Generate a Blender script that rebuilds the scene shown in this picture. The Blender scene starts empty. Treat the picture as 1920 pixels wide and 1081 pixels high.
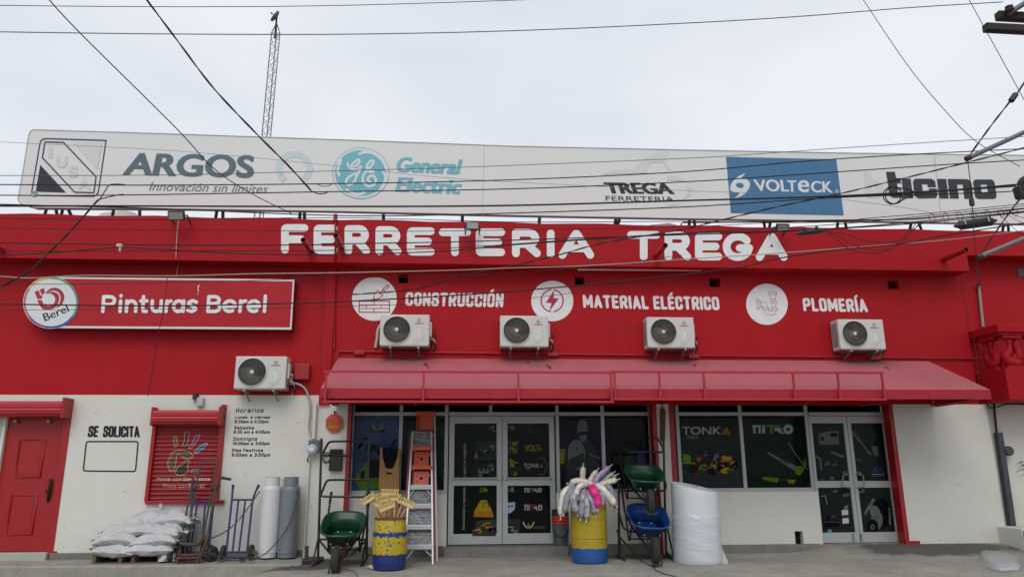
import bpy, bmesh, math, random
import numpy as np
from mathutils import Vector, Matrix, Euler
random.seed(7)
C = bpy.context.scene.collection
SC = bpy.context.scene
R = math.radians

# ------------------------------------------------------------------ camera
F = 1390.0                                   # focal length in pixels of the 1920 px wide photograph
CAM = Vector((0, 0, 1.27))
_p, _y, _r = R(14.03), R(4.015), R(-0.31)
FW = Vector((math.sin(_y)*math.cos(_p), math.cos(_y)*math.cos(_p), math.sin(_p)))
_rt = Vector((math.cos(_y), -math.sin(_y), 0)); _up = _rt.cross(FW)
RT = _rt*math.cos(_r) + _up*math.sin(_r)
UP = -_rt*math.sin(_r) + _up*math.cos(_r)
cd = bpy.data.cameras.new('camera'); cam = bpy.data.objects.new('camera', cd); C.objects.link(cam)
m = Matrix((RT, UP, -FW)).transposed().to_4x4(); m.translation = CAM
cam.matrix_world = m
cd.sensor_width = 36; cd.lens = F/1920*36; cd.clip_end = 2000; cd.clip_start = .05
SC.camera = cam

# ------------------------------------------------------------------ sky and sun (overcast)
SUN_EL, SUN_ROT = R(46), R(192)
w = bpy.data.worlds.new("World"); SC.world = w; w.use_nodes = True
nt = w.node_tree; N = nt.nodes; L = nt.links; N.clear()
wo = N.new('ShaderNodeOutputWorld'); bg = N.new('ShaderNodeBackground')
sk = N.new('ShaderNodeTexSky'); sk.sky_type = 'NISHITA'; sk.sun_disc = False
sk.sun_elevation = SUN_EL; sk.sun_rotation = SUN_ROT; sk.dust_density = 3
tc = N.new('ShaderNodeTexCoord')
mp = N.new('ShaderNodeMapping'); mp.inputs['Scale'].default_value = (1, 1, 2.2)
nz = N.new('ShaderNodeTexNoise'); nz.inputs['Scale'].default_value = 1.6; nz.inputs['Detail'].default_value = 4; nz.inputs['Roughness'].default_value = .5
cr = N.new('ShaderNodeValToRGB')
cr.color_ramp.elements[0].position = .36; cr.color_ramp.elements[0].color = (7.0, 7.55, 8.5, 1)
cr.color_ramp.elements[1].position = .64; cr.color_ramp.elements[1].color = (8.9, 9.2, 9.75, 1)
mx = N.new('ShaderNodeMixRGB'); mx.inputs[0].default_value = .93
L.new(tc.outputs['Generated'], mp.inputs[0]); L.new(mp.outputs[0], nz.inputs['Vector']); L.new(nz.outputs[0], cr.inputs[0])
L.new(sk.outputs[0], mx.inputs[1]); L.new(cr.outputs[0], mx.inputs[2])
L.new(mx.outputs[0], bg.inputs[0]); bg.inputs[1].default_value = .1
L.new(bg.outputs[0], wo.inputs[0])
sd = bpy.data.lights.new('sun', 'SUN'); sun = bpy.data.objects.new('sun', sd); C.objects.link(sun)
sd.energy = 1.35; sd.angle = R(34); sd.color = (1, .97, .93)
sun.rotation_euler = (R(90)-SUN_EL, 0, R(-12)); sun.location = (0, -5, 20)
SC.view_settings.view_transform = 'Standard'; SC.view_settings.look = 'None'
SC.view_settings.exposure = 0; SC.view_settings.gamma = 1
SC.cycles.max_bounces = 6; SC.cycles.transparent_max_bounces = 12

# ------------------------------------------------------------------ helpers
def ray(px, py):
    return RT*((px-960)/F) + UP*(-(py-540.5)/F) + FW
def P(px, py, Y):
    d = ray(px, py); return CAM + d*(Y/d.y)
def PX(px, py, Y): return P(px, py, Y).x
def PZ(px, py, Y): return P(px, py, Y).z
def G(px, py, z):
    d = ray(px, py); return CAM + d*((z-CAM.z)/d.z)

def lin(c): return tuple(((v/255+.055)/1.055)**2.4 if v > 10 else v/255/12.92 for v in c)
MATS = {}
def mat(name, col, rough=.6, metal=0, var=0, vscale=3, bump=0, bscale=60, spec=.5, col2=None, alpha=None, vdetail=6, stretch=(1, 1, 1)):
    """col linear; var: how strongly noise pulls towards col2 (or darker)"""
    if name in MATS: return MATS[name]
    M = bpy.data.materials.new(name); M.use_nodes = True; MATS[name] = M
    t = M.node_tree; n = t.nodes; b = n['Principled BSDF']
    b.inputs['Base Color'].default_value = (*col, 1); b.inputs['Roughness'].default_value = rough
    b.inputs['Metallic'].default_value = metal; b.inputs['Specular IOR Level'].default_value = spec
    if var or bump:
        g = n.new('ShaderNodeNewGeometry'); mpn = n.new('ShaderNodeMapping'); mpn.inputs['Scale'].default_value = stretch
        t.links.new(g.outputs['Position'], mpn.inputs[0])
    if var:
        z = n.new('ShaderNodeTexNoise'); z.inputs['Scale'].default_value = vscale; z.inputs['Detail'].default_value = vdetail; z.inputs['Roughness'].default_value = .65
        t.links.new(mpn.outputs[0], z.inputs['Vector'])
        r = n.new('ShaderNodeValToRGB'); r.color_ramp.elements[0].position = .35; r.color_ramp.elements[1].position = .72
        c2 = col2 or tuple(v*.55 for v in col)
        r.color_ramp.elements[0].color = (*col, 1)
        r.color_ramp.elements[1].color = (*[a*(1-var)+q*var for a, q in zip(col, c2)], 1)
        t.links.new(z.outputs[0], r.inputs[0]); t.links.new(r.outputs[0], b.inputs['Base Color'])
    if bump:
        z2 = n.new('ShaderNodeTexNoise'); z2.inputs['Scale'].default_value = bscale; z2.inputs['Detail'].default_value = 4
        t.links.new(mpn.outputs[0], z2.inputs['Vector'])
        bp = n.new('ShaderNodeBump'); bp.inputs['Strength'].default_value = bump; bp.inputs['Distance'].default_value = .02
        t.links.new(z2.outputs[0], bp.inputs['Height']); t.links.new(bp.outputs[0], b.inputs['Normal'])
    return M
def glass_mat():
    M = bpy.data.materials.new('window_glass'); M.use_nodes = True; t = M.node_tree; n = t.nodes; n.clear()
    o = n.new('ShaderNodeOutputMaterial'); mi = n.new('ShaderNodeMixShader'); tr = n.new('ShaderNodeBsdfTransparent'); gl = n.new('ShaderNodeBsdfGlossy')
    fr = n.new('ShaderNodeFresnel'); fr.inputs[0].default_value = 1.14; gl.inputs['Roughness'].default_value = .03
    tr.inputs[0].default_value = (.9, .93, .92, 1)
    t.links.new(fr.outputs[0], mi.inputs[0]); t.links.new(tr.outputs[0], mi.inputs[1]); t.links.new(gl.outputs[0], mi.inputs[2]); t.links.new(mi.outputs[0], o.inputs[0])
    return M
GLASS = glass_mat()

def thing(name, label, cat, loc=(0, 0, 0), group=None, kind=None, rot=None):
    o = bpy.data.objects.new(name, None); C.objects.link(o); o.location = loc
    o.empty_display_size = .1
    if rot: o.rotation_euler = rot
    return tag(o, label, cat, group, kind)
def tag(o, label=None, cat=None, group=None, kind=None):
    if label: o['label'] = label
    if cat: o['category'] = cat
    if group: o['group'] = group
    if kind: o['kind'] = kind
    return o
def dup(o, parent=None):
    c = o.copy(); C.objects.link(c); c.parent = parent
    for ch in list(o.children): dup(ch, c)
    return c

class MB:
    def __init__(s): s.v = []; s.f = []; s.mi = []; s.sm = []; s.mats = []
    def slot(s, M):
        if M not in s.mats: s.mats.append(M)
        return s.mats.index(M)
    def add(s, vs, fs, M, smooth=False):
        b = len(s.v); s.v += [tuple(v) for v in vs]; k = s.slot(M)
        for f in fs: s.f.append(tuple(b+i for i in f)); s.mi.append(k); s.sm.append(smooth)
        return s
    def box(s, a, b, M, bev=0):
        x0, y0, z0 = a; x1, y1, z1 = b
        x0, x1 = sorted((x0, x1)); y0, y1 = sorted((y0, y1)); z0, z1 = sorted((z0, z1))
        return s.obox(Vector(((x0+x1)/2, (y0+y1)/2, (z0+z1)/2)), Vector(((x1-x0)/2, 0, 0)), Vector((0, (y1-y0)/2, 0)), Vector((0, 0, (z1-z0)/2)), M, bev)
    def obox(s, o, ax, ay, az, M, bev=0):
        o, ax, ay, az = Vector(o), Vector(ax), Vector(ay), Vector(az); vs = [o+ax*i+ay*j+az*k for i in (-1, 1) for j in (-1, 1) for k in (-1, 1)]
        fs = [(0, 1, 3, 2), (4, 6, 7, 5), (0, 4, 5, 1), (2, 3, 7, 6), (0, 2, 6, 4), (1, 5, 7, 3)]
        if bev:
            bm = bmesh.new(); q = [bm.verts.new(v) for v in vs]
            for f in fs: bm.faces.new([q[i] for i in f])
            bmesh.ops.bevel(bm, geom=bm.edges[:], offset=bev, segments=2, affect='EDGES', profile=.5)
            s.bm(bm, M); return s
        return s.add(vs, fs, M)
    def bm(s, bm, M, smooth=False):
        bm.verts.index_update()
        s.add([v.co.copy() for v in bm.verts], [[v.index for v in f.verts] for f in bm.faces], M, smooth); bm.free(); return s
    def prism(s, pts, vec, M, smooth=False):
        n = len(pts); vec = Vector(vec); pts = [Vector(p) for p in pts]
        s.add(pts, [tuple(range(n))], M); s.add([p+vec for p in pts], [tuple(reversed(range(n)))], M)
        return s.add(pts+[p+vec for p in pts], [(i, (i+1) % n, (i+1) % n+n, i+n) for i in range(n)], M, smooth)
    def poly(s, pts, M): return s.add(pts, [tuple(range(len(pts)))], M)
    def tube(s, pts, r, M, n=8, closed=False, sq=1, twist=0):
        pts = [Vector(p) for p in pts]; k = len(pts)
        rr = r if isinstance(r, (list, tuple)) else [r]*k
        tang = []
        for i in range(k):
            a = pts[(i-1) % k] if (closed or i > 0) else pts[i]; b = pts[(i+1) % k] if (closed or i < k-1) else pts[i]
            d = (b-a); tang.append(d.normalized() if d.length > 1e-9 else Vector((0, 0, 1)))
        u = tang[0].orthogonal().normalized(); vs = []
        for i in range(k):
            u = (u - tang[i]*u.dot(tang[i])); u = u.normalized() if u.length > 1e-6 else tang[i].orthogonal().normalized()
            w_ = tang[i].cross(u)
            for j in range(n):
                a = 2*math.pi*j/n + twist
                vs.append(pts[i]+(u*math.cos(a)+w_*math.sin(a)*sq)*rr[i])
        fs = []
        for i in range(k if closed else k-1):
            for j in range(n):
                fs.append((i*n+j, i*n+(j+1) % n, ((i+1) % k)*n+(j+1) % n, ((i+1) % k)*n+j))
        s.add(vs, fs, M, n > 4)
        if not closed:
            s.add(vs[:n], [tuple(reversed(range(n)))], M); s.add(vs[-n:], [tuple(range(n))], M)
        return s
    def lathe(s, c, prof, M, n=32, axis=None, smooth=True, mats=None, cap=True):
        c = Vector(c); q = axis.normalized().to_track_quat('Z', 'Y') if axis else None
        vs = []
        for r, z in prof:
            for j in range(n):
                a = 2*math.pi*j/n; p = Vector((r*math.cos(a), r*math.sin(a), z))
                vs.append(c + (q @ p if q else p))
        for i in range(len(prof)-1):
            MM = mats[i] if mats else M
            ids = [(i*n+j, i*n+(j+1) % n, (i+1)*n+(j+1) % n, (i+1)*n+j) for j in range(n)]
            s.add([vs[k] for k in range(i*n, (i+2)*n)], [tuple(k-i*n for k in f) for f in ids], MM, smooth)
        if not cap: return s
        s.add(vs[:n], [tuple(reversed(range(n)))], mats[0] if mats else M)
        s.add(vs[-n:], [tuple(range(n))], mats[-1] if mats else M)
        return s
    def pieces(s):
        """far-apart groups of loose islands: lists of face indices"""
        nv = len(s.v); par = list(range(nv))
        def find(a):
            while par[a] != a: par[a] = par[par[a]]; a = par[a]
            return a
        for f in s.f:
            r = find(f[0])
            for i in f[1:]: par[find(i)] = r
        roots = [find(i) for i in range(nv)]; ids = {r: k for k, r in enumerate(sorted(set(roots)))}; k = len(ids)
        if k < 2 or k > 900: return None
        isl = np.array([ids[r] for r in roots]); pts = np.array([tuple(v) for v in s.v])
        lo = np.full((k, 3), np.inf); hi = np.full((k, 3), -np.inf); np.minimum.at(lo, isl, pts); np.maximum.at(hi, isl, pts)
        size = (hi-lo).max(axis=1); gap = np.maximum(0, np.maximum(lo[:, None]-hi[None], lo[None]-hi[:, None]))
        near = np.sqrt((gap**2).sum(axis=2)) <= np.maximum(.02, .5*np.maximum(size[:, None], size[None, :]))
        lab = -np.ones(k, int); n = 0
        for a in range(k):
            if lab[a] >= 0: continue
            st = [a]; lab[a] = n
            while st:
                for b in np.nonzero(near[st.pop()] & (lab < 0))[0]: lab[b] = n; st.append(int(b))
            n += 1
        if n < 2: return None
        out = [[] for _ in range(n)]
        for fi, f in enumerate(s.f): out[lab[isl[f[0]]]].append(fi)
        return out
    def build(s, name, parent=None, weld=False, split=True):
        g = s.pieces() if (parent is not None and split) else None
        if g:
            res = []
            for fl in sorted(g, key=len, reverse=True):
                q = MB(); q.mats = s.mats; mp = {}
                for fi in fl:
                    for i in s.f[fi]:
                        if i not in mp: mp[i] = len(q.v); q.v.append(s.v[i])
                    q.f.append(tuple(mp[i] for i in s.f[fi])); q.mi.append(s.mi[fi]); q.sm.append(s.sm[fi])
                res.append(q.build(name, parent, weld, False))
            return res[0]
        me = bpy.data.meshes.new(name)
        off = Vector((0, 0, 0))
        if parent is not None:
            q = parent
            while q is not None: off += Vector(q.location); q = q.parent
        me.from_pydata([tuple(Vector(v)-off) for v in s.v], [], s.f)
        for M in s.mats: me.materials.append(M)
        for p, k, sm in zip(me.polygons, s.mi, s.sm): p.material_index = k; p.use_smooth = sm
        if weld:
            bm = bmesh.new(); bm.from_mesh(me); bmesh.ops.remove_doubles(bm, verts=bm.verts, dist=1e-5); bm.to_mesh(me); bm.free()
        me.update()
        o = bpy.data.objects.new(name, me); C.objects.link(o)
        if parent is not None: o.parent = parent
        return o
    def local(s, name, parent):             # vertices already in the parent's own frame
        off = Vector((0, 0, 0)); q = parent
        while q is not None: off += Vector(q.location); q = q.parent
        s.v = [tuple(Vector(v)+off) for v in s.v]; return s.build(name, parent)

def curve(pts, n=6):
    """Catmull-Rom through points"""
    pts = [Vector(p) for p in pts]
    if len(pts) < 3: return pts
    q = [pts[0]*2-pts[1]]+pts+[pts[-1]*2-pts[-2]]; out = []
    for i in range(1, len(q)-2):
        for k in range(n):
            t = k/n; a, b, c, d = q[i-1], q[i], q[i+1], q[i+2]
            out.append(.5*((2*b)+(c-a)*t+(2*a-5*b+4*c-d)*t*t+(3*b-a-3*c+d)*t**3))
    out.append(pts[-1]); return out
def fillet(pts, r, n=4, closed=False):
    pts = [Vector(p) for p in pts]; out = []; k = len(pts)
    for i, p in enumerate(pts):
        if not closed and i in (0, k-1): out.append(p); continue
        a, b = pts[(i-1) % k], pts[(i+1) % k]; d1, d2 = (a-p), (b-p); q = min(r, d1.length*.48, d2.length*.48)
        s, e = p+d1.normalized()*q, p+d2.normalized()*q
        for j in range(n+1):
            t = j/n; out.append(s*(1-t)**2+p*2*t*(1-t)+e*t*t)
    return out
def arc(cx, cy, rx, ry, a0, a1, n=16):
    return [(cx+rx*math.cos(R(a0+(a1-a0)*i/n)), cy+ry*math.sin(R(a0+(a1-a0)*i/n))) for i in range(n+1)]
def ribbon(pts, w, closed=False, cap=True):
    """polyline -> (verts2d, faces) with mitred joins and round caps"""
    pts = [Vector((p[0], p[1])) for p in pts]; k = len(pts); h = w/2; Lp = []; Rp = []
    for i in range(k):
        a = pts[(i-1) % k] if (closed or i) else None; b = pts[(i+1) % k] if (closed or i < k-1) else None
        d1 = (pts[i]-a).normalized() if a is not None else None; d2 = (b-pts[i]).normalized() if b is not None else None
        if d1 is None: d1 = d2
        if d2 is None: d2 = d1
        n1 = Vector((-d1.y, d1.x)); n2 = Vector((-d2.y, d2.x)); nn = n1+n2
        if nn.length < 1e-6: nn = n1
        nn.normalize(); c = max(.45, nn.dot(n1)) if d1.dot(d2) > -.3 else .95; o = nn*(h/c); Lp.append(pts[i]+o); Rp.append(pts[i]-o)
    vs = Lp+Rp; fs = [(i, (i+1) % k, (i+1) % k+k, i+k) for i in range(k if closed else k-1)]
    if cap and not closed:
        for i, sg in ((0, 1), (k-1, -1)):
            d = ((pts[1]-pts[0]) if i == 0 else (pts[-1]-pts[-2])).normalized(); a0 = math.atan2(d.y, d.x)+(math.pi/2 if i == 0 else -math.pi/2)
            b = len(vs); m_ = 8
            vs += [pts[i]+Vector((math.cos(a0+math.pi*j/m_), math.sin(a0+math.pi*j/m_)))*h for j in range(m_+1)]
            fs.append(tuple(range(b, b+m_+1)))
    return vs, fs
_TX = {}
def text2d(s, bold=0, shear=0, space=1):
    k = (s, bold, shear, space)
    if k in _TX: return _TX[k]
    cu = bpy.data.curves.new('t', 'FONT'); cu.body = s; cu.offset = bold; cu.shear = shear; cu.resolution_u = 4; cu.space_character = space
    o = bpy.data.objects.new('t', cu); C.objects.link(o); me = o.to_mesh()
    vs = [(v.co.x, v.co.y) for v in me.vertices]; fs = [tuple(p.vertices) for p in me.polygons]
    o.to_mesh_clear(); bpy.data.objects.remove(o); bpy.data.curves.remove(cu)
    x0 = min(v[0] for v in vs); x1 = max(v[0] for v in vs); y0 = min(v[1] for v in vs); y1 = max(v[1] for v in vs)
    _TX[k] = ([((x-x0)/(x1-x0), (y-y0)/(y1-y0)) for x, y in vs], fs); return _TX[k]

class Flat:
    """flat painted or printed shapes in photograph pixels on the plane y = Y; every shape half a millimetre in front of the last"""
    def __init__(s, Y=None, fn=None, step=.00014):
        s.mb = MB(); s.k = 0; s.step = step
        s.fn = fn or (lambda x, y, k: P(x, y, Y-k))
    def put(s, v2, fs, M):
        s.k += s.step; s.mb.add([s.fn(v[0], v[1], s.k) for v in v2], fs, M); return s
    def poly(s, pts, M): return s.put(pts, [tuple(range(len(pts)))], M)
    def rect(s, x0, y0, x1, y1, M): return s.poly([(x0, y0), (x1, y0), (x1, y1), (x0, y1)], M)
    def ell(s, cx, cy, rx, ry, M, n=40, tilt=0):
        c, q = math.cos(R(tilt)), math.sin(R(tilt)); pts = []
        for i in range(n):
            a = 2*math.pi*i/n; x, y = rx*math.cos(a), ry*math.sin(a); pts.append((cx+x*c-y*q, cy+x*q+y*c))
        return s.poly(pts, M)
    def stroke(s, pts, w, M, closed=False, cap=True):
        if not closed and cap:               # sharp corners: separate strokes with round ends
            q = [Vector((p[0], p[1])) for p in pts]
            for i in range(1, len(q)-1):
                a, b = q[i]-q[i-1], q[i+1]-q[i]
                if a.length > 1e-6 and b.length > 1e-6 and a.normalized().dot(b.normalized()) < .25:
                    s.stroke(pts[:i+1], w, M); return s.stroke(pts[i:], w, M)
        v, f = ribbon(pts, w, closed, cap); k = len(pts); s.k += s.step
        t = lambda i: (i % k)/k if i < 2*k else (0 if i < 2*k+9 else 1)
        s.mb.add([s.fn(q[0], q[1], s.k+s.step*.8*t(i)) for i, q in enumerate(v)], f, M); return s
    def smooth(s, pts, w, M, n=6):
        return s.stroke([(p.x, p.y) for p in curve([(a, b, 0) for a, b in pts], n)], w, M)
    def text(s, t, q, M, bold=0, shear=0, space=1, fat=0):
        """fat: heavier stems, as a fraction of a letter's height"""
        v, f = text2d(t, bold, shear, space); TL, TR, BR, BL = [Vector(p) for p in q]; ff = fat*(BL-TL).length
        for dx in ((-.5, 0, .5) if fat else (0,)):
            d = (BR-BL).normalized(); e0 = d*(ff*.5+dx*ff); e1 = -d*(ff*.5-dx*ff)
            s.put([(BL*(1-a)+BR*a+e0*(1-a)+e1*a)*(1-b)+(TL*(1-a)+TR*a+e0*(1-a)+e1*a)*b for a, b in v], f, M)
        return s
    def textr(s, t, x0, y0, x1, y1, M, bold=0, shear=0, lean=0, space=1, fat=0):
        return s.text(t, ((x0+lean, y0), (x1+lean, y0), (x1, y1), (x0, y1)), M, bold, shear, space, fat)
    def build(s, name, parent): return s.mb.build(name, parent)

# ------------------------------------------------------------------ materials
RED = mat('red_wall_paint', (.375, .005, .0105), .6, var=.45, vscale=1.6, bump=.12, bscale=45, spec=.2, col2=(.29, .0045, .010), stretch=(1, 1, .4))
REDB = mat('red_parapet_paint', (.355, .005, .0105), .65, var=.4, vscale=1.8, bump=.15, bscale=38, spec=.2, col2=(.27, .005, .011), stretch=(1, 1, .5))
REDG = mat('red_gloss_paint', (.33, .005, .008), .45, var=.3, vscale=5, spec=.5)
REDM = mat('red_metal_paint', (.42, .012, .022), .45, var=.3, vscale=6, spec=.5)
WHITE = mat('white_wall_paint', (.64, .63, .575), .75, var=.3, vscale=1.6, bump=.18, bscale=40, spec=.25, col2=(.51, .495, .43))
LETW = mat('white_lettering_paint', (.74, .74, .74), .6, var=.25, vscale=7, spec=.3)
BLKP = mat('black_lettering_paint', (.012, .013, .018), .6, spec=.3)
CONC = mat('plinth_concrete', (.20, .195, .175), .9, var=.6, vscale=5, bump=.5, bscale=40, spec=.2)
ALU = mat('aluminium_frame', (.42, .44, .44), .4, metal=.2, var=.2, vscale=8)
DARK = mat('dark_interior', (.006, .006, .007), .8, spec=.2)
BLK = mat('black_plastic', (.012, .012, .013), .5)
CABL = mat('black_cable_rubber', (.008, .008, .010), .6, spec=.3)
STEELG = mat('galvanised_steel', (.28, .29, .29), .5, metal=.5, var=.3, vscale=9)
SIGNW = mat('sign_face_vinyl', (.66, .67, .66), .5, var=.18, vscale=.7, spec=.3, col2=(.57, .58, .56), stretch=(1, 1, .3))
SIGNE = mat('sign_edge_metal', (.50, .51, .50), .5, var=.3, vscale=3)
BLKM = mat('black_steel_tube', (.014, .014, .014), .45, var=.3, vscale=12, col2=(.03, .02, .015))
# ------------------------------------------------------------------ a monoline sign writer's alphabet (cap height 1, strokes only)
def _rr(x0, y0, x1, y1, r, a='full'):
    """upright rounded box path"""
    p = fillet([(x0, y0, 0), (x1, y0, 0), (x1, y1, 0), (x0, y1, 0)], r, 4, True); q = [(v.x, v.y) for v in p]; return q+[q[0]]
def _f(pts, r=.16, n=4): return [(v.x, v.y) for v in fillet([(a, b, 0) for a, b in pts], r, n)]
W0 = .42; XH = .66
def _sg(ch):
    w = W0; r = .17; x = XH
    U = {
     'A': (w+.04, [[(0, 0), (.23, 1), (.46, 0)], [(.07, .28), (.39, .28)]]), 'C': (w, [_f([(w, .72), (w, 1), (0, 1), (0, 0), (w, 0), (w, .28)], r)]),
     'D': (w, [_f([(0, 0), (0, 1), (w, 1), (w, 0), (0, 0)], r)[0:]]), 'E': (w-.08, [[(w-.08, 1), (0, 1), (0, 0), (w-.08, 0)], [(0, .51), (w-.12, .51)]]), 'F': (w-.08, [[(w-.08, 1), (0, 1), (0, 0)], [(0, .5), (w-.12, .5)]]),
     'H': (w, [[(0, 0), (0, 1)], [(w, 0), (w, 1)], [(0, .5), (w, .5)]]), 'I': (0, [[(0, 0), (0, 1)]]), 'L': (w-.1, [[(0, 1), (0, 0), (w-.1, 0)]]), 'M': (w+.18, [[(0, 0), (0, 1), (.30, .25), (.60, 1), (.60, 0)]]),
     'N': (w, [[(0, 0), (0, 1), (w, 0), (w, 1)]]), 'O': (w, [_rr(0, 0, w, 1, r)]), 'P': (w, [_f([(0, 0), (0, 1), (w, 1), (w, .44), (0, .44)], r)]),
     'R': (w, [_f([(0, 0), (0, 1), (w, 1), (w, .46), (0, .46)], r), [(w*.5, .46), (w, 0)]]), 'S': (w, [_f([(w, .74), (w, 1), (0, 1), (0, .55), (w, .47), (w, 0), (0, 0), (0, .26)], r)]),
     'T': (w, [[(0, 1), (w, 1)], [(w/2, 1), (w/2, 0)]]), 'U': (w, [_f([(0, 1), (0, 0), (w, 0), (w, 1)], r)]), 'B': (w, [_f([(0, .52), (w*.95, .52), (w*.95, 1), (0, 1), (0, 0), (w, 0), (w, .52), (w*.6, .52)], .15)]),
     'G': (w, [_f([(w, .74), (w, 1), (0, 1), (0, 0), (w, 0), (w, .46), (w*.55, .46)], r)]), 'V': (w, [[(0, 1), (w/2, 0), (w, 1)]]), 'Z': (w, [[(0, 1), (w, 1), (0, 0), (w, 0)]]),
     'a': (w, [_f([(.03, x), (w, x), (w, 0)], .15), _f([(w, .38), (0, .38), (0, 0), (w, 0)], .12)]), 'b': (w, [[(0, 1), (0, 0)], _rr(0, 0, w, x, .14)]), 'c': (w*.9, [_f([(w*.9, x*.8), (w*.9, x), (0, x), (0, 0), (w*.9, 0), (w*.9, x*.2)], .14)]), 'd': (w, [[(w, 1), (w, 0)], _rr(0, 0, w, x, .14)]),
     'e': (w, [_f([(0, .33), (w, .33), (w, x), (0, x), (0, 0), (w*.95, 0)], .14)]), 'f': (w*.7, [_f([(w*.75, 1), (w*.3, 1), (w*.3, 0)], .14), [(0, x), (w*.7, x)]]), 'g': (w, [_rr(0, 0, w, x, .14), _f([(w, x), (w, -.28), (.05, -.28)], .14)]),
     'i': (0, [[(0, 0), (0, x)], [(0, .92), (0, .96)]]), 'l': (0, [[(0, 0), (0, 1)]]), 'm': (w*1.5, [[(0, 0), (0, x)], _f([(0, x*.97), (w*.75, x), (w*.75, 0)], .14), _f([(w*.75, x*.97), (w*1.5, x), (w*1.5, 0)], .14)]),
     'n': (w, [[(0, 0), (0, x)], _f([(0, x*.97), (w, x), (w, 0)], .15)]), 'o': (w, [_rr(0, 0, w, x, .15)]), 'p': (w, [[(0, -.28), (0, x)], _rr(0, 0, w, x, .14)]), 'r': (w*.65, [[(0, 0), (0, x)], _f([(0, x*.8), (.08, x), (w*.65, x)], .1)]),
     's': (w*.9, [_f([(w*.88, x*.85), (w*.88, x), (0, x), (0, x*.55), (w*.9, x*.45), (w*.9, 0), (0, 0), (0, x*.15)], .12)]), 't': (w*.7, [_f([(w*.3, .92), (w*.3, 0), (w*.7, 0)], .12), [(0, x), (w*.7, x)]]),
     'u': (w, [_f([(0, x), (0, 0), (w, 0)], .15), [(w, x), (w, 0)]]), 'v': (w*.95, [[(0, x), (w*.47, 0), (w*.95, x)]]), 'z': (w*.9, [[(0, x), (w*.9, x), (0, 0), (w*.9, 0)]]),
     '0': (w, [_rr(0, 0, w, 1, .18)]), '1': (.16, [[(0, .78), (.16, 1), (.16, 0)]]), '2': (w, [_f([(0, .75), (0, 1), (w, 1), (w, .55), (0, 0), (w, 0)], .15)]), '3': (w, [_f([(0, 1), (w, 1), (w, .52), (w*.4, .52)], .16), _f([(w*.4, .52), (w, .52), (w, 0), (0, 0)], .16)]),
     '6': (w, [_f([(w, 1), (0, .95), (0, 0), (w, 0), (w, .52), (0, .52)], .17)]), '8': (w, [_rr(0, 0, w, .5, .15), _rr(.03, .5, w-.03, 1, .15)]), '9': (w, [_f([(0, 0), (w, .1), (w, 1), (0, 1), (0, .48), (w, .48)], .17)]), ':': (0, [[(0, .08), (0, .14)], [(0, .55), (0, .61)]])}
    return U[ch]
ACC = {'Ó': 'O', 'É': 'E', 'Í': 'I'}
def write(f, s, q, w, M, gap=.33, space=.42):
    """s between baseline corners and cap-height corners q = (TL, TR, BR, BL), stroke w pixels"""
    adv = 0; items = []
    for ch in s:
        if ch == ' ': adv += space; continue
        b = ACC.get(ch, ch); wd, st = _sg(b); items.append((adv, st, ch in ACC, wd)); adv += wd+gap
    adv -= gap; TL, TR, BR, BL = [Vector(p) for p in q]; hh = (TL-BL).length; h = w/2/hh; hx_ = w/2/(BR-BL).length
    def m(px, py):
        a = hx_+(px/adv)*(1-2*hx_); b = h+py*(1-2*h); v = (BL*(1-a)+BR*a)*(1-b)+(TL*(1-a)+TR*a)*b; return (v.x, v.y)
    k0 = f.k
    for x, st, ac_, wd in items:
        f.k = k0
        for t in st: f.stroke([m(x+a, b) for a, b in t], w, M)
        if ac_: f.stroke([m(x+wd*.4, 1.22), m(x+wd*.4+.16, 1.40)], w*.85, M)
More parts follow.
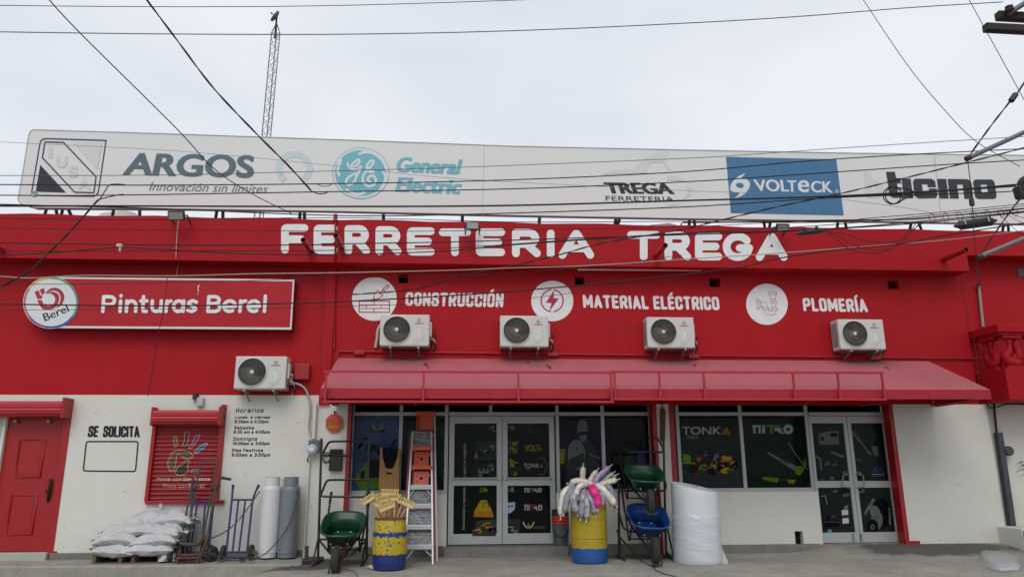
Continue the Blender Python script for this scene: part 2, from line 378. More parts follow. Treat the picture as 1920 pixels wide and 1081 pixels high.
# ------------------------------------------------------------------ ground
YW, YG, YB = 12.30, 12.55, 11.95            # wall face, glazing, parapet band face
ZEB = PZ(1610, 1016, YG)
def sstep(a, b, x):
    t = max(0, min(1, (x-a)/(b-a))); return t*t*(3-2*t)
def zg(x, y):
    z = -.15*(1-sstep(-3.4, -2.45, x)) - .02*sstep(11.2, 10, y)
    z += (ZEB-.008)*sstep(5.3, 6.1, x)*sstep(11.3, 12.35, y) + .02*sstep(11.4, 12.2, y)*(1-sstep(5, 6, x))*sstep(-3, -2, x)
    if y < 9: z -= .05*sstep(9, 5, y)
    return z
def ground_mat():
    M = bpy.data.materials.new('worn_concrete_ground'); M.use_nodes = True; t = M.node_tree; n = t.nodes; l = t.links; b = n['Principled BSDF']
    b.inputs['Roughness'].default_value = .85; b.inputs['Specular IOR Level'].default_value = .25
    g = n.new('ShaderNodeNewGeometry')
    def noise(sc, det=6, st=(1, 1, 1)):
        mpn = n.new('ShaderNodeMapping'); mpn.inputs['Scale'].default_value = st; l.new(g.outputs['Position'], mpn.inputs[0])
        z = n.new('ShaderNodeTexNoise'); z.inputs['Scale'].default_value = sc; z.inputs['Detail'].default_value = det; z.inputs['Roughness'].default_value = .65
        l.new(mpn.outputs[0], z.inputs['Vector']); return z.outputs[0]
    def ramp(src, a, ca, bb, cb):
        r = n.new('ShaderNodeValToRGB'); r.color_ramp.elements[0].position = a; r.color_ramp.elements[1].position = bb
        r.color_ramp.elements[0].color = (*ca, 1); r.color_ramp.elements[1].color = (*cb, 1); l.new(src, r.inputs[0]); return r.outputs[0]
    def mixc(f, a, c):
        x = n.new('ShaderNodeMixRGB'); l.new(f, x.inputs[0])
        for k, v in ((1, a), (2, c)):
            if isinstance(v, tuple): x.inputs[k].default_value = (*v, 1)
            else: l.new(v, x.inputs[k])
        return x.outputs[0]
    def spot(cx, cy, rx, ry, edge):           # an irregular oil or damp stain with its own outline
        s = n.new('ShaderNodeVectorMath'); s.operation = 'SUBTRACT'; l.new(g.outputs['Position'], s.inputs[0]); s.inputs[1].default_value = (cx, cy, 0)
        d = n.new('ShaderNodeVectorMath'); d.operation = 'DIVIDE'; l.new(s.outputs[0], d.inputs[0]); d.inputs[1].default_value = (rx, ry, 50)
        q = n.new('ShaderNodeVectorMath'); q.operation = 'LENGTH'; l.new(d.outputs[0], q.inputs[0])
        a = n.new('ShaderNodeMath'); a.operation = 'MULTIPLY_ADD'; l.new(noise(3.5), a.inputs[0]); a.inputs[1].default_value = .9; l.new(q.outputs['Value'], a.inputs[2])
        return ramp(a.outputs[0], 1.25, (1, 1, 1), 1.25+edge, (0, 0, 0)) if False else rampv(a.outputs[0], edge)
    def rampv(src, edge):
        mr = n.new('ShaderNodeMapRange'); l.new(src, mr.inputs[0]); mr.inputs[1].default_value = 1.2; mr.inputs[2].default_value = 1.2+edge; mr.inputs[3].default_value = 1; mr.inputs[4].default_value = 0
        return mr.outputs[0]
    base = ramp(noise(1.3, 8, (1, 1.25, 1)), .34, (.37, .355, .31), .68, (.25, .237, .205))
    fine = ramp(noise(22, 4), .4, (1, 1, 1), .75, (.72, .72, .72))
    mul = n.new('ShaderNodeMixRGB'); mul.blend_type = 'MULTIPLY'; mul.inputs[0].default_value = 1; l.new(base, mul.inputs[1]); l.new(fine, mul.inputs[2])
    c = mul.outputs[0]
    for a in ((-2.15, 11.75, .75, .55, .35), (2.9, 12.05, .75, .35, .4), (7.6, 12.0, 1.5, .5, .25), (-2.3, 11.2, .5, .2, .4)):
        f = spot(*a); m_ = n.new('ShaderNodeMath'); m_.operation = 'MULTIPLY'; l.new(f, m_.inputs[0]); m_.inputs[1].default_value = .8
        c = mixc(m_.outputs[0], c, (.055, .053, .047))
    f = ramp(noise(8, 3), .63, (0, 0, 0), .70, (.5, .5, .5)); c = mixc(f, c, (.09, .085, .075))
    l.new(c, b.inputs['Base Color'])
    bp = n.new('ShaderNodeBump'); bp.inputs['Strength'].default_value = .35; bp.inputs['Distance'].default_value = .02; l.new(noise(30, 5), bp.inputs['Height']); l.new(bp.outputs[0], b.inputs['Normal'])
    return M
GM = ground_mat()
xs = [-500, -150, -60, -25]+[-14+.25*i for i in range(113)]+[25, 60, 150, 500]
ys = [-500, -150, -50, -15, 0, 4, 7]+[8+.15*i for i in range(33)]+[14, 20, 40, 120, 500]
gb = MB(); nx = len(xs)
gb.add([(x, y, zg(x, min(y, 12.8))) for y in ys for x in xs], [(j*nx+i, j*nx+i+1, (j+1)*nx+i+1, (j+1)*nx+i) for j in range(len(ys)-1) for i in range(nx-1)], GM, True)
tag(gb.build('ground'), kind='structure')
SWM = mat('sidewalk_concrete', (.31, .30, .26), .9, var=.6, vscale=4, bump=.5, bscale=35, spec=.2)
sw = MB()
def swtop(px, y): return P(px, y, 11.52)
ft = [P(-260, 1063, 11.5), P(0, 1060.5, 11.5), P(280, 1058.5, 11.5), P(540, 1056, 11.5), P(566, 1056, 11.62)]
bk = [P(-260, 1051, YW-.002), P(0, 1049.5, YW-.002), P(280, 1046, YW-.002), P(540, 1041, YW-.002), P(566, 1041, YW-.002)]
fb = [Vector((p.x, p.y-.01, p.z-.22)) for p in ft]
for i in range(4):
    for k in range(6):
        t0, t1 = k/6, (k+1)/6
        a, b_ = ft[i].lerp(ft[i+1], t0), ft[i].lerp(ft[i+1], t1); c_, d_ = bk[i].lerp(bk[i+1], t0), bk[i].lerp(bk[i+1], t1)
        j0, j1 = .012*math.sin(i*7+k*2.1), .012*math.sin(i*7+(k+1)*2.1)
        e0 = a+Vector((0, j0-.02, -.025)); e1 = b_+Vector((0, j1-.02, -.025))
        sw.add([a, b_, d_, c_], [(0, 1, 2, 3)], SWM); sw.add([e0, e1, b_, a], [(0, 1, 2, 3)], SWM)
        sw.add([e0, e1, e1+Vector((0, 0, -.2)), e0+Vector((0, 0, -.2))], [(0, 3, 2, 1)], SWM)
e = [ft[-1], bk[-1]]; sw.add([e[0], e[1], e[1]-Vector((0, 0, .3)), e[0]-Vector((0, 0, .3))], [(0, 3, 2, 1)], SWM)
tag(sw.build('sidewalk'), kind='structure')

# ------------------------------------------------------------------ the store building
store = thing('hardware_store', 'long two storey hardware store painted red above and white below', 'building', (0, 12.6, 0))
X0 = -11.0
XA = PX(604, 640, YW)                      # joint between left block and shop front
XE = PX(1818, 640, YW)                     # right end of the shop front
zl = PZ(300, 740, YW); zr = PZ(1200, 757, YW)
ztop = PZ(960, 417, YB); zbb = PZ(960, 496, YB); zroof = ztop-.55
b = MB()
# red upper walls, with four real vent openings in the shop front wall
b.box((X0, YW, zl), (XA, YW+.25, ztop-.05), RED)
vents = [(756, 522, 9), (1087, 526, 9), (1340, 528, 10), (1675, 533, 10)]
zv0, zv1 = PZ(1000, 533.5, YW), PZ(1000, 517.5, YW)
vx = [(PX(c-h, y, YW), PX(c+h, y, YW)) for c, y, h in vents]
b.box((XA, YW, zr), (XE, YW+.25, zv0), RED); b.box((XA, YW, zv1), (XE, YW+.25, ztop-.05), RED)
ed = [XA]+[q for v in vx for q in v]+[XE]
for i in range(0, len(ed), 2): b.box((ed[i], YW, zv0), (ed[i+1], YW+.25, zv1), RED)
b.build('upper_wall', store)
b = MB()
for a, c in vx: b.box((a-.05, YW+.22, zv0-.05), (c+.05, YW+.5, zv1+.05), DARK)
b.build('vent_recess', store)
# pilaster strip at the joint
b = MB(); b.box((PX(605, 640, YW), YW-.045, zr-.02), (PX(624, 640, YW), YW+.02, zbb), RED); b.build('pilaster', store)
# parapet band
b = MB(); XB = PX(1811, 465, YB)
n_ = 40
for i in range(n_):                          # slightly uneven plastered top and bottom edges
    a, c = X0+(XB-X0)*i/n_, X0+(XB-X0)*(i+1)/n_
    w0, w1 = .012*math.sin(i*1.7), .012*math.sin((i+1)*1.7); 
    b.add([(a, YB, zbb), (c, YB, zbb), (c, YB, ztop+w1), (a, YB, ztop+w0)], [(0, 1, 2, 3)], REDB)
    b.add([(a, YB, ztop+w0), (c, YB, ztop+w1), (c, YW+.12, ztop+w1), (a, YW+.12, ztop+w0)], [(0, 1, 2, 3)], REDB)
    b.add([(a, YW+.12, ztop+w0), (c, YW+.12, ztop+w1), (c, YW+.12, zroof), (a, YW+.12, zroof)], [(0, 1, 2, 3)], REDB)
b.add([(X0, YB, zbb), (XB, YB, zbb), (XB, YW, zbb), (X0, YW, zbb)], [(0, 3, 2, 1)], REDB)
b.add([(XB, YB, zbb), (XB, YW+.12, zbb), (XB, YW+.12, ztop), (XB, YB, ztop)], [(0, 1, 2, 3)], REDB)
b.build('parapet', store)
# white lower walls
zs = PZ(300, 1035, YW)
xd0, xd1 = PX(-6, 900, YW), PX(114, 900, YW)                      # left door opening
sx0, sx1 = PX(287, 860, YW), PX(409, 860, YW)                      # shutter opening
XL = PX(594, 850, YW)
zd1 = PZ(60, 770, YW)
zs0, zs1 = PZ(345, 940, YW), PZ(345, 790, YW)
b = MB()
T = .25
b.box((X0, YW, -.3), (xd0, YW+T, zl), WHITE); b.box((xd0, YW, zd1), (xd1, YW+T, zl), WHITE)
b.box((xd1, YW, -.3), (sx0, YW+T, zl), WHITE); b.box((sx0, YW, zs1), (sx1, YW+T, zl), WHITE); b.box((sx0, YW, -.3), (sx1, YW+T, zs0), WHITE)
b.box((sx1, YW, -.3), (XL, YW+T, zl), WHITE)
# pillars and right hand wall
xo0, xo1 = PX(651, 850, YW), PX(1233, 850, YW); xq0, xq1 = PX(1260, 850, YW), PX(1681, 870, YW)
XR = PX(1868, 880, YW)
b.box((XL, YW, -.3), (xo0, YW+.45, zr), WHITE); b.box((xo1, YW, -.3), (xq0, YW+.45, zr), WHITE); b.box((xq1, YW, -.3), (XR, YW+.3, zr), WHITE)
# low walls under the shop windows
zsill = PZ(1400, 921, YG)
XD = [PX(840, 900, YG), PX(1041, 900, YG)]; XD2 = [PX(1529, 915, YG), PX(1676, 915, YG)]
b.box((xo0, YG-.08, -.2), (XD[0]-.01, YG+.12, zsill), WHITE); b.box((XD[1]+.01, YG-.08, -.2), (xo1, YG+.12, zsill), WHITE)
vxa, vxb = PX(1491, 1008, YG-.08), PX(1506, 1008, YG-.08); vz0, vz1 = PZ(1498, 1021, YG-.08), PZ(1498, 995, YG-.08)
b.box((xq0, YG-.08, -.2), (vxa, YG+.12, zsill), WHITE); b.box((vxb, YG-.08, -.2), (XD2[0], YG+.12, zsill), WHITE)
b.box((vxa, YG-.08, vz1), (vxb, YG+.12, zsill), WHITE); b.box((vxa, YG-.08, -.2), (vxb, YG+.12, vz0), WHITE); b.box((vxa, YG+.03, vz0), (vxb, YG+.1, vz1), DARK)
b.build('lower_wall', store)
# red painted strips on both sides of the openings
b = MB()
def strip(pxa, pxb, py, z0=.0):
    b.box((PX(pxa, py, YW), YW-.004, z0), (PX(pxb, py, YW), YW+.2, zr), REDG)
strip(648.5, 655.5, 850); strip(1226.5, 1235, 850); strip(1258, 1268, 850)
xa, xb = PX(1679, 870, YW), PX(1687, 870, YW)
zj0, zj1 = PZ(1700, 1023, YW), PZ(1700, 1013, YW)
b.box((xa, YW-.006, zj0), (xb, YW+.2, zr), REDG); b.box((xa, YW-.012, zj0), (xb+.17, YW+.02, zj1), REDG)
b.build('red_jamb', store)
# floor slab behind glass, ceiling and back wall of the dark shop
b = MB()
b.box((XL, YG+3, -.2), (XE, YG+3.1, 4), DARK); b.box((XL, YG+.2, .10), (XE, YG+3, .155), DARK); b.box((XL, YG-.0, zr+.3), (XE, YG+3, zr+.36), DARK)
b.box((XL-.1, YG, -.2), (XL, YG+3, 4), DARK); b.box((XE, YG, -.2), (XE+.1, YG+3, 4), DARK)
b.build('interior', store)
b = MB(); b.box((X0, YW+.1, zroof-.1), (XE, YW+12, zroof), CONC); b.box((X0-.2, YW+.25, -.3), (X0, YW+12, zroof-.1), RED); b.build('roof', store)
# raised steps and plinths
b = MB()
zst = PZ(940, 1022, YG-.1)
b.box((PX(832, 1030, 12.15), 12.15, -.1), (PX(1066, 1030, 12.15), YG+.1, zst), CONC, .012)
b.box((PX(1290, 1030, 12.28), 12.28, -.1), (PX(1548, 1030, 12.28), YG-.06, PZ(1400, 1022, 12.28)), CONC, .02)
b.box((PX(645, 1030, 12.42), 12.42, -.1), (PX(831, 1030, 12.42), YG-.05, .17), CONC, .01)
b.box((PX(1068, 1030, 12.42), 12.42, -.1), (PX(1236, 1030, 12.42), YG-.05, .17), CONC, .01)
b.box((PX(92, 1040, YW-.05), YW-.05, -.1), (PX(565, 1040, YW-.05), YW+.01, PZ(300, 1034, YW-.05)), CONC, .008)
b.build('plinth', store)
b = MB(); STEPM = mat('door_step_concrete', (.42, .41, .37), .85, var=.4, vscale=6, bump=.3)
b.box((PX(-60, 1040, YW-.1), YW-.1, -.1), (PX(86, 1040, YW-.1), YW+.1, PZ(40, 1036, YW-.1)), STEPM, .01); b.build('door_step', store)

# ---------- aluminium glazing: helper in real metres
def frame_ring(b, x0, x1, z0, z1, y, wd, dp, M):
    b.box((x0, y, z0), (x0+wd, y+dp, z1), M); b.box((x1-wd, y, z0), (x1, y+dp, z1), M)
    b.box((x0+wd, y, z1-wd), (x1-wd, y+dp, z1), M); b.box((x0+wd, y, z0), (x1-wd, y+dp, z0+wd), M)
zt0, zt1 = PZ(1000, 778.5, YG), PZ(1000, 772, YG)                  # transom rail
zhead = zr+.12
def window(xm, zsl, transoms, y=YG):
    """one glazed run: xm = mullion centre xs (first and last are jambs)"""
    o = MB(); hw = .028
    for x in xm: o.box((x-hw, y, zsl), (x+hw, y+.07, zhead), ALU)
    for a, c in zip(xm[:-1], xm[1:]):
        o.box((a+hw, y+.004, zsl), (c-hw, y+.066, zsl+.06), ALU); o.box((a+hw, y+.004, zt0), (c-hw, y+.066, zt1), ALU)
    w_ = thing_part('shop_window', store); 
    f = o.build('window_frame', w_)
    g_ = MB()
    for a, c in zip(xm[:-1], xm[1:]):
        g_.box((a+hw-.005, y+.030, zsl+.055), (c-hw+.005, y+.036, zt0+.005), GLASS)
    g_.build('glass_pane', w_)
    g_ = MB()
    for a, c in zip(xm[:-1], xm[1:]): g_.box((a+hw-.005, y+.030, zt1-.005), (c-hw+.005, y+.036, zhead-.005), GLASS)
    g_.build('transom_glass', w_)
    return w_
def thing_part(name, parent):
    o = bpy.data.objects.new(name, None); C.objects.link(o); o.parent = parent; o.empty_display_size = .1; return o
pxG = lambda px, py=850: PX(px, py, YG)
W1 = window([pxG(658), pxG(750), pxG(836.5)], zsill, 1)
W2 = window([pxG(1046), pxG(1132), pxG(1222)], zsill, 1)
W3 = window([pxG(1274), pxG(1393.5), pxG(1519)], zsill, 1)
# head glazing above doors
def head(x0, x1, mull):
    o = MB()
    o.box((x0, YG+.002, zt0), (x1, YG+.068, zt1), ALU)
    for q in mull: o.box((q-.025, YG, zt1), (q+.025, YG+.07, zhead), ALU)
    o.box((x0, YG+.03, zt1), (x1, YG+.036, zhead), GLASS)
    return o
o = head(pxG(841), pxG(1042), [pxG(920, 765)]); o.build('door_transom', store)
o = head(pxG(1524), pxG(1678), []); o.build('door_transom', store)

def door(x0, x1, z0, z1, barz, wd, y=YG+.0, low=.16, top=.12, rail=.11):
    dr = thing_part('glass_door', store)
    o = MB(); o.box((x0, y, z0), (x0+wd, y+.05, z1), ALU); o.box((x1-wd, y, z0), (x1, y+.05, z1), ALU)
    o.box((x0+wd, y+.002, z0), (x1-wd, y+.048, z0+low), ALU); o.box((x0+wd, y+.002, z1-top), (x1-wd, y+.048, z1), ALU)
    o.box((x0+wd, y+.002, barz-rail/2), (x1-wd, y+.048, barz+rail/2), ALU)
    o.build('door_frame', dr)
    g_ = MB(); g_.box((x0+wd-.004, y+.018, z0+low-.004), (x1-wd+.004, y+.024, barz-rail/2+.004), GLASS); g_.box((x0+wd-.004, y+.018, barz+rail/2-.004), (x1-wd+.004, y+.024, z1-top+.004), GLASS)
    g_.build('glass_pane', dr); return dr
zdb = PZ(940, 1019, YG); zdt = PZ(940, 779.5, YG)
D1 = door(pxG(842), pxG(941), zdb, zdt, PZ(890, 903, YG), .085)
D2 = door(pxG(942), pxG(1040), zdb, zdt, PZ(990, 903, YG), .085)
zeb = ZEB
D3 = door(PX(1526, 900, YG), PX(1600, 900, YG), zeb, zdt, PZ(1560, 907, YG), .062)
D4 = door(PX(1601, 900, YG), PX(1675, 900, YG), zeb, zdt, PZ(1630, 907, YG), .062)
# push bars and pull handles
for dr, a, c in ((D1, 846, 936), (D2, 946, 1036)):
    o = MB(); z = PZ(940, 895.5, YG-.05)
    p0, p1 = Vector((pxG(a, 900), YG-.05, z)), Vector((pxG(c, 900), YG-.05, z))
    o.tube([p0, p1], .013, ALU, 8)
    for p in (p0, p1): o.box((p.x-.02, YG-.065, z-.03), (p.x+.02, YG-.001, z+.03), ALU)
    o.build('push_bar', dr)
for dr, a in ((D3, 1592), (D4, 1607)):
    o = MB(); s = -1 if dr is D3 else 1
    pt = [P(a, 888, YG-.0), P(a, 888, YG-.06), P(a+s*11, 890, YG-.07), P(a+s*14, 911, YG-.07), P(a+3, 914, YG-.06), P(a+3, 914, YG)]
    o.tube(fillet(pt, .03), .011, STEELG, 8); o.build('pull_handle', dr)
    o = MB(); q = P(a+8, 1010, YG); o.box((q.x-.012, YG-.02, zeb+.02), (q.x+.012, YG-.001, zeb+.14), STEELG); o.build('floor_bolt', dr)
# ------------------------------------------------------------------ posters on the inside of the glass
PBK = mat('poster_black', (.010, .011, .011), .7, var=.3, vscale=4, col2=(.022, .024, .024), spec=0)
PGY = mat('poster_grey', (.026, .030, .031), .7, var=.6, vscale=3, col2=(.012, .014, .015), spec=0)
PGR = mat('poster_dark_green', (.007, .013, .008), .7, var=.7, vscale=2, col2=(.016, .028, .012), spec=0)
PBL = mat('poster_blue', (.028, .068, .20), .7, var=.8, vscale=2.5, col2=(.10, .15, .26), spec=0)
PPU = mat('poster_purple', (.013, .010, .020), .7, var=.8, vscale=6, col2=(.03, .016, .06), spec=0)
iW = mat('ink_white', (.50, .50, .50), .7, spec=0); iG = mat('ink_grey', (.17, .18, .18), .7, spec=0); iD = mat('ink_dark_grey', (.038, .042, .045), .7, spec=0)
iY = mat('ink_yellow', (.36, .26, .025), .7, spec=0, var=.5, vscale=14); iO = mat('ink_orange', (.40, .15, .015), .7, spec=0, var=.4, vscale=14)
iGn = mat('ink_lime_green', (.13, .27, .02), .7, spec=0, var=.4, vscale=14); iR = mat('ink_red', (.42, .03, .03), .7, spec=0); iBk = mat('ink_black', (.006, .006, .007), .7, spec=0)
iP = mat('ink_violet', (.10, .04, .22), .7, spec=0); iLB = mat('ink_light_blue', (.30, .42, .55), .7, spec=0)
YP = YG+.046
def nitro(f, x0, y0, x1, y1, col, ln=0):
    """wide lettering N i T R O with a coloured T; drawn in a unit box"""
    W_, H_ = x1-x0, y1-y0
    q = lambda pts: [(x0+a*W_+ln*(1-c)*-1, y0+c*H_) for a, c in pts]
    f.poly(q([(0, 0), (.2, 0), (.2, 1), (.145, 1), (.145, .25), (.075, .25), (.075, 1), (0.02, 1)]), iW)
    f.poly(q([(.235, .22), (.31, .22), (.31, 1), (.235, 1)]), iW); f.poly(q([(.235, 0), (.31, 0), (.31, .14), (.235, .14)]), iW)
    f.poly(q([(.33, 0), (.72, 0), (.66, .24), (.50, .24), (.50, 1), (.43, 1), (.43, .24), (.35, .24)]), col)
    f.poly(q([(.54, .34), (.70, .34), (.74, .5), (.68, .62), (.80, 1), (.70, 1), (.60, .68), (.54, .68)]), iW)
    f.stroke(q([(.88+.085*math.cos(R(t)), .5+.39*math.sin(R(t))) for t in range(0, 360, 20)]), W_*.075, iW, True)
def tonka(f, x0, y0, x1, y1, sub=True):
    W_, H_ = x1-x0, y1-y0
    f.textr('TONK', x0, y0, x0+W_*.80, y1, iW, .012)
    f.poly([(x0+W_*.80, y1), (x0+W_*.9, y0-H_*.02), (x1, y1)], iO)
    if sub: f.textr('FORCE', x0+W_*.10, y1+H_*.12, x0+W_*.33, y1+H_*.52, iG, 0, fat=.14)
def tool(f, cx, cy, s, pal, seed):
    """a little printed picture of a power tool: body, handle, shaft, base"""
    r = random.Random(seed); a, b_, c_ = pal
    s *= 1.15; f.poly([(cx+s*.62*math.cos(t*.9)*(1+.25*r.random()), cy+s*.48*math.sin(t*.9)*(1+.25*r.random())) for t in range(7)], iBk)
    f.poly([(cx+s*q_*(.42+.16*r.random()), cy+s*v_*(.34+.1*r.random())) for q_, v_ in ((-1, -1), (.8, -1), (1, .2), (.6, 1), (-.9, .9))], a)
    for k in range(20):
        M = (a, b_, c_, iBk, iD, a, b_)[k % 7]; x, y = cx+s*r.uniform(-.55, .55), cy+s*r.uniform(-.42, .42); t = r.uniform(0, 6.28); q = s*r.uniform(.10, .34)
        if k % 4 == 3: f.stroke([(x, y), (x+2.2*q*math.cos(t), y+1.6*q*math.sin(t))], s*.09, M)
        elif k % 4 == 2: f.ell(x, y, q*.8, q*.7, M, 12)
        else: f.poly([(x+q*(1+.4*r.random())*math.cos(t+i*1.25+.5*r.random()), y+q*.8*math.sin(t+i*1.25+.4*r.random())) for i in range(5)], M)
# blue tool poster in the leftmost pane
f = Flat(YP); f.poly([(662, 780), (748, 780), (746, 921), (655, 921)], PBL)
f.poly([(697, 790), (703, 800), (708, 804), (713, 800), (719, 790), (716, 803), (708, 810), (700, 803)], iY); f.textr('ciclon', 693, 803, 721, 811, iBk, .02)
f.poly([(668, 905), (668, 890), (680, 876), (684, 868), (690, 868), (690, 918), (676, 918)], iGn); f.poly([(690, 896), (722, 893), (722, 903), (738, 905), (720, 914), (690, 916)], iGn)
f.poly([(690, 862), (714, 860), (722, 893), (690, 895)], iBk); f.stroke([(672, 840), (684, 820), (692, 826), (688, 842)], 5, iBk); f.stroke([(690, 855), (700, 835), (712, 850)], 6, iBk)
f.poly([(676, 884), (684, 880), (684, 900), (676, 902)], iBk); f.build('poster', W1)
f = Flat(YP); f.poly([(752, 780), (836, 780), (836, 921), (750, 921)], PGY)
f.poly([(752, 780), (836, 780), (836, 800), (752, 806)], PBK); f.poly([(815, 830), (830, 818), (830, 921), (806, 921)], PGR); f.build('poster', W1)
# cap wearing worker with a grinding disc
f = Flat(YP); f.poly([(1048, 780), (1130, 780), (1130, 921), (1048, 921)], PPU)
f.poly([(1058, 858), (1070, 830), (1080, 822), (1100, 822), (1116, 838), (1126, 900), (1110, 921), (1060, 921)], iD)
f.poly([(1086, 800), (1101, 800), (1100, 822), (1094, 828), (1087, 822)], iG); f.poly([(1082, 812), (1083, 794), (1088, 787), (1096, 787), (1101, 793), (1102, 808), (1094, 811)], iG)
f.poly([(1084, 809), (1101, 808), (1100, 814), (1086, 815)], iBk); f.poly([(1088, 818), (1098, 818), (1094, 828), (1089, 826)], iG)
f.ell(1081, 852, 19, 31, iBk, 30); f.ell(1081, 852, 17, 29, iG, 30); f.poly([(1068, 860), (1094, 848), (1097, 862), (1090, 872), (1074, 884), (1066, 876)], iD); f.textr('N', 1080, 838, 1086, 844, iBk)
f.poly([(1049, 841), (1060, 841), (1057, 869), (1049, 868)], iY); f.textr('AX', 1050, 843, 1058, 848, iBk)
f.stroke([(1110, 860), (1128, 878)], 2, iP); f.stroke([(1104, 850), (1124, 858)], 2, iG); f.textr('Ax', 1106, 792, 1120, 799, iD); f.build('poster', W2)
f = Flat(YP); f.poly([(1133, 780), (1217, 780), (1223, 921), (1133, 921)], PBK)
f.poly([(1197, 845), (1208, 845), (1212, 880), (1194, 880)], iP); f.poly([(1150, 786), (1158, 784), (1156, 850), (1148, 870)], PPU); f.poly([(1168, 858), (1184, 850), (1190, 872), (1176, 878)], iD); f.build('poster', W2)
# tonka and nitro panels
f = Flat(YP); f.poly([(1271, 780), (1388, 780), (1398, 919), (1282, 919)], PGY); f.poly([(1271, 780), (1388, 780), (1390, 800), (1272, 800)], PBK)
f.poly([(1276, 880), (1394, 872), (1398, 919), (1282, 919)], iD)
tonka(f, 1279, 799, 1371, 814)
for i, (x, y, s, pal) in enumerate([(1297, 878, 13, (iBk, iBk, iBk)), (1288, 857, 10, (iY, iY, iBk)), (1311, 860, 9, (iO, iBk, iR)), (1324, 851, 8, (iG, iBk, iD)), (1318, 876, 11, (iGn, iY, iBk)), (1342, 858, 11, (iG, iBk, iG)), (1336, 872, 10, (iY, iO, iBk)), (1364, 862, 15, (iO, iY, iBk)), (1358, 877, 14, (iY, iY, iBk)), (1379, 872, 10, (iBk, iD, iD)), (1334, 884, 9, (iBk, iD, iBk)), (1306, 889, 4, (iR, iR, iR))]): tool(f, x, y, s, pal, i)
f.poly([(1280, 850), (1293, 852), (1296, 866), (1281, 866)], iGn); f.poly([(1272, 866), (1304, 867), (1304, 869), (1272, 868)], iY)
f.build('poster', W3)
f = Flat(YP); f.poly([(1394, 780), (1507, 780), (1521, 919), (1404, 919)], PGR)
nitro(f, 1411, 796, 1487, 812, iGn); 
f.poly([(1438, 849), (1441, 847), (1495, 874), (1493, 881), (1487, 880)], iG); f.text('NITRO', ((1463, 857), (1481, 865), (1478, 870), (1461, 863)), iBk, .03)
f.poly([(1490, 880), (1494, 873), (1506, 874), (1507, 882), (1500, 891), (1492, 888)], iGn); f.stroke([(1484, 840), (1514, 880)], 2, iG); f.stroke([(1478, 830), (1486, 841)], 2, iG)
f.poly([(1506, 868), (1510, 857), (1512, 870), (1507, 880)], iGn); f.poly([(1429, 893), (1460, 895), (1458, 904), (1430, 898)], iGn); f.stroke([(1460, 898), (1478, 900)], 3, iD); f.poly([(1476, 898), (1492, 899), (1488, 906), (1478, 904)], iY)
f.build('poster', W3)
# main doors
YD = YG+.03
f = Flat(YD); f.poly([(850, 789), (932, 789), (931, 894), (848, 894)], PBK); f.poly([(848, 912), (932, 912), (931, 1005), (845, 1005)], PBK)
f.poly([(893, 826), (932, 826), (932, 862), (888, 862)], iD); f.poly([(890, 866), (932, 868), (932, 894), (884, 894)], PGY); f.text('n para tu negocio', ((868, 894), (868, 831), (875, 831), (875, 894)), iW); f.text('Innovación y tecnolo', ((866, 992), (867, 913), (875, 913), (873, 992)), iW)
for i, (x, y, s, pal) in enumerate([(920, 803, 10, (iD, iD, iG)), (907, 848, 13, (iD, iG, iBk)), (893, 853, 7, (iBk, iY, iY)), (925, 838, 8, (iG, iG, iD)), (905, 885, 13, (iD, iG, iG)), (920, 875, 9, (iG, iD, iG)), (906, 918, 9, (iGn, iGn, iD)), (910, 988, 13, (iO, iY, iBk)), (900, 996, 10, (iY, iO, iBk)), (924, 985, 9, (iY, iG, iBk))]): tool(f, x, y, s, pal, i+40)
f.poly([(890, 956), (901, 937), (912, 936), (922, 955), (924, 962), (889, 962)], iY); f.stroke(arc(911, 948, 5, 7, 160, 380), 1.2, iBk); f.poly([(889, 957), (923, 958), (926, 969), (888, 968)], iO)
f.poly([(894, 975), (930, 972), (930, 1004), (885, 1004)], iD)
for i, (x, y, s, pal) in enumerate([(912, 985, 11, (iO, iY, iBk)), (897, 994, 9, (iY, iO, iBk)), (923, 992, 9, (iBk, iG, iBk))]): tool(f, x, y, s, pal, i+60)
f.build('poster', D1)
f = Flat(YD); f.poly([(948, 789), (1032, 789), (1033, 894), (948, 894)], PBK); f.poly([(948, 912), (1033, 912), (1034, 1004), (948, 1004)], PBK)
f.poly([(948, 824), (972, 824), (972, 852), (948, 852)], iD); f.poly([(948, 858), (972, 858), (972, 894), (948, 894)], PGY); f.poly([(948, 972), (976, 972), (974, 1004), (948, 1004)], iD); f.textr('AX', 986, 800, 1013, 814, iD, .0, lean=2)
f.textr('VOLT', 984, 833, 1012, 845, iY, .03); f.textr('PRO', 1012, 838, 1016, 845, iY)
tonka(f, 982, 868, 1019, 876)
for y0, y1, col in ((826, 855, iY), (858, 888, iW), (900, 932, iGn), (936, 967, iR), (972, 1001, iY)):
    if y0 != 900: f.stroke([(1012, y0), (1020, y0), (1026, (y0+y1)/2), (1020, y1), (1010, y1)], 1.0, iG if col is iW else iD)
nitro(f, 983, 914, 1016, 922, iGn); nitro(f, 983, 945, 1017, 956, iR)
f.smooth([(981, 978), (985, 986), (991, 989)], 2.4, iW); f.smooth([(1001, 978), (997, 986), (992, 989)], 2.4, iW); f.poly([(991, 979), (995, 986), (991, 991), (987, 986)], iY); f.textr('ciclon', 1000, 984, 1022, 990, iG)
for i, (x, y, s, pal) in enumerate([(960, 803, 9, (iG, iD, iG)), (965, 829, 9, (iY, iY, iBk)), (962, 843, 9, (iG, iY, iD)), (963, 868, 10, (iY, iBk, iY)), (961, 886, 9, (iD, iGn, iD)), (958, 917, 8, (iGn, iG, iD)), (958, 990, 11, (iG, iD, iR)), (966, 996, 7, (iLB, iG, iD))]): tool(f, x, y, s, pal, i+80)
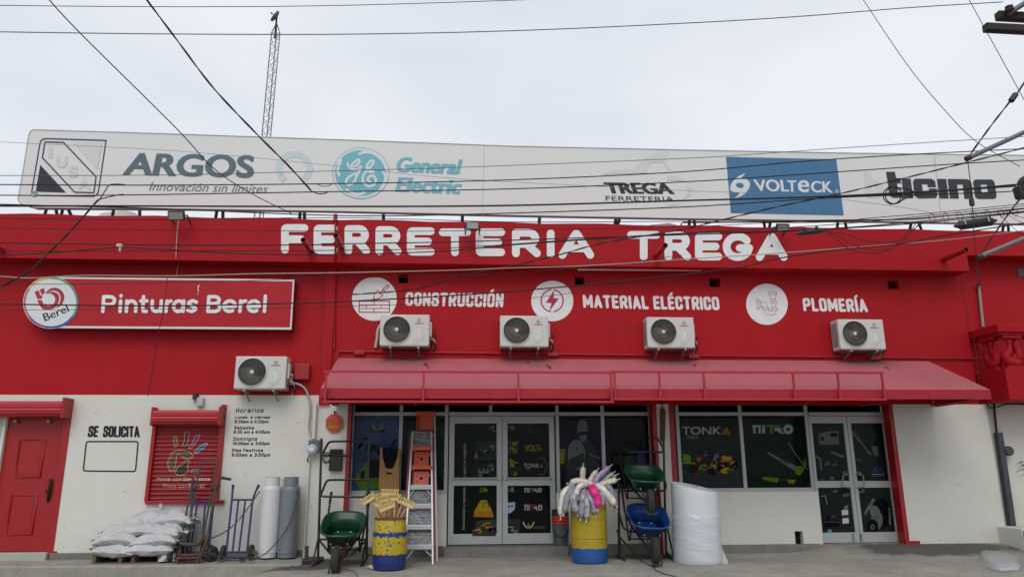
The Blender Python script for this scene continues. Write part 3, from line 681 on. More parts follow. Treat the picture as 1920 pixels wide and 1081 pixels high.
f.poly([(949, 942), (966, 940), (965, 954), (956, 962), (949, 958)], iLB); f.rect(952, 947, 956, 950, iBk); f.rect(958, 946, 962, 949, iBk); f.build('poster', D2)
# right doors
f = Flat(YD); f.poly([(1524, 790), (1578, 790), (1589, 902), (1535, 903)], PGY); f.poly([(1537, 912), (1590, 912), (1603, 1001), (1545, 1001)], PGY)
f.poly([(1535, 812), (1552, 808), (1572, 807), (1573, 832), (1554, 833), (1536, 832)], iG); f.rect(1557, 811, 1570, 818, iBk); f.ell(1542, 822, 3, 4, iBk, 12)
f.text('MOTOSOLDA', ((1559, 845), (1584, 854), (1583, 858), (1558, 849)), iW); f.text('CAR', ((1579, 883), (1588, 883), (1588, 887), (1579, 887)), iW); f.text('ACCES', ((1580, 926), (1592, 923), (1593, 928), (1581, 931)), iW)
f.stroke([(1531, 855), (1538, 860), (1540, 880)], 3, iG); 
for i, (x, y, s, pal) in enumerate([(1552, 868, 8, (iG, iBk, iG)), (1565, 868, 8, (iD, iG, iG)), (1560, 896, 6, (iG, iG, iW)), (1541, 897, 6, (iP, iD, iP)), (1566, 920, 5, (iG, iG, iG)), (1583, 953, 9, (iG, iG, iBk)), (1558, 970, 10, (iBk, iD, iG))]): tool(f, x, y, s, pal, i+120)
f.poly([(1578, 955), (1590, 955), (1592, 980), (1580, 981)], iW); f.poly([(1578, 965), (1591, 964), (1592, 970), (1579, 971)], iD)
f.poly([(1545, 975), (1572, 974), (1574, 986), (1547, 988)], iBk); f.rect(1545, 977, 1574, 978.5, iP); f.stroke([(1540, 930), (1547, 928), (1551, 945)], 2, iG)
f.ell(1556, 995, 4, 4, mat('ink_teal', (.03, .30, .24), .7), 14); f.build('poster', D3)
f = Flat(YD); f.poly([(1595, 790), (1649, 790), (1663, 901), (1609, 902)], PGY); f.poly([(1611, 912), (1666, 911), (1676, 1000), (1618, 1001)], PGY)
f.poly([(1597, 802), (1602, 800), (1640, 850), (1632, 854)], iBk); f.text('SOLDADORA Y', ((1603, 804), (1624, 831), (1621, 833), (1600, 806)), iG); f.text('CORTADORAS DE PLASMA', ((1599, 808), (1635, 851), (1632, 853), (1597, 810)), iW)
f.text('DORAS', ((1603, 856), (1617, 861), (1617, 866), (1603, 861)), iG); f.text('TAS', ((1606, 883), (1615, 883), (1615, 887), (1606, 887)), iW); f.text('RIOS', ((1611, 920), (1620, 916), (1621, 921), (1612, 925)), iW)
f.poly([(1632, 808), (1643, 806), (1645, 825), (1637, 828)], iD); f.poly([(1634, 835), (1646, 836), (1648, 856), (1638, 852)], iG); f.textr('AX', 1636, 873, 1657, 885, iP, .03); f.rect(1636, 888, 1658, 889, iW); f.rect(1636, 891, 1656, 892, iG)
f.ell(1652, 962, 17, 30, iBk, 26); f.ell(1640, 958, 9, 12, iG, 20, -20); f.ell(1644, 974, 11, 18, iG, 24); f.textr('AX', 1638, 966, 1648, 972, iBk); f.ell(1636, 987, 11, 15, iBk, 24); f.ell(1636, 987, 4, 5, iG, 16); f.ell(1636, 987, 2, 2.6, iBk, 12)
f.text('COMPRESORES', ((1619, 962), (1637, 933), (1641, 936), (1623, 965)), iW); f.poly([(1666, 948), (1672, 948), (1674, 985), (1668, 985)], iBk); f.text('ABRASIVOS', ((1667, 983), (1666, 951), (1669, 951), (1671, 983)), iW)
f.build('poster', D4)

# ------------------------------------------------------------------ lettering painted on the band and the walls
YL = YB-.006
def glyph(ch):
    return {'F': [[(0, 0), (0, 1), (1, 1)], [(0, .48), (.82, .48)]], 'E': [[(1, 1), (0, 1), (0, 0), (1, 0)], [(0, .5), (.86, .5)]],
        'R': [[(0, 0), (0, 1), (.6, 1)]+arc(.6, .73, .33, .27, 90, -90, 8)[1:]+[(0, .46)], [(.5, .46), (1, 0)]], 'T': [[(0, 1), (1, 1)], [(.5, 1), (.5, 0)]],
        'I': [[(.5, 0), (.5, 1)]], 'A': [[(0, 0), (.5, 1), (1, 0)], [(.2, .3), (.8, .3)]],
        'G': [arc(.5, .5, .5, .5, 38, 330, 18)+[(1, .44), (.58, .44)]]}[ch]
f = Flat(YL); SWD = 14.5
FL = [('F', 527, 578, 420, 475), ('E', 588, 633, 421, 476), ('R', 646, 694, 422, 477), ('R', 704, 753, 424, 478), ('E', 763, 815, 426, 479), ('T', 823, 883, 428, 480), ('E', 892, 947, 428, 480), ('R', 960, 1014, 429, 482), ('I', 1025, 1040, 430, 483), ('A', 1047, 1114, 429, 485),
      ('T', 1176, 1238, 433, 488), ('R', 1246, 1296, 434, 488), ('E', 1303, 1354, 436, 488), ('G', 1355, 1412, 436, 489), ('A', 1417, 1477, 435, 489)]
for ch, x0, x1, y0, y1 in FL:
    h = SWD/2; w_, hh = x1-x0-2*h, y1-y0-2*h
    for st in glyph(ch):
        pts = [(x0+h+a*w_, y1-h-c*hh) for a, c in st]
        if ch in 'FEA': pts = [(p.x, p.y) for p in fillet([(a, c, 0) for a, c in pts], 4 if ch != 'A' else 5, 3)]
        f.stroke(pts, SWD, LETW)
f.build('store_name_lettering', store)
YT = YW-.0025
f = Flat(YT)
write(f, 'CONSTRUCCIÓN', ((761, 547.5), (945, 549.5), (943, 576), (760, 572.5)), 5.2, LETW, .335); write(f, 'MATERIAL', ((1092, 552), (1214, 554.5), (1217, 579.5), (1094, 576.5)), 5.2, LETW, .335); write(f, 'ELÉCTRICO', ((1224, 554.5), (1347, 556), (1350, 581), (1226, 579.5)), 5.2, LETW, .335); write(f, 'PLOMERÍA', ((1504, 558), (1623, 560), (1628, 585), (1507, 583)), 5.2, LETW, .335)
f.build('department_lettering', store)
LOGR = mat('crimson_logo_paint', (.36, .012, .045), .6)
f = Flat(YT); f.ell(702, 560, 42, 41, LETW, 56)
x_ = lambda v: 640+v/10.29; y_ = lambda v: 505+v/10.29
q = lambda pts: [(x_(a), y_(c)) for a, c in pts]
f.stroke(q([(345, 610), (930, 610), (925, 825), (342, 822)]), 2.1, LOGR, True)
for s in ([(345, 683), (928, 683)], [(345, 752), (926, 752)], [(632, 612), (632, 683)], [(486, 683), (484, 752)], [(768, 683), (767, 752)], [(628, 752), (626, 822)]): f.stroke(q(s), 1.6, LOGR)
f.stroke(q([(705, 405), (640, 470), (618, 568), (715, 565), (800, 495)]), 1.7, LOGR, True); f.stroke(q([(735, 470), (800, 400)]), 1.6, LOGR)
f.stroke(q([(795, 385), (890, 295), (925, 320), (830, 410)]), 1.6, LOGR, True); f.build('construction_emblem', store)
f = Flat(YT); f.ell(1035.5, 564, 39.5, 38, LETW, 56)
zx = lambda pts: [(640+a/3, 480+c/3) for a, c in pts]
f.stroke(zx(arc(1186, 250, 62, 62, 100, 262, 16)), 2.6, LOGR); f.stroke(zx(arc(1186, 250, 62, 62, -78, 80, 16)), 2.6, LOGR)
f.poly(zx([(1198, 188), (1150, 262), (1182, 264), (1168, 312), (1224, 238), (1194, 236)]), LOGR); f.build('electrical_emblem', store)
f = Flat(YT); f.ell(1438, 570, 39, 38.5, LETW, 56)
px_ = lambda pts: [(1380+a/10.29, 515+c/10.29) for a, c in pts]
PL = mat('plumbing_outline_paint', (.30, .08, .10), .6)
for s, c in (([(630, 335), (790, 340), (785, 380), (635, 378)], 1), ([(652, 382), (665, 465), (760, 470), (770, 385)], 0), ([(690, 470), (690, 500)], 0), ([(750, 470), (750, 500)], 0), ([(665, 505), (785, 508), (780, 545), (668, 543)], 1), ([(700, 548), (705, 628)], 0), ([(768, 548), (768, 628)], 0), ([(680, 632), (800, 632), (795, 680), (682, 678)], 1),
        ([(512, 632), (640, 635), (638, 675), (515, 672)], 1), ([(552, 680), (565, 740), (610, 772), (720, 772), (765, 735), (775, 685)], 0), ([(620, 680), (640, 702), (690, 702), (712, 682)], 0), ([(395, 475), (435, 475), (450, 660), (412, 662)], 1), ([(450, 500), (475, 510), (478, 625), (460, 635)], 0), ([(478, 515), (560, 530), (595, 570), (605, 628)], 0), ([(480, 600), (510, 608), (535, 630)], 0)):
    f.stroke(px_(s), .9, PL, bool(c))
f.build('plumbing_emblem', store)
f = Flat(YT)
write(f, 'SE', ((167, 797.5), (186, 797.5), (183, 819), (163.5, 818.5)), 4.2, BLKP, .33); write(f, 'SOLICITA', ((195, 797.5), (261.5, 798), (262, 819), (192, 819)), 4.2, BLKP, .33)
f.stroke([(p.x, p.y) for p in fillet([(162, 827, 0), (259, 827, 0), (254, 883, 0), (156, 882, 0)], 5, 4, True)], 2.6, BLKP, True); f.build('wanted_notice_lettering', store)
SCF = mat('wall_scuff', (.36, .35, .30), .8)
f = Flat(YW-.002); r_ = random.Random(21)
for (x, y) in [(112, 1018), (118, 1022), (108, 1026), (135, 1008), (98, 1030), (150, 1024), (128, 950), (232, 920), (134, 812), (206, 766), (180, 772), (560, 790), (528, 812), (462, 888), (430, 772), (120, 985), (140, 1000), (1735, 905), (1760, 900), (1716, 1008), (1760, 1012), (1700, 765), (1795, 905), (1800, 1014), (1300, 1010), (1735, 1015), (575, 990), (582, 950), (571, 1020), (1845, 1000)]:
    t_ = r_.uniform(0, 3.1); L_ = r_.uniform(1.5, 6); f.smooth([(x, y), (x+L_*.5*math.cos(t_)+r_.uniform(-1, 1), y+L_*.5*math.sin(t_)*.6), (x+L_*math.cos(t_), y+L_*math.sin(t_)*.6)], r_.uniform(.5, 1.3), SCF, 3)
f.build('wall_scuff', store)
f = Flat(YT)
hx = lambda v: 270+v/3.169; hy = lambda v: 740+v/3.169
for s, x0, y0, x1, y1, bd in (('Horarios', 546, 76, 709, 104, 1), ('Lunes', 541, 122, 613, 140, 0), ('a viernes', 632, 122, 747, 140, 0), ('8:30am a 6:30pm', 537, 148, 738, 172, 0), ('Sabados', 535, 184, 652, 203, 0), ('8:30 am a 6:00pm', 531, 209, 747, 233, 0), ('Domingos', 529, 248, 671, 275, 0), ('10:00am a 3:00pm', 526, 277, 745, 302, 0), ('Dias Festivos', 521, 317, 706, 336, 0), ('9:00am a 3:00pm', 519, 344, 748, 370, 0)):
    d_ = any(c in s for c in 'gp'); yb = hy(y1)-(1.7 if d_ else 0)
    write(f, s, ((hx(x0)+1, hy(y0)), (hx(x1)+1, hy(y0)), (hx(x1), yb), (hx(x0), yb)), 1.25 if not bd else 1.5, BLKP, .34)
f.build('opening_hours_lettering', store)

# ------------------------------------------------------------------ red entrance door on the left
dr = thing_part('red_door', store)
yd = YW+.06
o = MB(); xh = PX(103, 1000, YW)
dx0, dx1 = PX(-12, 900, YW), PX(105, 900, YW); dz0, dz1 = PZ(50, 1033, YW), zd1
o.box((dx0, yd, dz0), (dx1, yd+.05, dz1), REDG)
for (ax, ay), (bx, by) in (((40, 826), (76, 895)), ((23, 929), (64, 1002))):
    xa, xb, za, zb = PX(ax-7, ay, yd), PX(bx, ay, yd), PZ(50, by, yd), PZ(50, ay, yd)
    pass
for za, zb in ((PZ(50, 894, yd), PZ(50, 824, yd)), (PZ(50, 1001, yd), PZ(50, 928, yd))):
    xa, xb = PX(33, 860, yd), PX(80, 860, yd); r = .014
    o.tube([(xa, yd-.004, za), (xb, yd-.004, za), (xb, yd-.004, zb), (xa, yd-.004, zb)], r, REDG, 6, True)
    o.box((xa+.04, yd-.004, za+.04), (xb-.04, yd+.01, zb-.04), REDG, .003)
o.build('door_leaf', dr)
o = MB(); BRS = mat('aged_brass', (.05, .03, .018), .45, metal=.6, var=.5, vscale=20)
o.tube(curve([P(95, 900, yd-.01), P(94, 902, yd-.05), P(92, 915, yd-.06), P(90, 928, yd-.05), P(89, 940, yd-.01)]), [.014]*25, BRS, 8)
q = P(93, 915, yd-.01); o.box((q.x-.028, yd-.014, q.z-.17), (q.x+.028, yd, q.z+.15), BRS, .006); o.lathe(P(91, 919, yd-.02), [(.02, 0), (.034, .01), (.034, .03), (.01, .04)], BRS, 14, Vector((0, -1, 0))); o.build('door_handle', dr)
o = MB(); o.box((dx1, YW-.01, dz0-.04), (xd1+.035, YW+.15, dz1+.02), REDG); o.box((dx1, YW-.02, dz0-.09), (xd1+.09, YW+.03, dz0-.0), REDG)
o.box((PX(-40, 900, YW), YW-.006, dz0), (dx0, YW+.15, dz1), ALU)
o.build('door_jamb', dr)
# roll-up hood above the door
def hood(x0, x1, zc, r, name, parent, y):
    o = MB(); n_ = 16
    for i in range(n_):                       # ribbed drum of the rolled shutter
        a0, a1 = 2*math.pi*i/n_, 2*math.pi*(i+1)/n_; am = (a0+a1)/2
        p = [(x0, y+r*math.cos(a), zc+r*math.sin(a)) for a in (a0, am, a1)]
        p[1] = (x0, y+(r+.012)*math.cos(am), zc+(r+.012)*math.sin(am))
        v = p+[(x1, b_, c_) for _, b_, c_ in p]
        o.add(v, [(0, 1, 4, 3), (1, 2, 5, 4)], REDM)
    for x in (x0-.004, x1+.004): o.lathe((x, y, zc), [(r*.98, -.003), (r*.98, .003)], REDM, 16, Vector((1, 0, 0)), smooth=False)
    o.box((x1+.01, y-r-.01, zc-r-.03), (x1+.05, YW+.0, zc+r+.06), REDG); o.box((x0-.05, y-r*.2, zc-r-.03), (x0-.01, YW, zc+r+.06), REDG)
    return o.build(name, parent)
hood(PX(-60, 768, 12.12), PX(119, 768, 12.12), PZ(60, 766, 12.12), .11, 'shutter_hood', dr, 12.15)
o = MB()
for px in (30, 92): o.lathe(P(px, 789, YW+.03), [(.028, -.02), (.028, .03), (.01, .035)], STEELG, 12, Vector((0, -1, 0)))
o.build('shutter_roller', dr)

# ------------------------------------------------------------------ roller shutter with the hand print
rs = thing_part('roller_shutter', store)
ysh = YW-.0
cx0, cx1 = PX(288, 860, ysh), PX(408, 860, ysh); cz0, cz1 = PZ(345, 937, ysh), PZ(345, 782, ysh)
NS = 19; SH = (cz1-cz0)/NS
def slat(z): 
    t = ((z-cz0)/SH) % 1; return -.020*math.sin(math.pi*min(1, t/.8)) if t < .8 else 0
o = MB(); rows = []
ts = [0, .1, .25, .4, .55, .7, .8, .9]
zz = [cz0+SH*(k+t) for k in range(NS) for t in ts]+[cz1]
vs = []
for z in zz: vs += [(cx0, ysh+.015+slat(z), z), (cx1, ysh+.015+slat(z), z)]
SHM = mat('shutter_maroon', (.26, .006, .012), .45, var=.3, vscale=6)
o.add(vs, [(2*i, 2*i+1, 2*i+3, 2*i+2) for i in range(len(zz)-1)], SHM); o.build('curtain', rs)
hood(PX(288, 780, 12.14), PX(411, 780, 12.14), PZ(345, 781.5, 12.14), .10, 'shutter_hood', rs, 12.17)
o = MB()
o.box((cx0-.055, YW-.05, cz0-.02), (cx0, YW+.02, cz1+.12), REDG, .004); o.box((cx1, YW-.05, cz0-.02), (cx1+.075, YW+.02, cz1+.2), REDG, .004)
o.build('guide_rail', rs)
o = MB(); o.box((PX(272, 940, YW-.06), YW-.06, cz0-.055), (PX(408, 940, YW-.06)+.09, YW-.002, cz0), REDG, .005); o.build('bottom_bar', rs)
# prints that follow the slats
iBr = mat('print_brown', (.16, .075, .03), .6, var=.3, vscale=8); iDb = mat('print_dark_brown', (.055, .032, .015), .6, var=.3, vscale=8); iVi = mat('print_violet', (.20, .035, .16), .6); iBlu = mat('print_blue', (.03, .16, .36), .6); iCr = mat('print_cream', (.50, .38, .28), .6)
f = Flat(fn=lambda x, y, k: P(x, y, ysh-.0025-k))
sx = lambda pts: [(270+a/5.69, 760+c/5.69) for a, c in pts]
def blob(pts, M):
    c = [(p.x, p.y) for p in curve([(a, b_, 0) for a, b_ in pts+[pts[0]]], 5)][:-1]; f.poly(sx(c), M); f.stroke(sx(c), 1.1, iCr, True)
blob([(318, 335), (330, 325), (345, 335), (350, 370), (355, 415), (335, 440), (318, 430), (322, 400), (312, 360)], iBr)
blob([(440, 285), (460, 277), (480, 290), (472, 330), (465, 380), (445, 425), (415, 430), (408, 415), (430, 380), (430, 330)], iDb)
blob([(560, 315), (595, 312), (580, 350), (545, 400), (512, 445), (480, 450), (475, 435), (515, 400), (535, 345)], iVi)
blob([(530, 490), (560, 465), (600, 425), (660, 398), (675, 410), (630, 455), (580, 495), (545, 505)], iBlu)
blob([(300, 500), (340, 478), (420, 475), (490, 500), (520, 530), (500, 560), (450, 565), (400, 540), (370, 510), (350, 530), (340, 600), (330, 660), (300, 695), (265, 680), (252, 600), (268, 560)], iBr)
blob([(335, 700), (360, 655), (410, 620), (450, 585), (478, 590), (462, 640), (470, 690), (430, 730), (370, 742), (338, 725)], iDb)
blob([(505, 690), (530, 675), (575, 677), (582, 700), (560, 718), (515, 715)], iBr)
for s, x0, y0, x1, y1, bd in (('Pinta con', 135, 762, 400, 800, .0), ('Confianza', 415, 760, 705, 800, .03), ('Pinta con', 200, 835, 460, 875, .0), ('Berel', 472, 832, 640, 875, .035)):
    (a, b_), (c_, d_) = sx([(x0, y0), (x1, y1)]); write(f, s, ((a+.8, b_), (c_+.8, b_), (c_, d_), (a, d_)), 1.9 if bd else 1.2, iCr, .33)
o = f.mb.build('handprint_mural', rs, split=False)
bm = bmesh.new(); bm.from_mesh(o.data)
off = Vector(store.location)
for k in range(NS+1):
    for t in ts[:-1]:
        z = cz0+SH*(k+t)
        bmesh.ops.bisect_plane(bm, geom=bm.verts[:]+bm.edges[:]+bm.faces[:], plane_co=Vector((0, 0, z))-off, plane_no=(0, 0, 1))
for v in bm.verts: v.co.y += .015+slat(v.co.z+off.z)
bm.to_mesh(o.data); bm.free()
# ------------------------------------------------------------------ small fixed parts of the store
for px, py in ((583, 471), (641, 463), (1229, 480), (1768, 487), (6, 470)):
    p = P(px, py, YB); o = MB()
    o.lathe(p, [(.045, -.01), (.045, .62), (.036, .62), (.036, .5)], REDG, 16, Vector((0, -1, 0)), mats=[REDG, REDG, DARK]); o.build('drain_spout', store)
o = MB()
pts = [P(634, 688, YW-.03), P(634, 658, YW-.03), P(760, 659.5, YW-.03), P(1180, 665, YW-.03), P(1600, 669, YW-.03), P(1836, 672, YW-.03)]
o.tube(fillet(pts, .04), .016, REDG, 8)
for px, py in ((674, 660.5), (1036, 664), (1300, 668), (1640, 671)):
    q = P(px, py, YW-.03); o.obox(q, (.09, 0, 0), (0, .035, 0), (0, 0, .034), REDG, .008)
o.build('wall_conduit', store)
o = MB()
for pts, r in (([P(629, 410, YB-.02), P(629, 488, YB-.02), P(629, 497, YW-.03), P(626, 655, YW-.03)], .018), ([P(612, 500, YW-.06), P(600, 735, YW-.03)], .008), ([P(1803, 503, YW-.02), P(1830, 660, YW-.02), P(1838, 740, YW-.02)], .006)):
    o.tube(pts, r, REDG, 6)
o.obox(P(629, 408, YB-.03), (.03, 0, 0), (0, .03, 0), (0, 0, .06), REDG, .006); o.build('riser_pipe', store)
o = MB(); q = P(567, 697, YW-.05); o.obox(q, (.12, 0, 0), (0, .05, 0), (0, 0, .13), REDG, .008); o.obox(q+Vector((0, -.052, 0)), (.105, 0, 0), (0, .004, 0), (0, 0, .115), REDG, .002); o.build('junction_box', store)
o = MB(); o.tube([P(1083, 505, 12.16), P(1314, 506, 12.16)], .016, LETW, 8); a, c = P(1083, 501, 12.2), P(1314, 502, 12.2); o.box((a.x, 12.17, a.z), (c.x, 12.3, a.z+.03), REDG); o.build('tube_light', store)

# ------------------------------------------------------------------ awning
YA = 10.88
zw, zf, zv = PZ(1200, 674, YW), PZ(1200, 728.5, YA), PZ(1200, 747, YA)
ax0, ax1 = PX(634, 672, YW-.02), PX(1741, 681, YW-.02)
aw = thing('awning', 'long faded red canvas awning over the shop windows and glass doors', 'awning', ((ax0+ax1)/2, YW, zw))
CAN = mat('faded_red_canvas', (.42, .108, .127), .48, var=.4, vscale=2.2, bump=.10, bscale=70, spec=.45, col2=(.39, .155, .16))
VAL = mat('red_valance_canvas', (.38, .018, .032), .6, var=.3, vscale=3, spec=.3)
def can_mat(M):                              # dark brownish patches with uneven edges on the canvas under the air conditioners
    t = M.node_tree; n = t.nodes; l = t.links; b = n['Principled BSDF']; src = b.inputs['Base Color'].links[0].from_socket
    g = n.new('ShaderNodeNewGeometry'); prev = src
    for px in (760, 985, 1262, 1620):
        c = P(px, 676, YW)
        s = n.new('ShaderNodeVectorMath'); s.operation = 'SUBTRACT'; l.new(g.outputs['Position'], s.inputs[0]); s.inputs[1].default_value = (c.x, YW-.05, c.z)
        d = n.new('ShaderNodeVectorMath'); d.operation = 'DIVIDE'; l.new(s.outputs[0], d.inputs[0]); d.inputs[1].default_value = (.75, .5, 9)
        q = n.new('ShaderNodeVectorMath'); q.operation = 'LENGTH'; l.new(d.outputs[0], q.inputs[0])
        z = n.new('ShaderNodeTexNoise'); z.inputs['Scale'].default_value = 4; l.new(g.outputs['Position'], z.inputs['Vector'])
        a = n.new('ShaderNodeMath'); a.operation = 'MULTIPLY_ADD'; l.new(z.outputs[0], a.inputs[0]); a.inputs[1].default_value = .8; l.new(q.outputs['Value'], a.inputs[2])
        mr = n.new('ShaderNodeMapRange'); l.new(a.outputs[0], mr.inputs[0]); mr.inputs[1].default_value = .45; mr.inputs[2].default_value = 1.35; mr.inputs[3].default_value = .75; mr.inputs[4].default_value = 0
        x = n.new('ShaderNodeMixRGB'); l.new(mr.outputs[0], x.inputs[0]); l.new(prev, x.inputs[1]); x.inputs[2].default_value = (.10, .085, .07, 1); prev = x.outputs[0]
    l.new(prev, b.inputs['Base Color'])
can_mat(CAN)
o = MB(); nX, nY = 60, 6; vs = []
for j in range(nY+1):
    for i in range(nX+1):
        t = j/nY; x = ax0+(ax1-ax0)*i/nX; sag = -.012*math.sin(math.pi*t)*abs(math.sin(i*math.pi/6))
        vs.append((x, YW-.02+(YA-YW+.02)*t, zw+(zf-zw)*t+sag))
o.add(vs, [(j*(nX+1)+i, j*(nX+1)+i+1, (j+1)*(nX+1)+i+1, (j+1)*(nX+1)+i) for j in range(nY) for i in range(nX)], CAN, True)
o.build('canopy', aw)
o = MB(); o.box((ax0, YA-.004, zv), (ax1, YA+.004, zf), VAL)
for x in (ax0, ax1): 
    o.add([(x, YA, zv), (x, YW-.02, zv), (x, YW-.02, zw), (x, YA, zf)], [(0, 1, 2, 3)], VAL)
o.build('valance', aw)
def Pc(px, py):                               # a point on the sloping canvas
    d = ray(px, py); k = (zf-zw)/(YA-YW); t_ = (zw+k*(CAM.y-YW)-CAM.z)/(d.z-k*d.y); return CAM+d*t_+Vector((0, -.008, .012))
for px, py, a, c in ((798, 683, 5, 2.5), (803, 688, 3, 1.5), (1027, 686, 4, 2), (1031, 690, 2.5, 2), (1303, 685, 4, 2), (1661, 689, 3.5, 1.6), (1665, 693, 2, 1), (990, 681, 4, .8)):
    r = random.Random(px); o = MB(); o.poly([Pc(px+a*math.cos(t*1.05)*r.uniform(.6, 1.1), py+c*math.sin(t*1.05)*r.uniform(.6, 1.1)) for t in range(6)], REDM if px not in (990, 1031) else DARK); o.build('canvas_tear', aw)
o = MB()
for i in range(9):
    x = ax0+.03+(ax1-ax0-.06)*i/8
    o.tube([(x, YW, zw-.03), (x, YA+.03, zf-.03)], .016, REDM, 6); o.tube([(x, YA+.03, zv+.03), (x, YW, zv+.03)], .016, REDM, 6)
for y, z in ((YA+.03, zf-.035), (YA+.03, zv+.02), (YW-.03, zw-.04)): o.tube([(ax0, y, z), (ax1, y, z)], .018, REDM, 6)
o.build('awning_frame', aw)
def signframe(x0, x1, yt, yb0, yb1, vert, label):
    Y = YA-.07; a = P(x0, yb0, Y)
    t = thing('empty_banner_frame', label, 'metal frame', (P((x0+x1)/2, yb0, Y)), 'red frames in front of the awning')
    o = MB(); h = .016
    def bar(p, q):
        p, q = Vector(p), Vector(q); d = (q-p); L2 = d.length/2; d.normalize(); s = Vector((0, 1, 0)); u = d.cross(s).normalized()
        o.obox((p+q)/2, d*(L2+h), s*h, u*h, REDM)
    zt, zb = PZ((x0+x1)/2, yt, Y), PZ((x0+x1)/2, (yb0+yb1)/2, Y)
    xs_ = [PX(v, 725, Y) for v in vert]
    for z in (zt, zb): bar((xs_[0]-h, Y, z), (xs_[-1]+h, Y, z))
    o.build('rail', t); o2 = o
    for x in xs_:
        o = MB(); z0, z1 = zb+h, zt-h
        o.box((x-h*.9, Y-h*.9, z0), (x+h*.9, Y+h*.9, z1), REDM); o.box((x-h*.8, Y+h, zv+.02), (x+h*.8, YA+.03, zv+.05), REDM); o.build('upright', t)
signframe(610, 1147, 697, 754, 751, [610.5, 794, 972, 1146], 'longer empty red frame hanging in front of the awning, reaching its left end')
signframe(1152, 1657, 697.5, 748, 748, [1153, 1237, 1321, 1489, 1573, 1656], 'shorter empty red frame with six uprights in front of the awning, on the right')

# ------------------------------------------------------------------ rooftop sign
YS = 12.75
rsg = thing('rooftop_sign', 'long white light box sign with sponsor logos standing on the roof edge', 'sign', (P(960, 405, YS)))
top = [(62, 243), (350, 252), (640, 262), (960, 274), (1280, 281), (1600, 287), (1920, 291), (2100, 294)]
bot = [(2100, 423), (1920, 419), (1600, 413.5), (1280, 409), (960, 403), (640, 395.5), (350, 391), (64, 389)]
left = [(38, 381), (34, 374), (45, 310), (54, 253), (57, 247)]
o = MB(); pts = [P(x, y, YS) for x, y in top+bot+left]
TH = .12
inner = pts; n_ = len(pts)
o.poly(pts, SIGNW)
cen = sum(pts, Vector())/n_
rim = [p+Vector((0, .02, 0)) for p in pts]
o.add(pts+[p+Vector((0, TH, 0)) for p in pts], [(i, i+n_, (i+1) % n_+n_, (i+1) % n_) for i in range(n_)], SIGNE)
o.poly([p+Vector((0, TH, 0)) for p in reversed(pts)], SIGNE)
o.build('sign_panel', rsg)
o = MB()
o.tube([p+Vector((0, .0, 0)) for p in pts], .011, SIGNE, 6, True)
o.build('edge_trim', rsg)
SEAM = mat('panel_seam', (.44, .45, .44), .6)
f = Flat(YS-.004); f.stroke([(1752, 290), (1766, 420)], 1.0, SEAM); f.stroke([(908, 272), (905, 405)], .8, SEAM)
f.build('panel_seam', rsg)
STM = mat('sign_leg_steel', (.02, .022, .03), .6)
for pxs in ((88, 84, 392), (104, 107, 392), (118, 115, 393), (127, 133, 393), (214, 211, 393), (262, 262, 394), (407, 405, 395), (418, 418, 396), (563, 562, 397), (571, 571, 398), (719, 719, 402), (867, 867, 406), (1012, 1011, 408), (1155, 1153, 411), (1162, 1158, 412), (1293, 1292, 413), (1301, 1303, 413), (1431, 1434, 415), (1445, 1443, 415), (1571, 1570, 417), (1584, 1587, 417), (1709, 1706, 419), (1722, 1727, 419), (1882, 1880, 422), (1890, 1891, 422)):
    a = P(pxs[0], pxs[2]-3, YS+.2); d = P(pxs[1], pxs[2]+10, YS+.2)
    e = a+(d-a)*((a.z-zroof)/(a.z-d.z)); o = MB(); o.tube([a, e], .03, STM, 4, twist=.785); o.build('support_leg', rsg)
# logos of the sign
NAVY = mat('logo_navy_line', (.02, .022, .075), .6); CHAR = mat('logo_charcoal', (.010, .013, .020), .6); TEAL = mat('logo_slate_teal', (.075, .125, .145), .6)
GREYT = mat('logo_grey_text', (.16, .175, .185), .6); AQ = mat('logo_aqua', (.145, .42, .50), .6, var=.2, vscale=6); FADE = mat('logo_faded_grey', (.575, .59, .575), .6); FADT = mat('logo_faded_aqua', (.49, .59, .60), .6)
PALE = mat('logo_white', (.62, .645, .65), .6); VBL = mat('logo_panel_blue', (.040, .155, .30), .5, var=.25, vscale=3); DGR = mat('logo_dark_grey', (.022, .027, .032), .6)
ix = lambda pts: [(40+a/6.553, 235+c/6.553) for a, c in pts]
Y1 = YS-.006
f = Flat(Y1)
pts = [(120, 855)]+[(p.x, p.y) for p in fillet([(120, 855, 0), (238, 160, 0), (1040, 185, 0)], 70, 6)][1:]+[(975, 625)]
f.stroke(ix(pts), 2.2, NAVY, cap=False)
pts = [(968, 660)]+[(p.x, p.y) for p in fillet([(975, 620, 0), (938, 870, 0), (120, 857, 0)], 75, 6)][1:]
f.stroke(ix([(975, 622)]+pts[1:]), 2.2, NAVY, cap=False)
f.stroke(ix([(290, 203), (518, 210), (918, 632), (890, 826), (655, 820), (258, 395)]), 2.4, NAVY, True)
f.poly(ix([(232, 485), (547, 825), (175, 812)]), CHAR); f.poly(ix([(640, 212), (990, 215), (935, 545), (840, 430)]), FADE)
for ch, x0, y0, x1, y1 in (('I', 330, 262, 378, 395), ('U', 428, 370, 560, 518), ('S', 580, 490, 695, 640), ('A', 700, 640, 850, 780)):
    (a, b_), (c_, d_) = ix([(x0, y0), (x1, y1)]); f.textr(ch, a, b_, c_, d_, FADE, .05, lean=1)
f.build('monogram_logo', rsg)
f = Flat(Y1); f.text('ARGOS', ((240, 286), (478, 291), (476, 334), (229, 328)), TEAL, .02, fat=.06); f.build('supplier_lettering', rsg)
f = Flat(Y1); f.text('Innovación sin límites', ((281, 341), (503, 346), (501, 362), (279, 357)), GREYT, 0, .25); f.build('slogan_lettering', rsg)
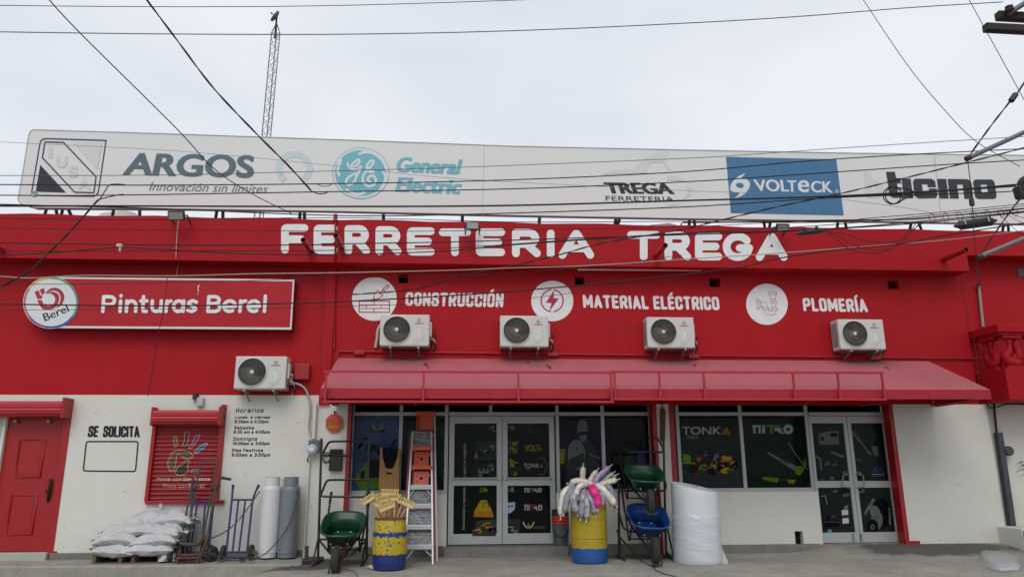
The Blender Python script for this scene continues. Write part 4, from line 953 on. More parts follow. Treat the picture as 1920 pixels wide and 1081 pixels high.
f = Flat(Y1); f.stroke(arc(552, 315, 29, 26, 150, 410, 24), 11, FADT, cap=False); f.stroke([(527, 330), (534, 338)], 11, FADT, cap=False); f.build('faded_ring', rsg)
# round script monogram
gx = lambda pts: [(610+a/6.857, 265+c/6.857) for a, c in pts]
f = Flat(Y1); f.ell(676.7, 324.7, 53.4, 48, AQ, 60); f.ell(676.7, 324.7, 52.2, 46.8, PALE, 60); f.ell(676.2, 324.8, 48.0, 43.0, AQ, 60)
for pts, wd in (([(440, 160), (500, 140), (590, 145), (690, 200), (760, 290), (790, 380)], 5), ([(745, 395), (770, 440), (765, 510), (720, 590)], 5), ([(500, 655), (440, 680), (360, 670), (270, 620)], 5), ([(180, 430), (160, 390), (170, 320), (200, 240)], 5)): f.smooth(gx(pts), wd, PALE)
f.smooth(gx([(290, 280), (300, 330), (350, 335), (420, 290), (440, 245), (410, 240), (350, 290), (330, 340), (370, 365), (450, 325)]), 4.2, PALE)
f.smooth(gx([(460, 325), (420, 400), (350, 430), (280, 480), (270, 530), (310, 560), (370, 520), (410, 430), (440, 385)]), 4.2, PALE)
f.smooth(gx([(620, 390), (560, 385), (530, 340), (560, 270), (610, 245), (620, 275), (570, 340), (520, 390), (480, 460), (490, 530), (550, 575), (620, 560), (650, 500), (620, 445), (570, 450), (545, 490), (575, 525)]), 4.2, PALE)
f.build('script_roundel', rsg)
f = Flat(Y1); f.text('General', ((746, 294), (868, 299), (864, 327), (742, 322)), AQ, .012, .12, fat=.10); f.text('Electric', ((744, 332), (868, 336), (864, 364), (741, 359)), AQ, .012, .12, fat=.10); f.build('aqua_lettering', rsg)
tx = lambda pts: [(1110+a/8.314, 270+c/8.314) for a, c in pts]
f = Flat(Y1)
for s in ([(160, 470), (340, 400), (660, 395), (760, 270), (860, 190), (1060, 125), (1195, 115), (1155, 200), (1165, 290), (1240, 410), (1180, 390), (1110, 280), (900, 290), (860, 380), (860, 450), (500, 462)], [(1180, 480), (1300, 500), (1460, 575), (1160, 560)], [(1480, 640), (1580, 690), (1540, 790), (1420, 870), (1500, 740)], [(1220, 930), (1400, 920), (1180, 990), (1080, 980)]): f.poly(tx(s), FADE)
f.build('faded_fin_emblem', rsg)
f = Flat(Y1); f.text('TREGA', ((1131, 341.5), (1258, 343), (1266, 364), (1138, 362.5)), CHAR, .02, fat=.14); f.text('FERRETERIA', ((1135, 367), (1262, 368.5), (1265, 377.5), (1136, 376)), CHAR, .0); f.build('shop_lettering', rsg)
vx_ = lambda pts: [(1360+a/8, 285+c/8) for a, c in pts]
f = Flat(Y1); f.poly([(1361.5, 294), (1568, 298.5), (1582, 403.5), (1370.5, 399)], VBL)
f.poly(vx_([(305, 315), (245, 380), (230, 405), (310, 405), (350, 430), (372, 475), (360, 540), (300, 620), (240, 660), (135, 698), (200, 640), (212, 607), (130, 605), (80, 575), (70, 530), (90, 470), (130, 420), (200, 360)]), PALE)
f.ell(1387.4, 347.6, 7.4, 5, VBL, 24, 12)
f.text('VOL', ((1412, 336.5), (1478, 337), (1480, 359.5), (1417, 358)), PALE, .01, fat=.06); f.text('T', ((1476, 338), (1493, 338.3), (1494, 359.7), (1477, 359.4)), PALE, .01, fat=.06)
f.text('e', ((1495.5, 337.5), (1518, 338), (1517, 361), (1496, 360)), PALE, .01, fat=.05); f.text('CK', ((1520, 339), (1560, 340), (1562, 361.5), (1521, 360.5)), PALE, .01, fat=.06)
f.ell(1569, 358.5, 3.2, 3, PALE, 20); f.ell(1569, 358.5, 2.5, 2.3, VBL, 20); f.textr('R', 1567.8, 356.8, 1570.3, 360.2, PALE)
f.build('blue_logo_panel', rsg)
bx = lambda pts: [(1640+a/6.007, 280+c/6.007) for a, c in pts]
f = Flat(Y1); f.text('b', ((1621, 321), (1655, 322), (1658, 372), (1624, 371)), FADE, .05)
fl = lambda pts, r=25: [(p.x, p.y) for p in fillet([(a, c, 0) for a, c in pts], r, 4, True)]
f.poly(bx([(128, 252), (228, 252), (243, 322), (290, 325), (298, 382), (252, 382), (262, 485), (310, 487), (315, 545), (215, 545), (180, 530), (162, 500), (150, 380)]), DGR)
f.poly(bx([(302, 326), (405, 328), (436, 550), (332, 548)]), DGR)
f.poly(bx([(432, 360), (455, 330), (640, 330), (680, 355), (692, 425), (600, 425), (594, 392), (532, 392), (545, 475), (608, 475), (612, 440), (700, 440), (706, 520), (690, 548), (500, 552), (465, 535), (450, 510)]), DGR)
f.poly(bx([(702, 332), (806, 332), (835, 552), (732, 552)]), DGR)
f.poly(bx([(822, 332), (1040, 335), (1075, 350), (1092, 380), (1112, 555), (1012, 555), (992, 395), (928, 395), (950, 553), (850, 552)]), DGR)
f.poly(bx(fl([(1105, 338), (1345, 338), (1380, 556), (1135, 558)], 45)), DGR); f.poly(bx([(1194, 400), (1262, 400), (1274, 492), (1206, 492)]), PALE)
f.build('dark_lettering', rsg)

# ------------------------------------------------------------------ light box sign with the disc
YBx = 12.08
lb = thing('light_box_sign', 'red light box sign with white border and a rainbow rimmed disc at its left end', 'sign', P(320, 617, YBx))
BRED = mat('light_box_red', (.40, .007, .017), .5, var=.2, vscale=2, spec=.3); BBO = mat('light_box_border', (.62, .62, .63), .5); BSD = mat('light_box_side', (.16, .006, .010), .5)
out = [(95, 518.5), (552, 523.5), (546.5, 617.5), (90, 614.5)]
lftarc = [(95+51.5*math.cos(R(t)), 567+48.5*math.sin(R(t))) for t in (110, 130, 150, 170, 190, 210, 230, 250)]
poly = [(112, 519)]+out[1:3]+[(80, 614.5)]+lftarc[1:-1]
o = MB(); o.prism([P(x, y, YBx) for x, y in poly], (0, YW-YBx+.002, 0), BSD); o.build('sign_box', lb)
f = Flat(YBx-.002); f.poly(poly, BBO); f.poly([(95, 522), (549, 527), (543.5, 613.5), (92, 610.5)], BRED); f.build('sign_face', lb)
f = Flat(YBx-.012)
cols = [(mat('rim_green', (.07, .32, .06), .5), 240+30, 320), (mat('rim_teal', (.02, .24, .33), .5), 320, 395), (mat('rim_blue', (.02, .03, .30), .5), 395, 460), (mat('rim_purple', (.16, .02, .20), .5), 460, 505), (mat('rim_rose', (.40, .10, .13), .5), 505, 575), (mat('rim_yellow', (.50, .40, .07), .5), 575, 630)]
f.ell(95, 567, 51.8, 48.8, BBO, 56)
for M, a0, a1 in cols: f.stroke(arc(95.5, 567, 49.4, 46.2, a0, a1, 14), 3.6, M, cap=False)
f.ell(95.5, 567, 46.5, 43.5, PALE, 56)
ex = lambda pts: [(30+a/8.31, 500+c/8.31) for a, c in pts]
f.poly(ex([(288, 385), (358, 365), (372, 430), (420, 462), (395, 500), (330, 500)]), LOGR); f.poly(ex([(368, 352), (434, 330), (455, 390), (415, 440), (390, 420)]), LOGR)
c = [(p.x, p.y) for p in curve([(a, b_, 0) for a, b_ in [(470, 390), (540, 335), (620, 325), (710, 370), (755, 460), (730, 560), (690, 610), (620, 640)]], 5)]
d = [(p.x, p.y) for p in curve([(a, b_, 0) for a, b_ in [(640, 610), (680, 560), (695, 480), (670, 410), (610, 375), (540, 375), (455, 430)]], 5)]
f.poly(ex(c+d), LOGR)
c = [(p.x, p.y) for p in curve([(a, b_, 0) for a, b_ in [(445, 440), (520, 390), (600, 392), (660, 430), (675, 500), (640, 600), (560, 660), (430, 662), (370, 600), (335, 518), (400, 518)]], 4)]
f.poly(ex(c), LOGR); f.ell(*ex([(508, 510)])[0], 12.4, 11.6, PALE, 30)
f.text('Berel', (ex([(408, 735)])[0], ex([(785, 585)])[0], ex([(835, 690)])[0], ex([(450, 850)])[0]), BLKP, 0, fat=.05)
f.build('rainbow_disc', lb)
def low(ch):
    return {'i': [[(.5, 0), (.5, 1)], [(.5, 1.46), (.5, 1.50)]], 'n': [[(0, 0), (0, 1)], [(0, .5)]+arc(.5, .5, .5, .5, 180, 0, 8)[1:]+[(1, 0)]], 'u': [[(1, 0), (1, 1)], [(0, 1), (0, .5)]+arc(.5, .5, .5, .5, 180, 360, 8)[1:]],
        't': [[(.4, 1.42), (.4, .3), (.55, .03), (1, 0)], [(0, 1), (1, 1)]], 'r': [[(0, 0), (0, 1)], [(0, .5), (.3, .9), (1, 1)]], 'a': [arc(.5, .5, .5, .5, 0, 360, 18), [(1, 0), (1, 1)]],
        's': [[(p.x, p.y) for p in curve([(1, .88, 0), (.5, 1, 0), (.06, .78, 0), (.5, .5, 0), (.95, .24, 0), (.5, 0, 0), (0, .12, 0)], 4)]], 'e': [[(0, .5), (1, .5)], arc(.5, .5, .5, .5, 0, 305, 18)], 'l': [[(.5, 0), (.5, 1.46)]],
        'P': [[(0, 0), (0, 1.4), (.55, 1.4)]+arc(.55, 1.03, .42, .37, 90, -90, 8)[1:]+[(0, .66)]], 'B': [[(0, 0), (0, 1.4), (.5, 1.4)]+arc(.5, 1.07, .38, .33, 90, -90, 8)[1:]+[(0, .74)], [(.5, .74)]+arc(.55, .37, .43, .37, 90, -90, 8)+[(0, 0)]]}[ch]
f = Flat(YBx-.010); sw_ = 6.6
for ch, x0, x1 in (('P', 191, 219), ('i', 222.5, 230.5), ('n', 235, 259), ('t', 261, 279), ('u', 282.5, 306), ('r', 309.5, 324), ('a', 323, 348), ('s', 350, 372), ('B', 388, 417), ('e', 417.5, 445.5), ('r', 448, 464), ('e', 463, 490.5), ('l', 493, 501.5)):
    h = sw_/2; yb = 583.4; xh_ = 19.6
    for st in low(ch):
        f.stroke([(x0+h+a*max(.1, x1-x0-2*h)+c*1.3-1.5, yb-c*xh_) for a, c in st], sw_, LETW)
f.build('sign_lettering', lb)
f = Flat(YBx-.004); f.smooth([(372, 535), (371, 541), (373, 546)], 1.3, LETW); f.smooth([(370, 548), (371, 552)], .8, LETW); f.stroke([(374, 534), (372, 538)], .8, LETW); f.build('paint_scratch', lb)

# ------------------------------------------------------------------ air conditioners
ACW = mat('ac_casing_white', (.56, .56, .53), .45, var=.15, vscale=4, spec=.4, col2=(.46, .45, .40)); ACG = mat('ac_grille_grey', (.25, .235, .19), .5); ACD = mat('ac_fan_dark', (.012, .012, .011), .6); PIPE = mat('pipe_insulation', (.50, .47, .42), .8)
ACR = mat('badge_red', (.50, .02, .03), .5); COILM = mat('ac_side_coil', (.05, .05, .055), .6)
W_, H_, D_ = .775, .50, .27
ac = thing('air_conditioner', 'placeholder', 'air conditioner', (0, 0, 0), 'wall mounted outdoor air conditioners')
o = MB(); o.box((-W_/2, -D_/2, 0), (W_/2, D_/2, H_), ACW, .012)
for i in range(26): z = .05+i*.0155; o.box((-W_/2-.002, -D_/2+.05, z), (-W_/2+.01, D_/2-.03, z+.006), COILM)
o.box((-W_/2-.004, -D_/2+.03, .02), (-W_/2+.003, -D_/2+.042, H_-.02), ACW); o.box((-W_/2+.03, -D_/2-.004, -.012), (W_/2-.03, D_/2, .0), ACG)
casing = o.build('casing', ac)
o = MB(); cx_, cz_, rf = -.125, .255, .212
o.lathe((cx_, -D_/2-.001, cz_), [(rf+.014, 0), (rf+.014, .012), (rf, .016), (rf, .004)], ACW, 40, Vector((0, -1, 0)), cap=False)
o.lathe((cx_, -D_/2-.0, cz_), [(rf, .002), (.0, .003)], ACD, 40, Vector((0, -1, 0)))
for k in range(36):
    a0 = 2*math.pi*k/36; pts = []
    for j in range(7):
        r = .035+(rf-.036)*j/6; a = a0+1.15*(j/6)**.8
        pts.append((cx_+r*math.cos(a), -D_/2-.012, cz_+r*math.sin(a)))
    o.tube(pts, .0019, ACG, 3)
for r in (.08, .145): o.tube([(cx_+r*math.cos(2*math.pi*j/32), -D_/2-.012, cz_+r*math.sin(2*math.pi*j/32)) for j in range(32)], .0014, ACG, 3, True)
o.lathe((cx_, -D_/2-.008, cz_), [(.030, 0), (.030, .012), (.02, .016)], ACW, 20, Vector((0, -1, 0)))
o.build('fan_grille', ac)
f = Flat(fn=lambda x, y, k: Vector((x, -D_/2-.0012-k, y)))
f.ell(.225, .405, .030, .030, ACR, 24); f.poly([(.196, .432), (.214, .430), (.226, .398), (.242, .428), (.256, .430), (.228, .376)], ACW); f.textr('VIANTI', .150, .367, .295, .345, BLKP, 0, fat=.12)
f.build('badge', ac)
f = Flat(fn=lambda x, y, k: Vector((x, -D_/2-.0012-k, y)))
f.poly([(.155, .14), (.245, .14), (.245, .265), (.155, .265)], mat('paper_label', (.64, .66, .68), .7)); 
for i in range(5): f.poly([(.165+.0, .155+i*.02), (.165+.03+.01*(i % 3), .155+i*.02), (.165+.03+.01*(i % 3), .16+i*.02), (.165, .16+i*.02)], ACG)
f.stroke([(.10+.23*math.cos(R(t)), .25+.23*math.sin(R(t))) for t in range(-85, -15, 8)], .004, ACG, cap=False); f.textr('inverter', .15, .09, .225, .075, ACG)
f.build('paper_label', ac)
for x in (-.22, .22):
    o = MB(); o.box((x-.018, -D_/2-.02, -.045), (x+.018, .30, -.012), STEELG); o.tube([(x, -D_/2+.03, -.045), (x, .30, -.21)], .012, STEELG, 6); o.box((x-.018, .285, -.25), (x+.018, .30, 0), STEELG); o.build('bracket', ac)
o = MB()
o.box((W_/2, -.06, .16), (W_/2+.035, .09, .40), ACW, .01)
for i, (dz, r) in enumerate(((.13, .014), (.07, .012), (.20, .007))): o.tube(curve([(W_/2, .02-.03*i, dz), (W_/2+.07+.012*i, .02, dz-.01), (W_/2+.085, .08, dz-.07), (W_/2+.06, .16, -.04), (W_/2+.02, .29, -.14+.03*i)]), r, (PIPE, CABL, CABL)[i], 6)
o.lathe((W_/2, 0, .13), [(.02, 0), (.02, .05), (.01, .055)], mat('valve_brass', (.35, .24, .06), .4, metal=.7), 10, Vector((1, 0, 0)))
o.build('pipe_connection', ac)
def acpos(x0, x1, yb):
    Y = YW-.02-D_-.02
    q = P((x0+x1)/2, yb, Y); return (q.x, Y+D_/2, q.z)
ACS = [(437, 535, 728, 'air conditioner on the red wall under the light box sign, nearest the opening hours'), (713, 803, 647.5, 'air conditioner under the trowel and brick wall emblem'), (941, 1026, 649, 'air conditioner under the lightning bolt emblem'), (1217, 1302, 651, 'air conditioner below the MATERIAL ELÉCTRICO lettering'), (1577, 1662, 654, 'air conditioner below the PLOMERÍA lettering, nearest the balcony')]
for i, (x0, x1, yb, lab) in enumerate(ACS):
    t = ac if i == 0 else dup(ac)
    t.location = acpos(x0, x1, yb); t['label'] = 'white '+lab
    if i == 0: t.scale = (1.03, 1, 1.03)
h = thing('refrigerant_hose', 'beige insulated hose hanging behind the air conditioner near the trowel emblem', 'hose', P(708, 652, YW-.05))
o = MB(); o.tube(curve([P(716, 606, YW-.10), P(709, 618, YW-.08), P(707, 635, YW-.06), P(704, 651, YW-.04)]), [.026]*19, PIPE, 8); o.build('insulated_sleeve', h)
h = thing('flexible_conduit', 'grey flexible conduit looping from the lower air conditioner down to the meter', 'conduit', P(580, 760, YW-.03))
GCON = mat('grey_conduit', (.36, .36, .34), .6)
o = MB(); o.tube(curve([P(538, 722, YW-.12), P(552, 718, YW-.08), P(570, 726, YW-.06), P(580, 748, YW-.05), P(581, 775, YW-.05), P(579, 800, YW-.05), P(584, 818, YW-.05)]), [.017]*37, GCON, 8); o.build('conduit_tube', h)
o = MB()
for k in range(3): o.tube(curve([P(536, 690+6*k, YW-.16), P(544+k*2, 694+4*k, YW-.12), P(547-k, 708+k*3, YW-.1), P(538, 718, YW-.1)]), .010, (LETW, CABL, LETW)[k], 6)
o.build('hose_loop', h)
# electricity meter, black box, octagon sign, small white box
t = thing('electric_meter', 'grey electricity meter with round glass on the white pillar', 'meter', P(587, 860, YW))
MG = mat('meter_grey', (.10, .12, .14), .5, var=.3, vscale=9)
o = MB(); a, c = P(577, 848, YW-.10), P(599, 824, YW-.10); o.box((a.x, YW-.10, a.z), (c.x, YW-.0, c.z), MG, .01); o.build('meter_box', t)
o = MB(); q = P(586, 842, YW-.10); o.lathe(q, [(.085, -.005), (.085, .02), (.075, .07), (.05, .09), (.0, .092)], mat('meter_glass', (.45, .50, .52), .15, spec=.8), 24, Vector((0, -1, 0))); o.box((q.x-.035, YW-.196, q.z-.02), (q.x+.035, YW-.188, q.z+.025), LETW); o.build('meter_dial', t)
o = MB(); o.tube([P(592, 756, YW-.05), P(588, 822, YW-.05)], .028, WHITE, 10); o.tube([P(581, 852, YW-.05), P(576, 862, YW-.07), P(581, 868, YW-.05)], .012, CABL, 6); o.tube([P(580, 855, YW-.05), P(569, 1045, YW-.05)], .018, WHITE, 8); o.build('meter_pipe', t)
t = thing('black_wall_box', 'black plastic box with coiled wire on the pillar beside the meter', 'electrical box', P(628, 880, YW))
o = MB(); a, c = P(616, 882, YW-.09), P(642, 841, YW-.09); o.box((a.x, YW-.09, a.z), (c.x, YW, c.z), BLK, .01); o.box((a.x+.03, YW-.12, c.z-.06), (c.x, YW-.09, c.z-.01), BLK, .006)
for i in range(5): o.box((a.x+.04+.03*i, YW-.122, c.z-.05), (a.x+.055+.03*i, YW-.118, c.z-.015), DARK)
o.build('box_body', t)
o = MB(); q = P(613, 857, YW-.04)
for k in range(4): o.tube([q+Vector(((.075-.008*k)*math.cos(j*.4), -.01*k, (.09-.008*k)*math.sin(j*.4))) for j in range(16)], .005, CABL if k % 2 else GCON, 5, True)
o.build('wire_coil', t)
t = thing('octagonal_warning_plate', 'orange octagonal plate with a yellow key pictogram hung on the white pillar', 'sign', P(627, 792, YW-.02))
OR = mat('plate_orange_red', (.48, .055, .025), .5, var=.2, vscale=8)
o = MB(); pts = [P(627+17.5*math.cos(R(22.5+45*i)), 793+18.5*math.sin(R(22.5+45*i)), YW-.03) for i in range(8)]; o.prism(pts, (0, .012, 0), OR); o.build('plate', t)
f = Flat(YW-.032); f.textr('NEGOCIO', 614, 786, 640, 791.5, iO, .03); f.textr('RESPALDADO', 617, 792.5, 637, 795, iO); f.rect(616, 796.5, 634, 801.5, iY); f.ell(633, 799, 3.6, 3.6, iY, 18); f.ell(633, 799, 1.6, 1.6, OR, 12); f.textr('24 HORAS', 617, 803.5, 637, 806.5, iO); f.build('plate_lettering', t)
o = MB(); o.tube([P(627, 776, YW-.02), P(627, 770, YW-.02), P(631, 772, YW-.03)], .012, CABL, 6); o.build('hook', t)
t = thing('junction_box', 'small white box under the red wall edge above the roller shutter', 'electrical box', P(376, 758, YW))
o = MB(); q = P(376, 753, YW-.04); o.obox(q, (.05, 0, 0), (0, .04, 0), (0, 0, .07), mat('grey_white_plastic', (.42, .42, .39), .5), .01); o.build('box_body', t)
o = MB(); o.lathe(P(367, 742, YW-.03), [(.05, -.05), (.045, .03), (.0, .05)], BLK, 12); o.build('lamp_socket', t)
t = thing('padlock', 'small padlock hanging from the bottom bar of the roller shutter', 'padlock', P(301, 952, YW-.05))
o = MB(); q = P(301.5, 947.5, YW-.07); o.obox(q, (.022, 0, .006), (0, .01, 0), (-.008, 0, .026), PIPE, .004); o.build('lock_body', t)
o = MB(); o.tube(curve([q+Vector((-.014, 0, .02)), q+Vector((-.012, 0, .05)), q+Vector((.010, 0, .05)), q+Vector((.016, 0, .02))]), .005, STEELG, 6); o.build('shackle', t)
# floodlights
def flood(px, py, wd, hh, tilt, label):
    q = P(px, py, YB-.28); t = thing('floodlight', label, 'floodlight', (q.x, YB, q.z), 'floodlights along the parapet')
    e = Euler((tilt, 0, 0)).to_matrix(); X, Y, Z = Vector((1, 0, 0)), e @ Vector((0, 1, 0)), e @ Vector((0, 0, 1))
    o = MB(); o.obox(q, X*wd, Y*.03, Z*hh, BLK, .01); 
    for i in range(7): o.obox(q+Y*.045+X*(wd*.8*(i/3-1)), X*.006, Y*.02, Z*hh*.8, BLK)
    o.build('housing', t)
    o = MB(); o.obox(q-Y*.031, X*wd*.86, Y*.003, Z*hh*.8, mat('lamp_glass', (.30, .29, .26), .2, spec=.8)); o.build('lamp_glass', t)
    o = MB(); o.tube([q+X*wd+Y*.02, q+X*(wd+.02)+Y*.05, Vector((q.x+wd, YB+.05, q.z-.06))], .012, BLK, 6); o.tube([q-X*wd+Y*.02, q-X*(wd+.02)+Y*.05, Vector((q.x-wd, YB+.05, q.z-.06))], .012, BLK, 6); o.build('mount', t)
flood(331, 404, .13, .075, R(28), 'black floodlight on the parapet left of the shop name, above a white wire')
flood(886, 423.5, .11, .065, R(5), 'black floodlight in front of the shop name')
flood(1467, 427, .11, .07, R(35), 'black floodlight above the last letter of the shop name')
t = thing('floodlight_wire', 'thin white wire running down the parapet from a floodlight', 'wire', P(332, 480, YB))
o = MB(); o.tube(curve([P(335, 412, YB-.02), P(332, 440, YB-.015), P(330, 484, YB-.01), P(334, 492, YW-.02), P(331, 517, YW-.02)]), .006, PIPE, 5); o.build('wire_run', t)
# things on the roof
t = thing('roof_tank', 'white rounded tank on the roof behind the left end of the rooftop sign', 'tank', P(230, 420, 15))
TK = mat('tank_white', (.5, .5, .48), .6)
o = MB(); q = P(230, 460, 15); o.lathe((q.x, 15, zroof), [(.55, 0), (.55, q.z-zroof+.42), (.5, q.z-zroof+.55), (.2, q.z-zroof+.64), (.0, q.z-zroof+.65)], TK, 24); o.build('tank_body', t)
o = MB(); o.lathe((q.x, 15, q.z+.62), [(.2, 0), (.2, .06), (.0, .07)], TK, 16); o.build('tank_lid', t)
t = thing('roof_cooler', 'grey boxy cooler on the roof above the letters TR of the shop name', 'cooler', P(1245, 430, 14))
o = MB(); a, c = P(1218, 419, 14), P(1280, 426, 14); o.prism([(a.x, 14, zroof), (c.x, 14, zroof), (c.x, 14, c.z+.02), (a.x+.4, 14, a.z+.02), (a.x, 14, a.z-.03)], (0, .6, 0), TK); o.build('cooler_body', t)
o = MB(); o.tube([P(1275, 430, 13.98), P(1278, 418, 13.98)], .015, STM, 5); o.build('cooler_pipe', t)
# ------------------------------------------------------------------ radio tower behind the store
YTw = 26
tw = thing('radio_tower', 'slender lattice radio mast with a grid dish on top, behind the rooftop sign', 'tower', (P(486, 410, YTw).x, YTw, 0))
TWM = mat('mast_steel', (.17, .17, .20), .6, var=.3, vscale=3)
b0, t0 = P(484, 420, YTw), P(517, 62, YTw); b0 = b0+(b0-t0)*.35
legs = [(-.16, .0), (.16, .0), (-.04, .24)]
LB = []
for dx, dy in legs:
    o = MB(); a, c = b0+Vector((dx, dy, 0)), t0+Vector((dx, dy, 0)); LB.append((a, c))
    o.tube([a, c, t0+Vector((dx*.05, dy*.05+.02, .42))], .022, TWM, 6); o.build('mast_leg', tw)
o = MB(); n_ = 22
for k in range(n_):
    for i in range(3):
        a0, a1 = LB[i]; c0, c1 = LB[(i+1) % 3]; u, v = k/n_, (k+1)/n_
        o.tube([a0.lerp(a1, u), c0.lerp(c1, (u+v)/2)], .009, TWM, 4); o.tube([c0.lerp(c1, (u+v)/2), a0.lerp(a1, v)], .009, TWM, 4)
for i in range(3): o.tube([LB[i][1], LB[(i+1) % 3][1]], .012, TWM, 4)
o.build('lattice', tw)
o = MB(); o.tube([P(515, 72, YTw+.05), P(520, 22, YTw+.05)], .035, CABL, 8); o.build('dish_pole', tw)
ds = P(517.5, 32, YTw-.1); ax = Vector((-.75, -.35, .5)); DSH = mat('dish_tan', (.30, .26, .17), .6, var=.3, vscale=8)
o = MB(); o.lathe(ds, [(.02, -.03), (.12, -.015), (.2, .025), (.25, .075), (.245, .08), (.19, .035), (.1, .0), (.02, -.01)], DSH, 28, ax)
qd = ax.normalized().to_track_quat('Z', 'Y')
for i in range(9):
    x = -.2+.05*i; hh = math.sqrt(.25**2-x*x); o.tube([ds+qd @ Vector((x, -hh*.98+2*hh*.98*j/6, .06*((x*x+(-hh+2*hh*j/6)**2)/.0625)-.035)) for j in range(7)], .006, CABL, 4)
o.tube([ds, ds+ax.normalized()*.2], .012, CABL, 6); o.lathe(ds+ax.normalized()*.2, [(.03, -.03), (.03, .03)], CABL, 10, ax)
o.build('grid_dish', tw)

# ------------------------------------------------------------------ neighbouring building with the balcony
nb = thing('neighbouring_building', 'red neighbouring building with a balcony of swan shaped balusters over a white wall', 'building', (9.5, 12.6, 0))
XN = XE; xnr = 16
zb1, zb0 = PZ(1880, 433, 12.05), PZ(1880, 479, 12.05)
o = MB(); znw = PZ(1870, 752, 12.42)
o.box((XN+.004, 12.42, znw), (xnr, 12.7, zb1-.02), RED); o.box((XB+.004, 12.05, zb0), (xnr, 12.415, zb1), REDB); o.build('upper_wall', nb)
o = MB(); o.box((XR+.004, 12.42, -.3), (xnr, 12.7, znw-.003), WHITE); o.build('lower_wall', nb)
o = MB(); q = P(1914, 511, 12.41); o.box((q.x-.06, 12.40, q.z-.07), (q.x+.4, 12.418, q.z+.07), mat('grey_vent', (.10, .10, .10), .7)); o.build('vent', nb)
YBa = 11.66; xb0 = PX(1889, 720, YBa)
o = MB(); z0, z1 = PZ(1889, 749, YBa), PZ(1889, 690, YBa)
o.box((xb0, YBa, z0), (xnr, 12.418, z1), REDB, .01); bal = o.build('balcony_slab', nb)
o = MB(); zr0, zr1 = PZ(1889, 627, YBa), PZ(1889, 607, YBa); o.box((xb0-.03, YBa-.03, zr0+.04), (xnr, YBa+.2, zr1), REDB, .015); o.box((xb0-.03, YBa+.2, zr0+.04), (xb0+.17, 12.418, zr1), REDB, .015)
o.box((xb0+.01, YBa+.01, zr0), (xnr, YBa+.16, zr0+.04), REDB); o.box((xb0+.01, YBa+.16, zr0), (xb0+.14, 12.41, zr0+.04), REDB); o.build('handrail', nb)
def swan(x, y, rz, name='swan_baluster'):
    o = MB(); e = Euler((0, 0, rz)).to_matrix(); zz_ = zr0-z1; B = Vector((x, y, z1))
    v = lambda a, b_: B+e @ Vector((a, 0, b_*zz_))
    o.obox(v(0, .045), e @ Vector((.17, 0, 0)), e @ Vector((0, .075, 0)), (0, 0, .045*zz_), REDB, .008)
    o.obox(v(0, .95), e @ Vector((.17, 0, 0)), e @ Vector((0, .075, 0)), (0, 0, .05*zz_), REDB, .008)
    body = [v(.13, .35), v(.08, .22), v(-.02, .18), v(-.10, .26), v(-.12, .40), v(-.06, .52), v(-.02, .66), v(-.05, .80), v(-.10, .84), v(-.145, .76), v(-.15, .70)]
    o.tube(curve(body, 4), [.02+.075*math.sin(math.pi*min(1, i/17)) if i < 12 else max(.018, .078-.0035*(i-12)) for i in range(41)], REDB, 10)
    o.tube(curve([v(.10, .30), v(.11, .5), v(.08, .72), v(.13, .9)], 4), [.06, .065, .07, .07, .065, .06, .055, .05, .05, .05, .05, .05, .05], REDB, 8)
    for k in range(4): o.tube(curve([v(-.05+.02*k, .28), v(.03+.02*k, .34+.06*k), v(.11, .48+.07*k)], 4), [.03]*8+[.01], REDB, 6)
    return o.build(name, nb)
for x in (xb0+.25, xb0+.70, xb0+1.15): swan(x, YBa+.1, 0)
swan(xb0+.08, YBa+.36, R(90))
o = MB(); o.tube([P(1835, 535, 12.38), P(1843, 612, 12.38)], .026, mat('bare_concrete_pipe', (.35, .31, .24), .8, var=.6, vscale=14), 8); o.tube([P(1832, 536, 12.34), P(1838, 532, 12.30)], .022, CABL, 6); o.build('broken_pipe', nb)
o = MB(); o.tube(curve([P(1848, 750, 12.2), P(1856, 764, 12.2), P(1870, 762, 12.2), P(1890, 757, 12.2), P(1935, 758, 12.2)]), .012, CABL, 6); o.build('sagging_cable', nb)
# grey downpipe with the round housing, low block, plastic bag, potted plant
t = thing('conduit_pole', 'dark grey channel with a round housing leaning on the white wall at the right', 'conduit', P(1899, 990, 12.34))
DG = mat('dark_grey_channel', (.055, .062, .07), .6, var=.4, vscale=8)
o = MB(); o.tube([P(1863, 752, 12.38), P(1869, 812, 12.38)], .018, CABL, 6); o.build('cable_entry', t)
def bar4(o, p, q, w, M, d=.05):
    p, q = Vector(p), Vector(q); dd = q-p; L2 = dd.length/2; dd.normalize(); s = Vector((0, 1, 0)); u = dd.cross(s).normalized(); o.obox((p+q)/2, dd*L2, s*d, u*w, M, .006)
o = MB(); bar4(o, P(1871.5, 810, 12.34), P(1898, 992, 12.34), .048, DG); o.build('channel', t)
o = MB(); o.lathe(P(1885, 845, 12.37), [(.07, 0), (.08, .03), (.08, .10), (.06, .12)], DG, 20, Vector((0, -1, 0))); o.build('round_housing', t)
t = thing('low_wall_block', 'low white concrete block standing against the wall at the far right', 'block', P(1885, 1040, 12.1))
o = MB(); a = P(1863, 985, 12.40); q = P(1905, 1045, 11.75)
xb_, zb_ = PX(1863, 985, 12.38), PZ(1863, 985, 12.38)
o.box((xb_, 11.75, -.1), (xb_+.42, 12.415, zb_), WHITE, .012); o.build('block', t)
CLB = mat('clear_bag_film', (.70, .70, .73), .2, var=.5, vscale=18, bump=1.0, bscale=18, spec=.8, col2=(.38, .38, .42)); CLB.node_tree.nodes['Principled BSDF'].inputs['Alpha'].default_value = .56
t = thing('plastic_bag', 'crumpled translucent plastic bag lying on the ground at the right', 'bag', G(1875, 1045, .1))
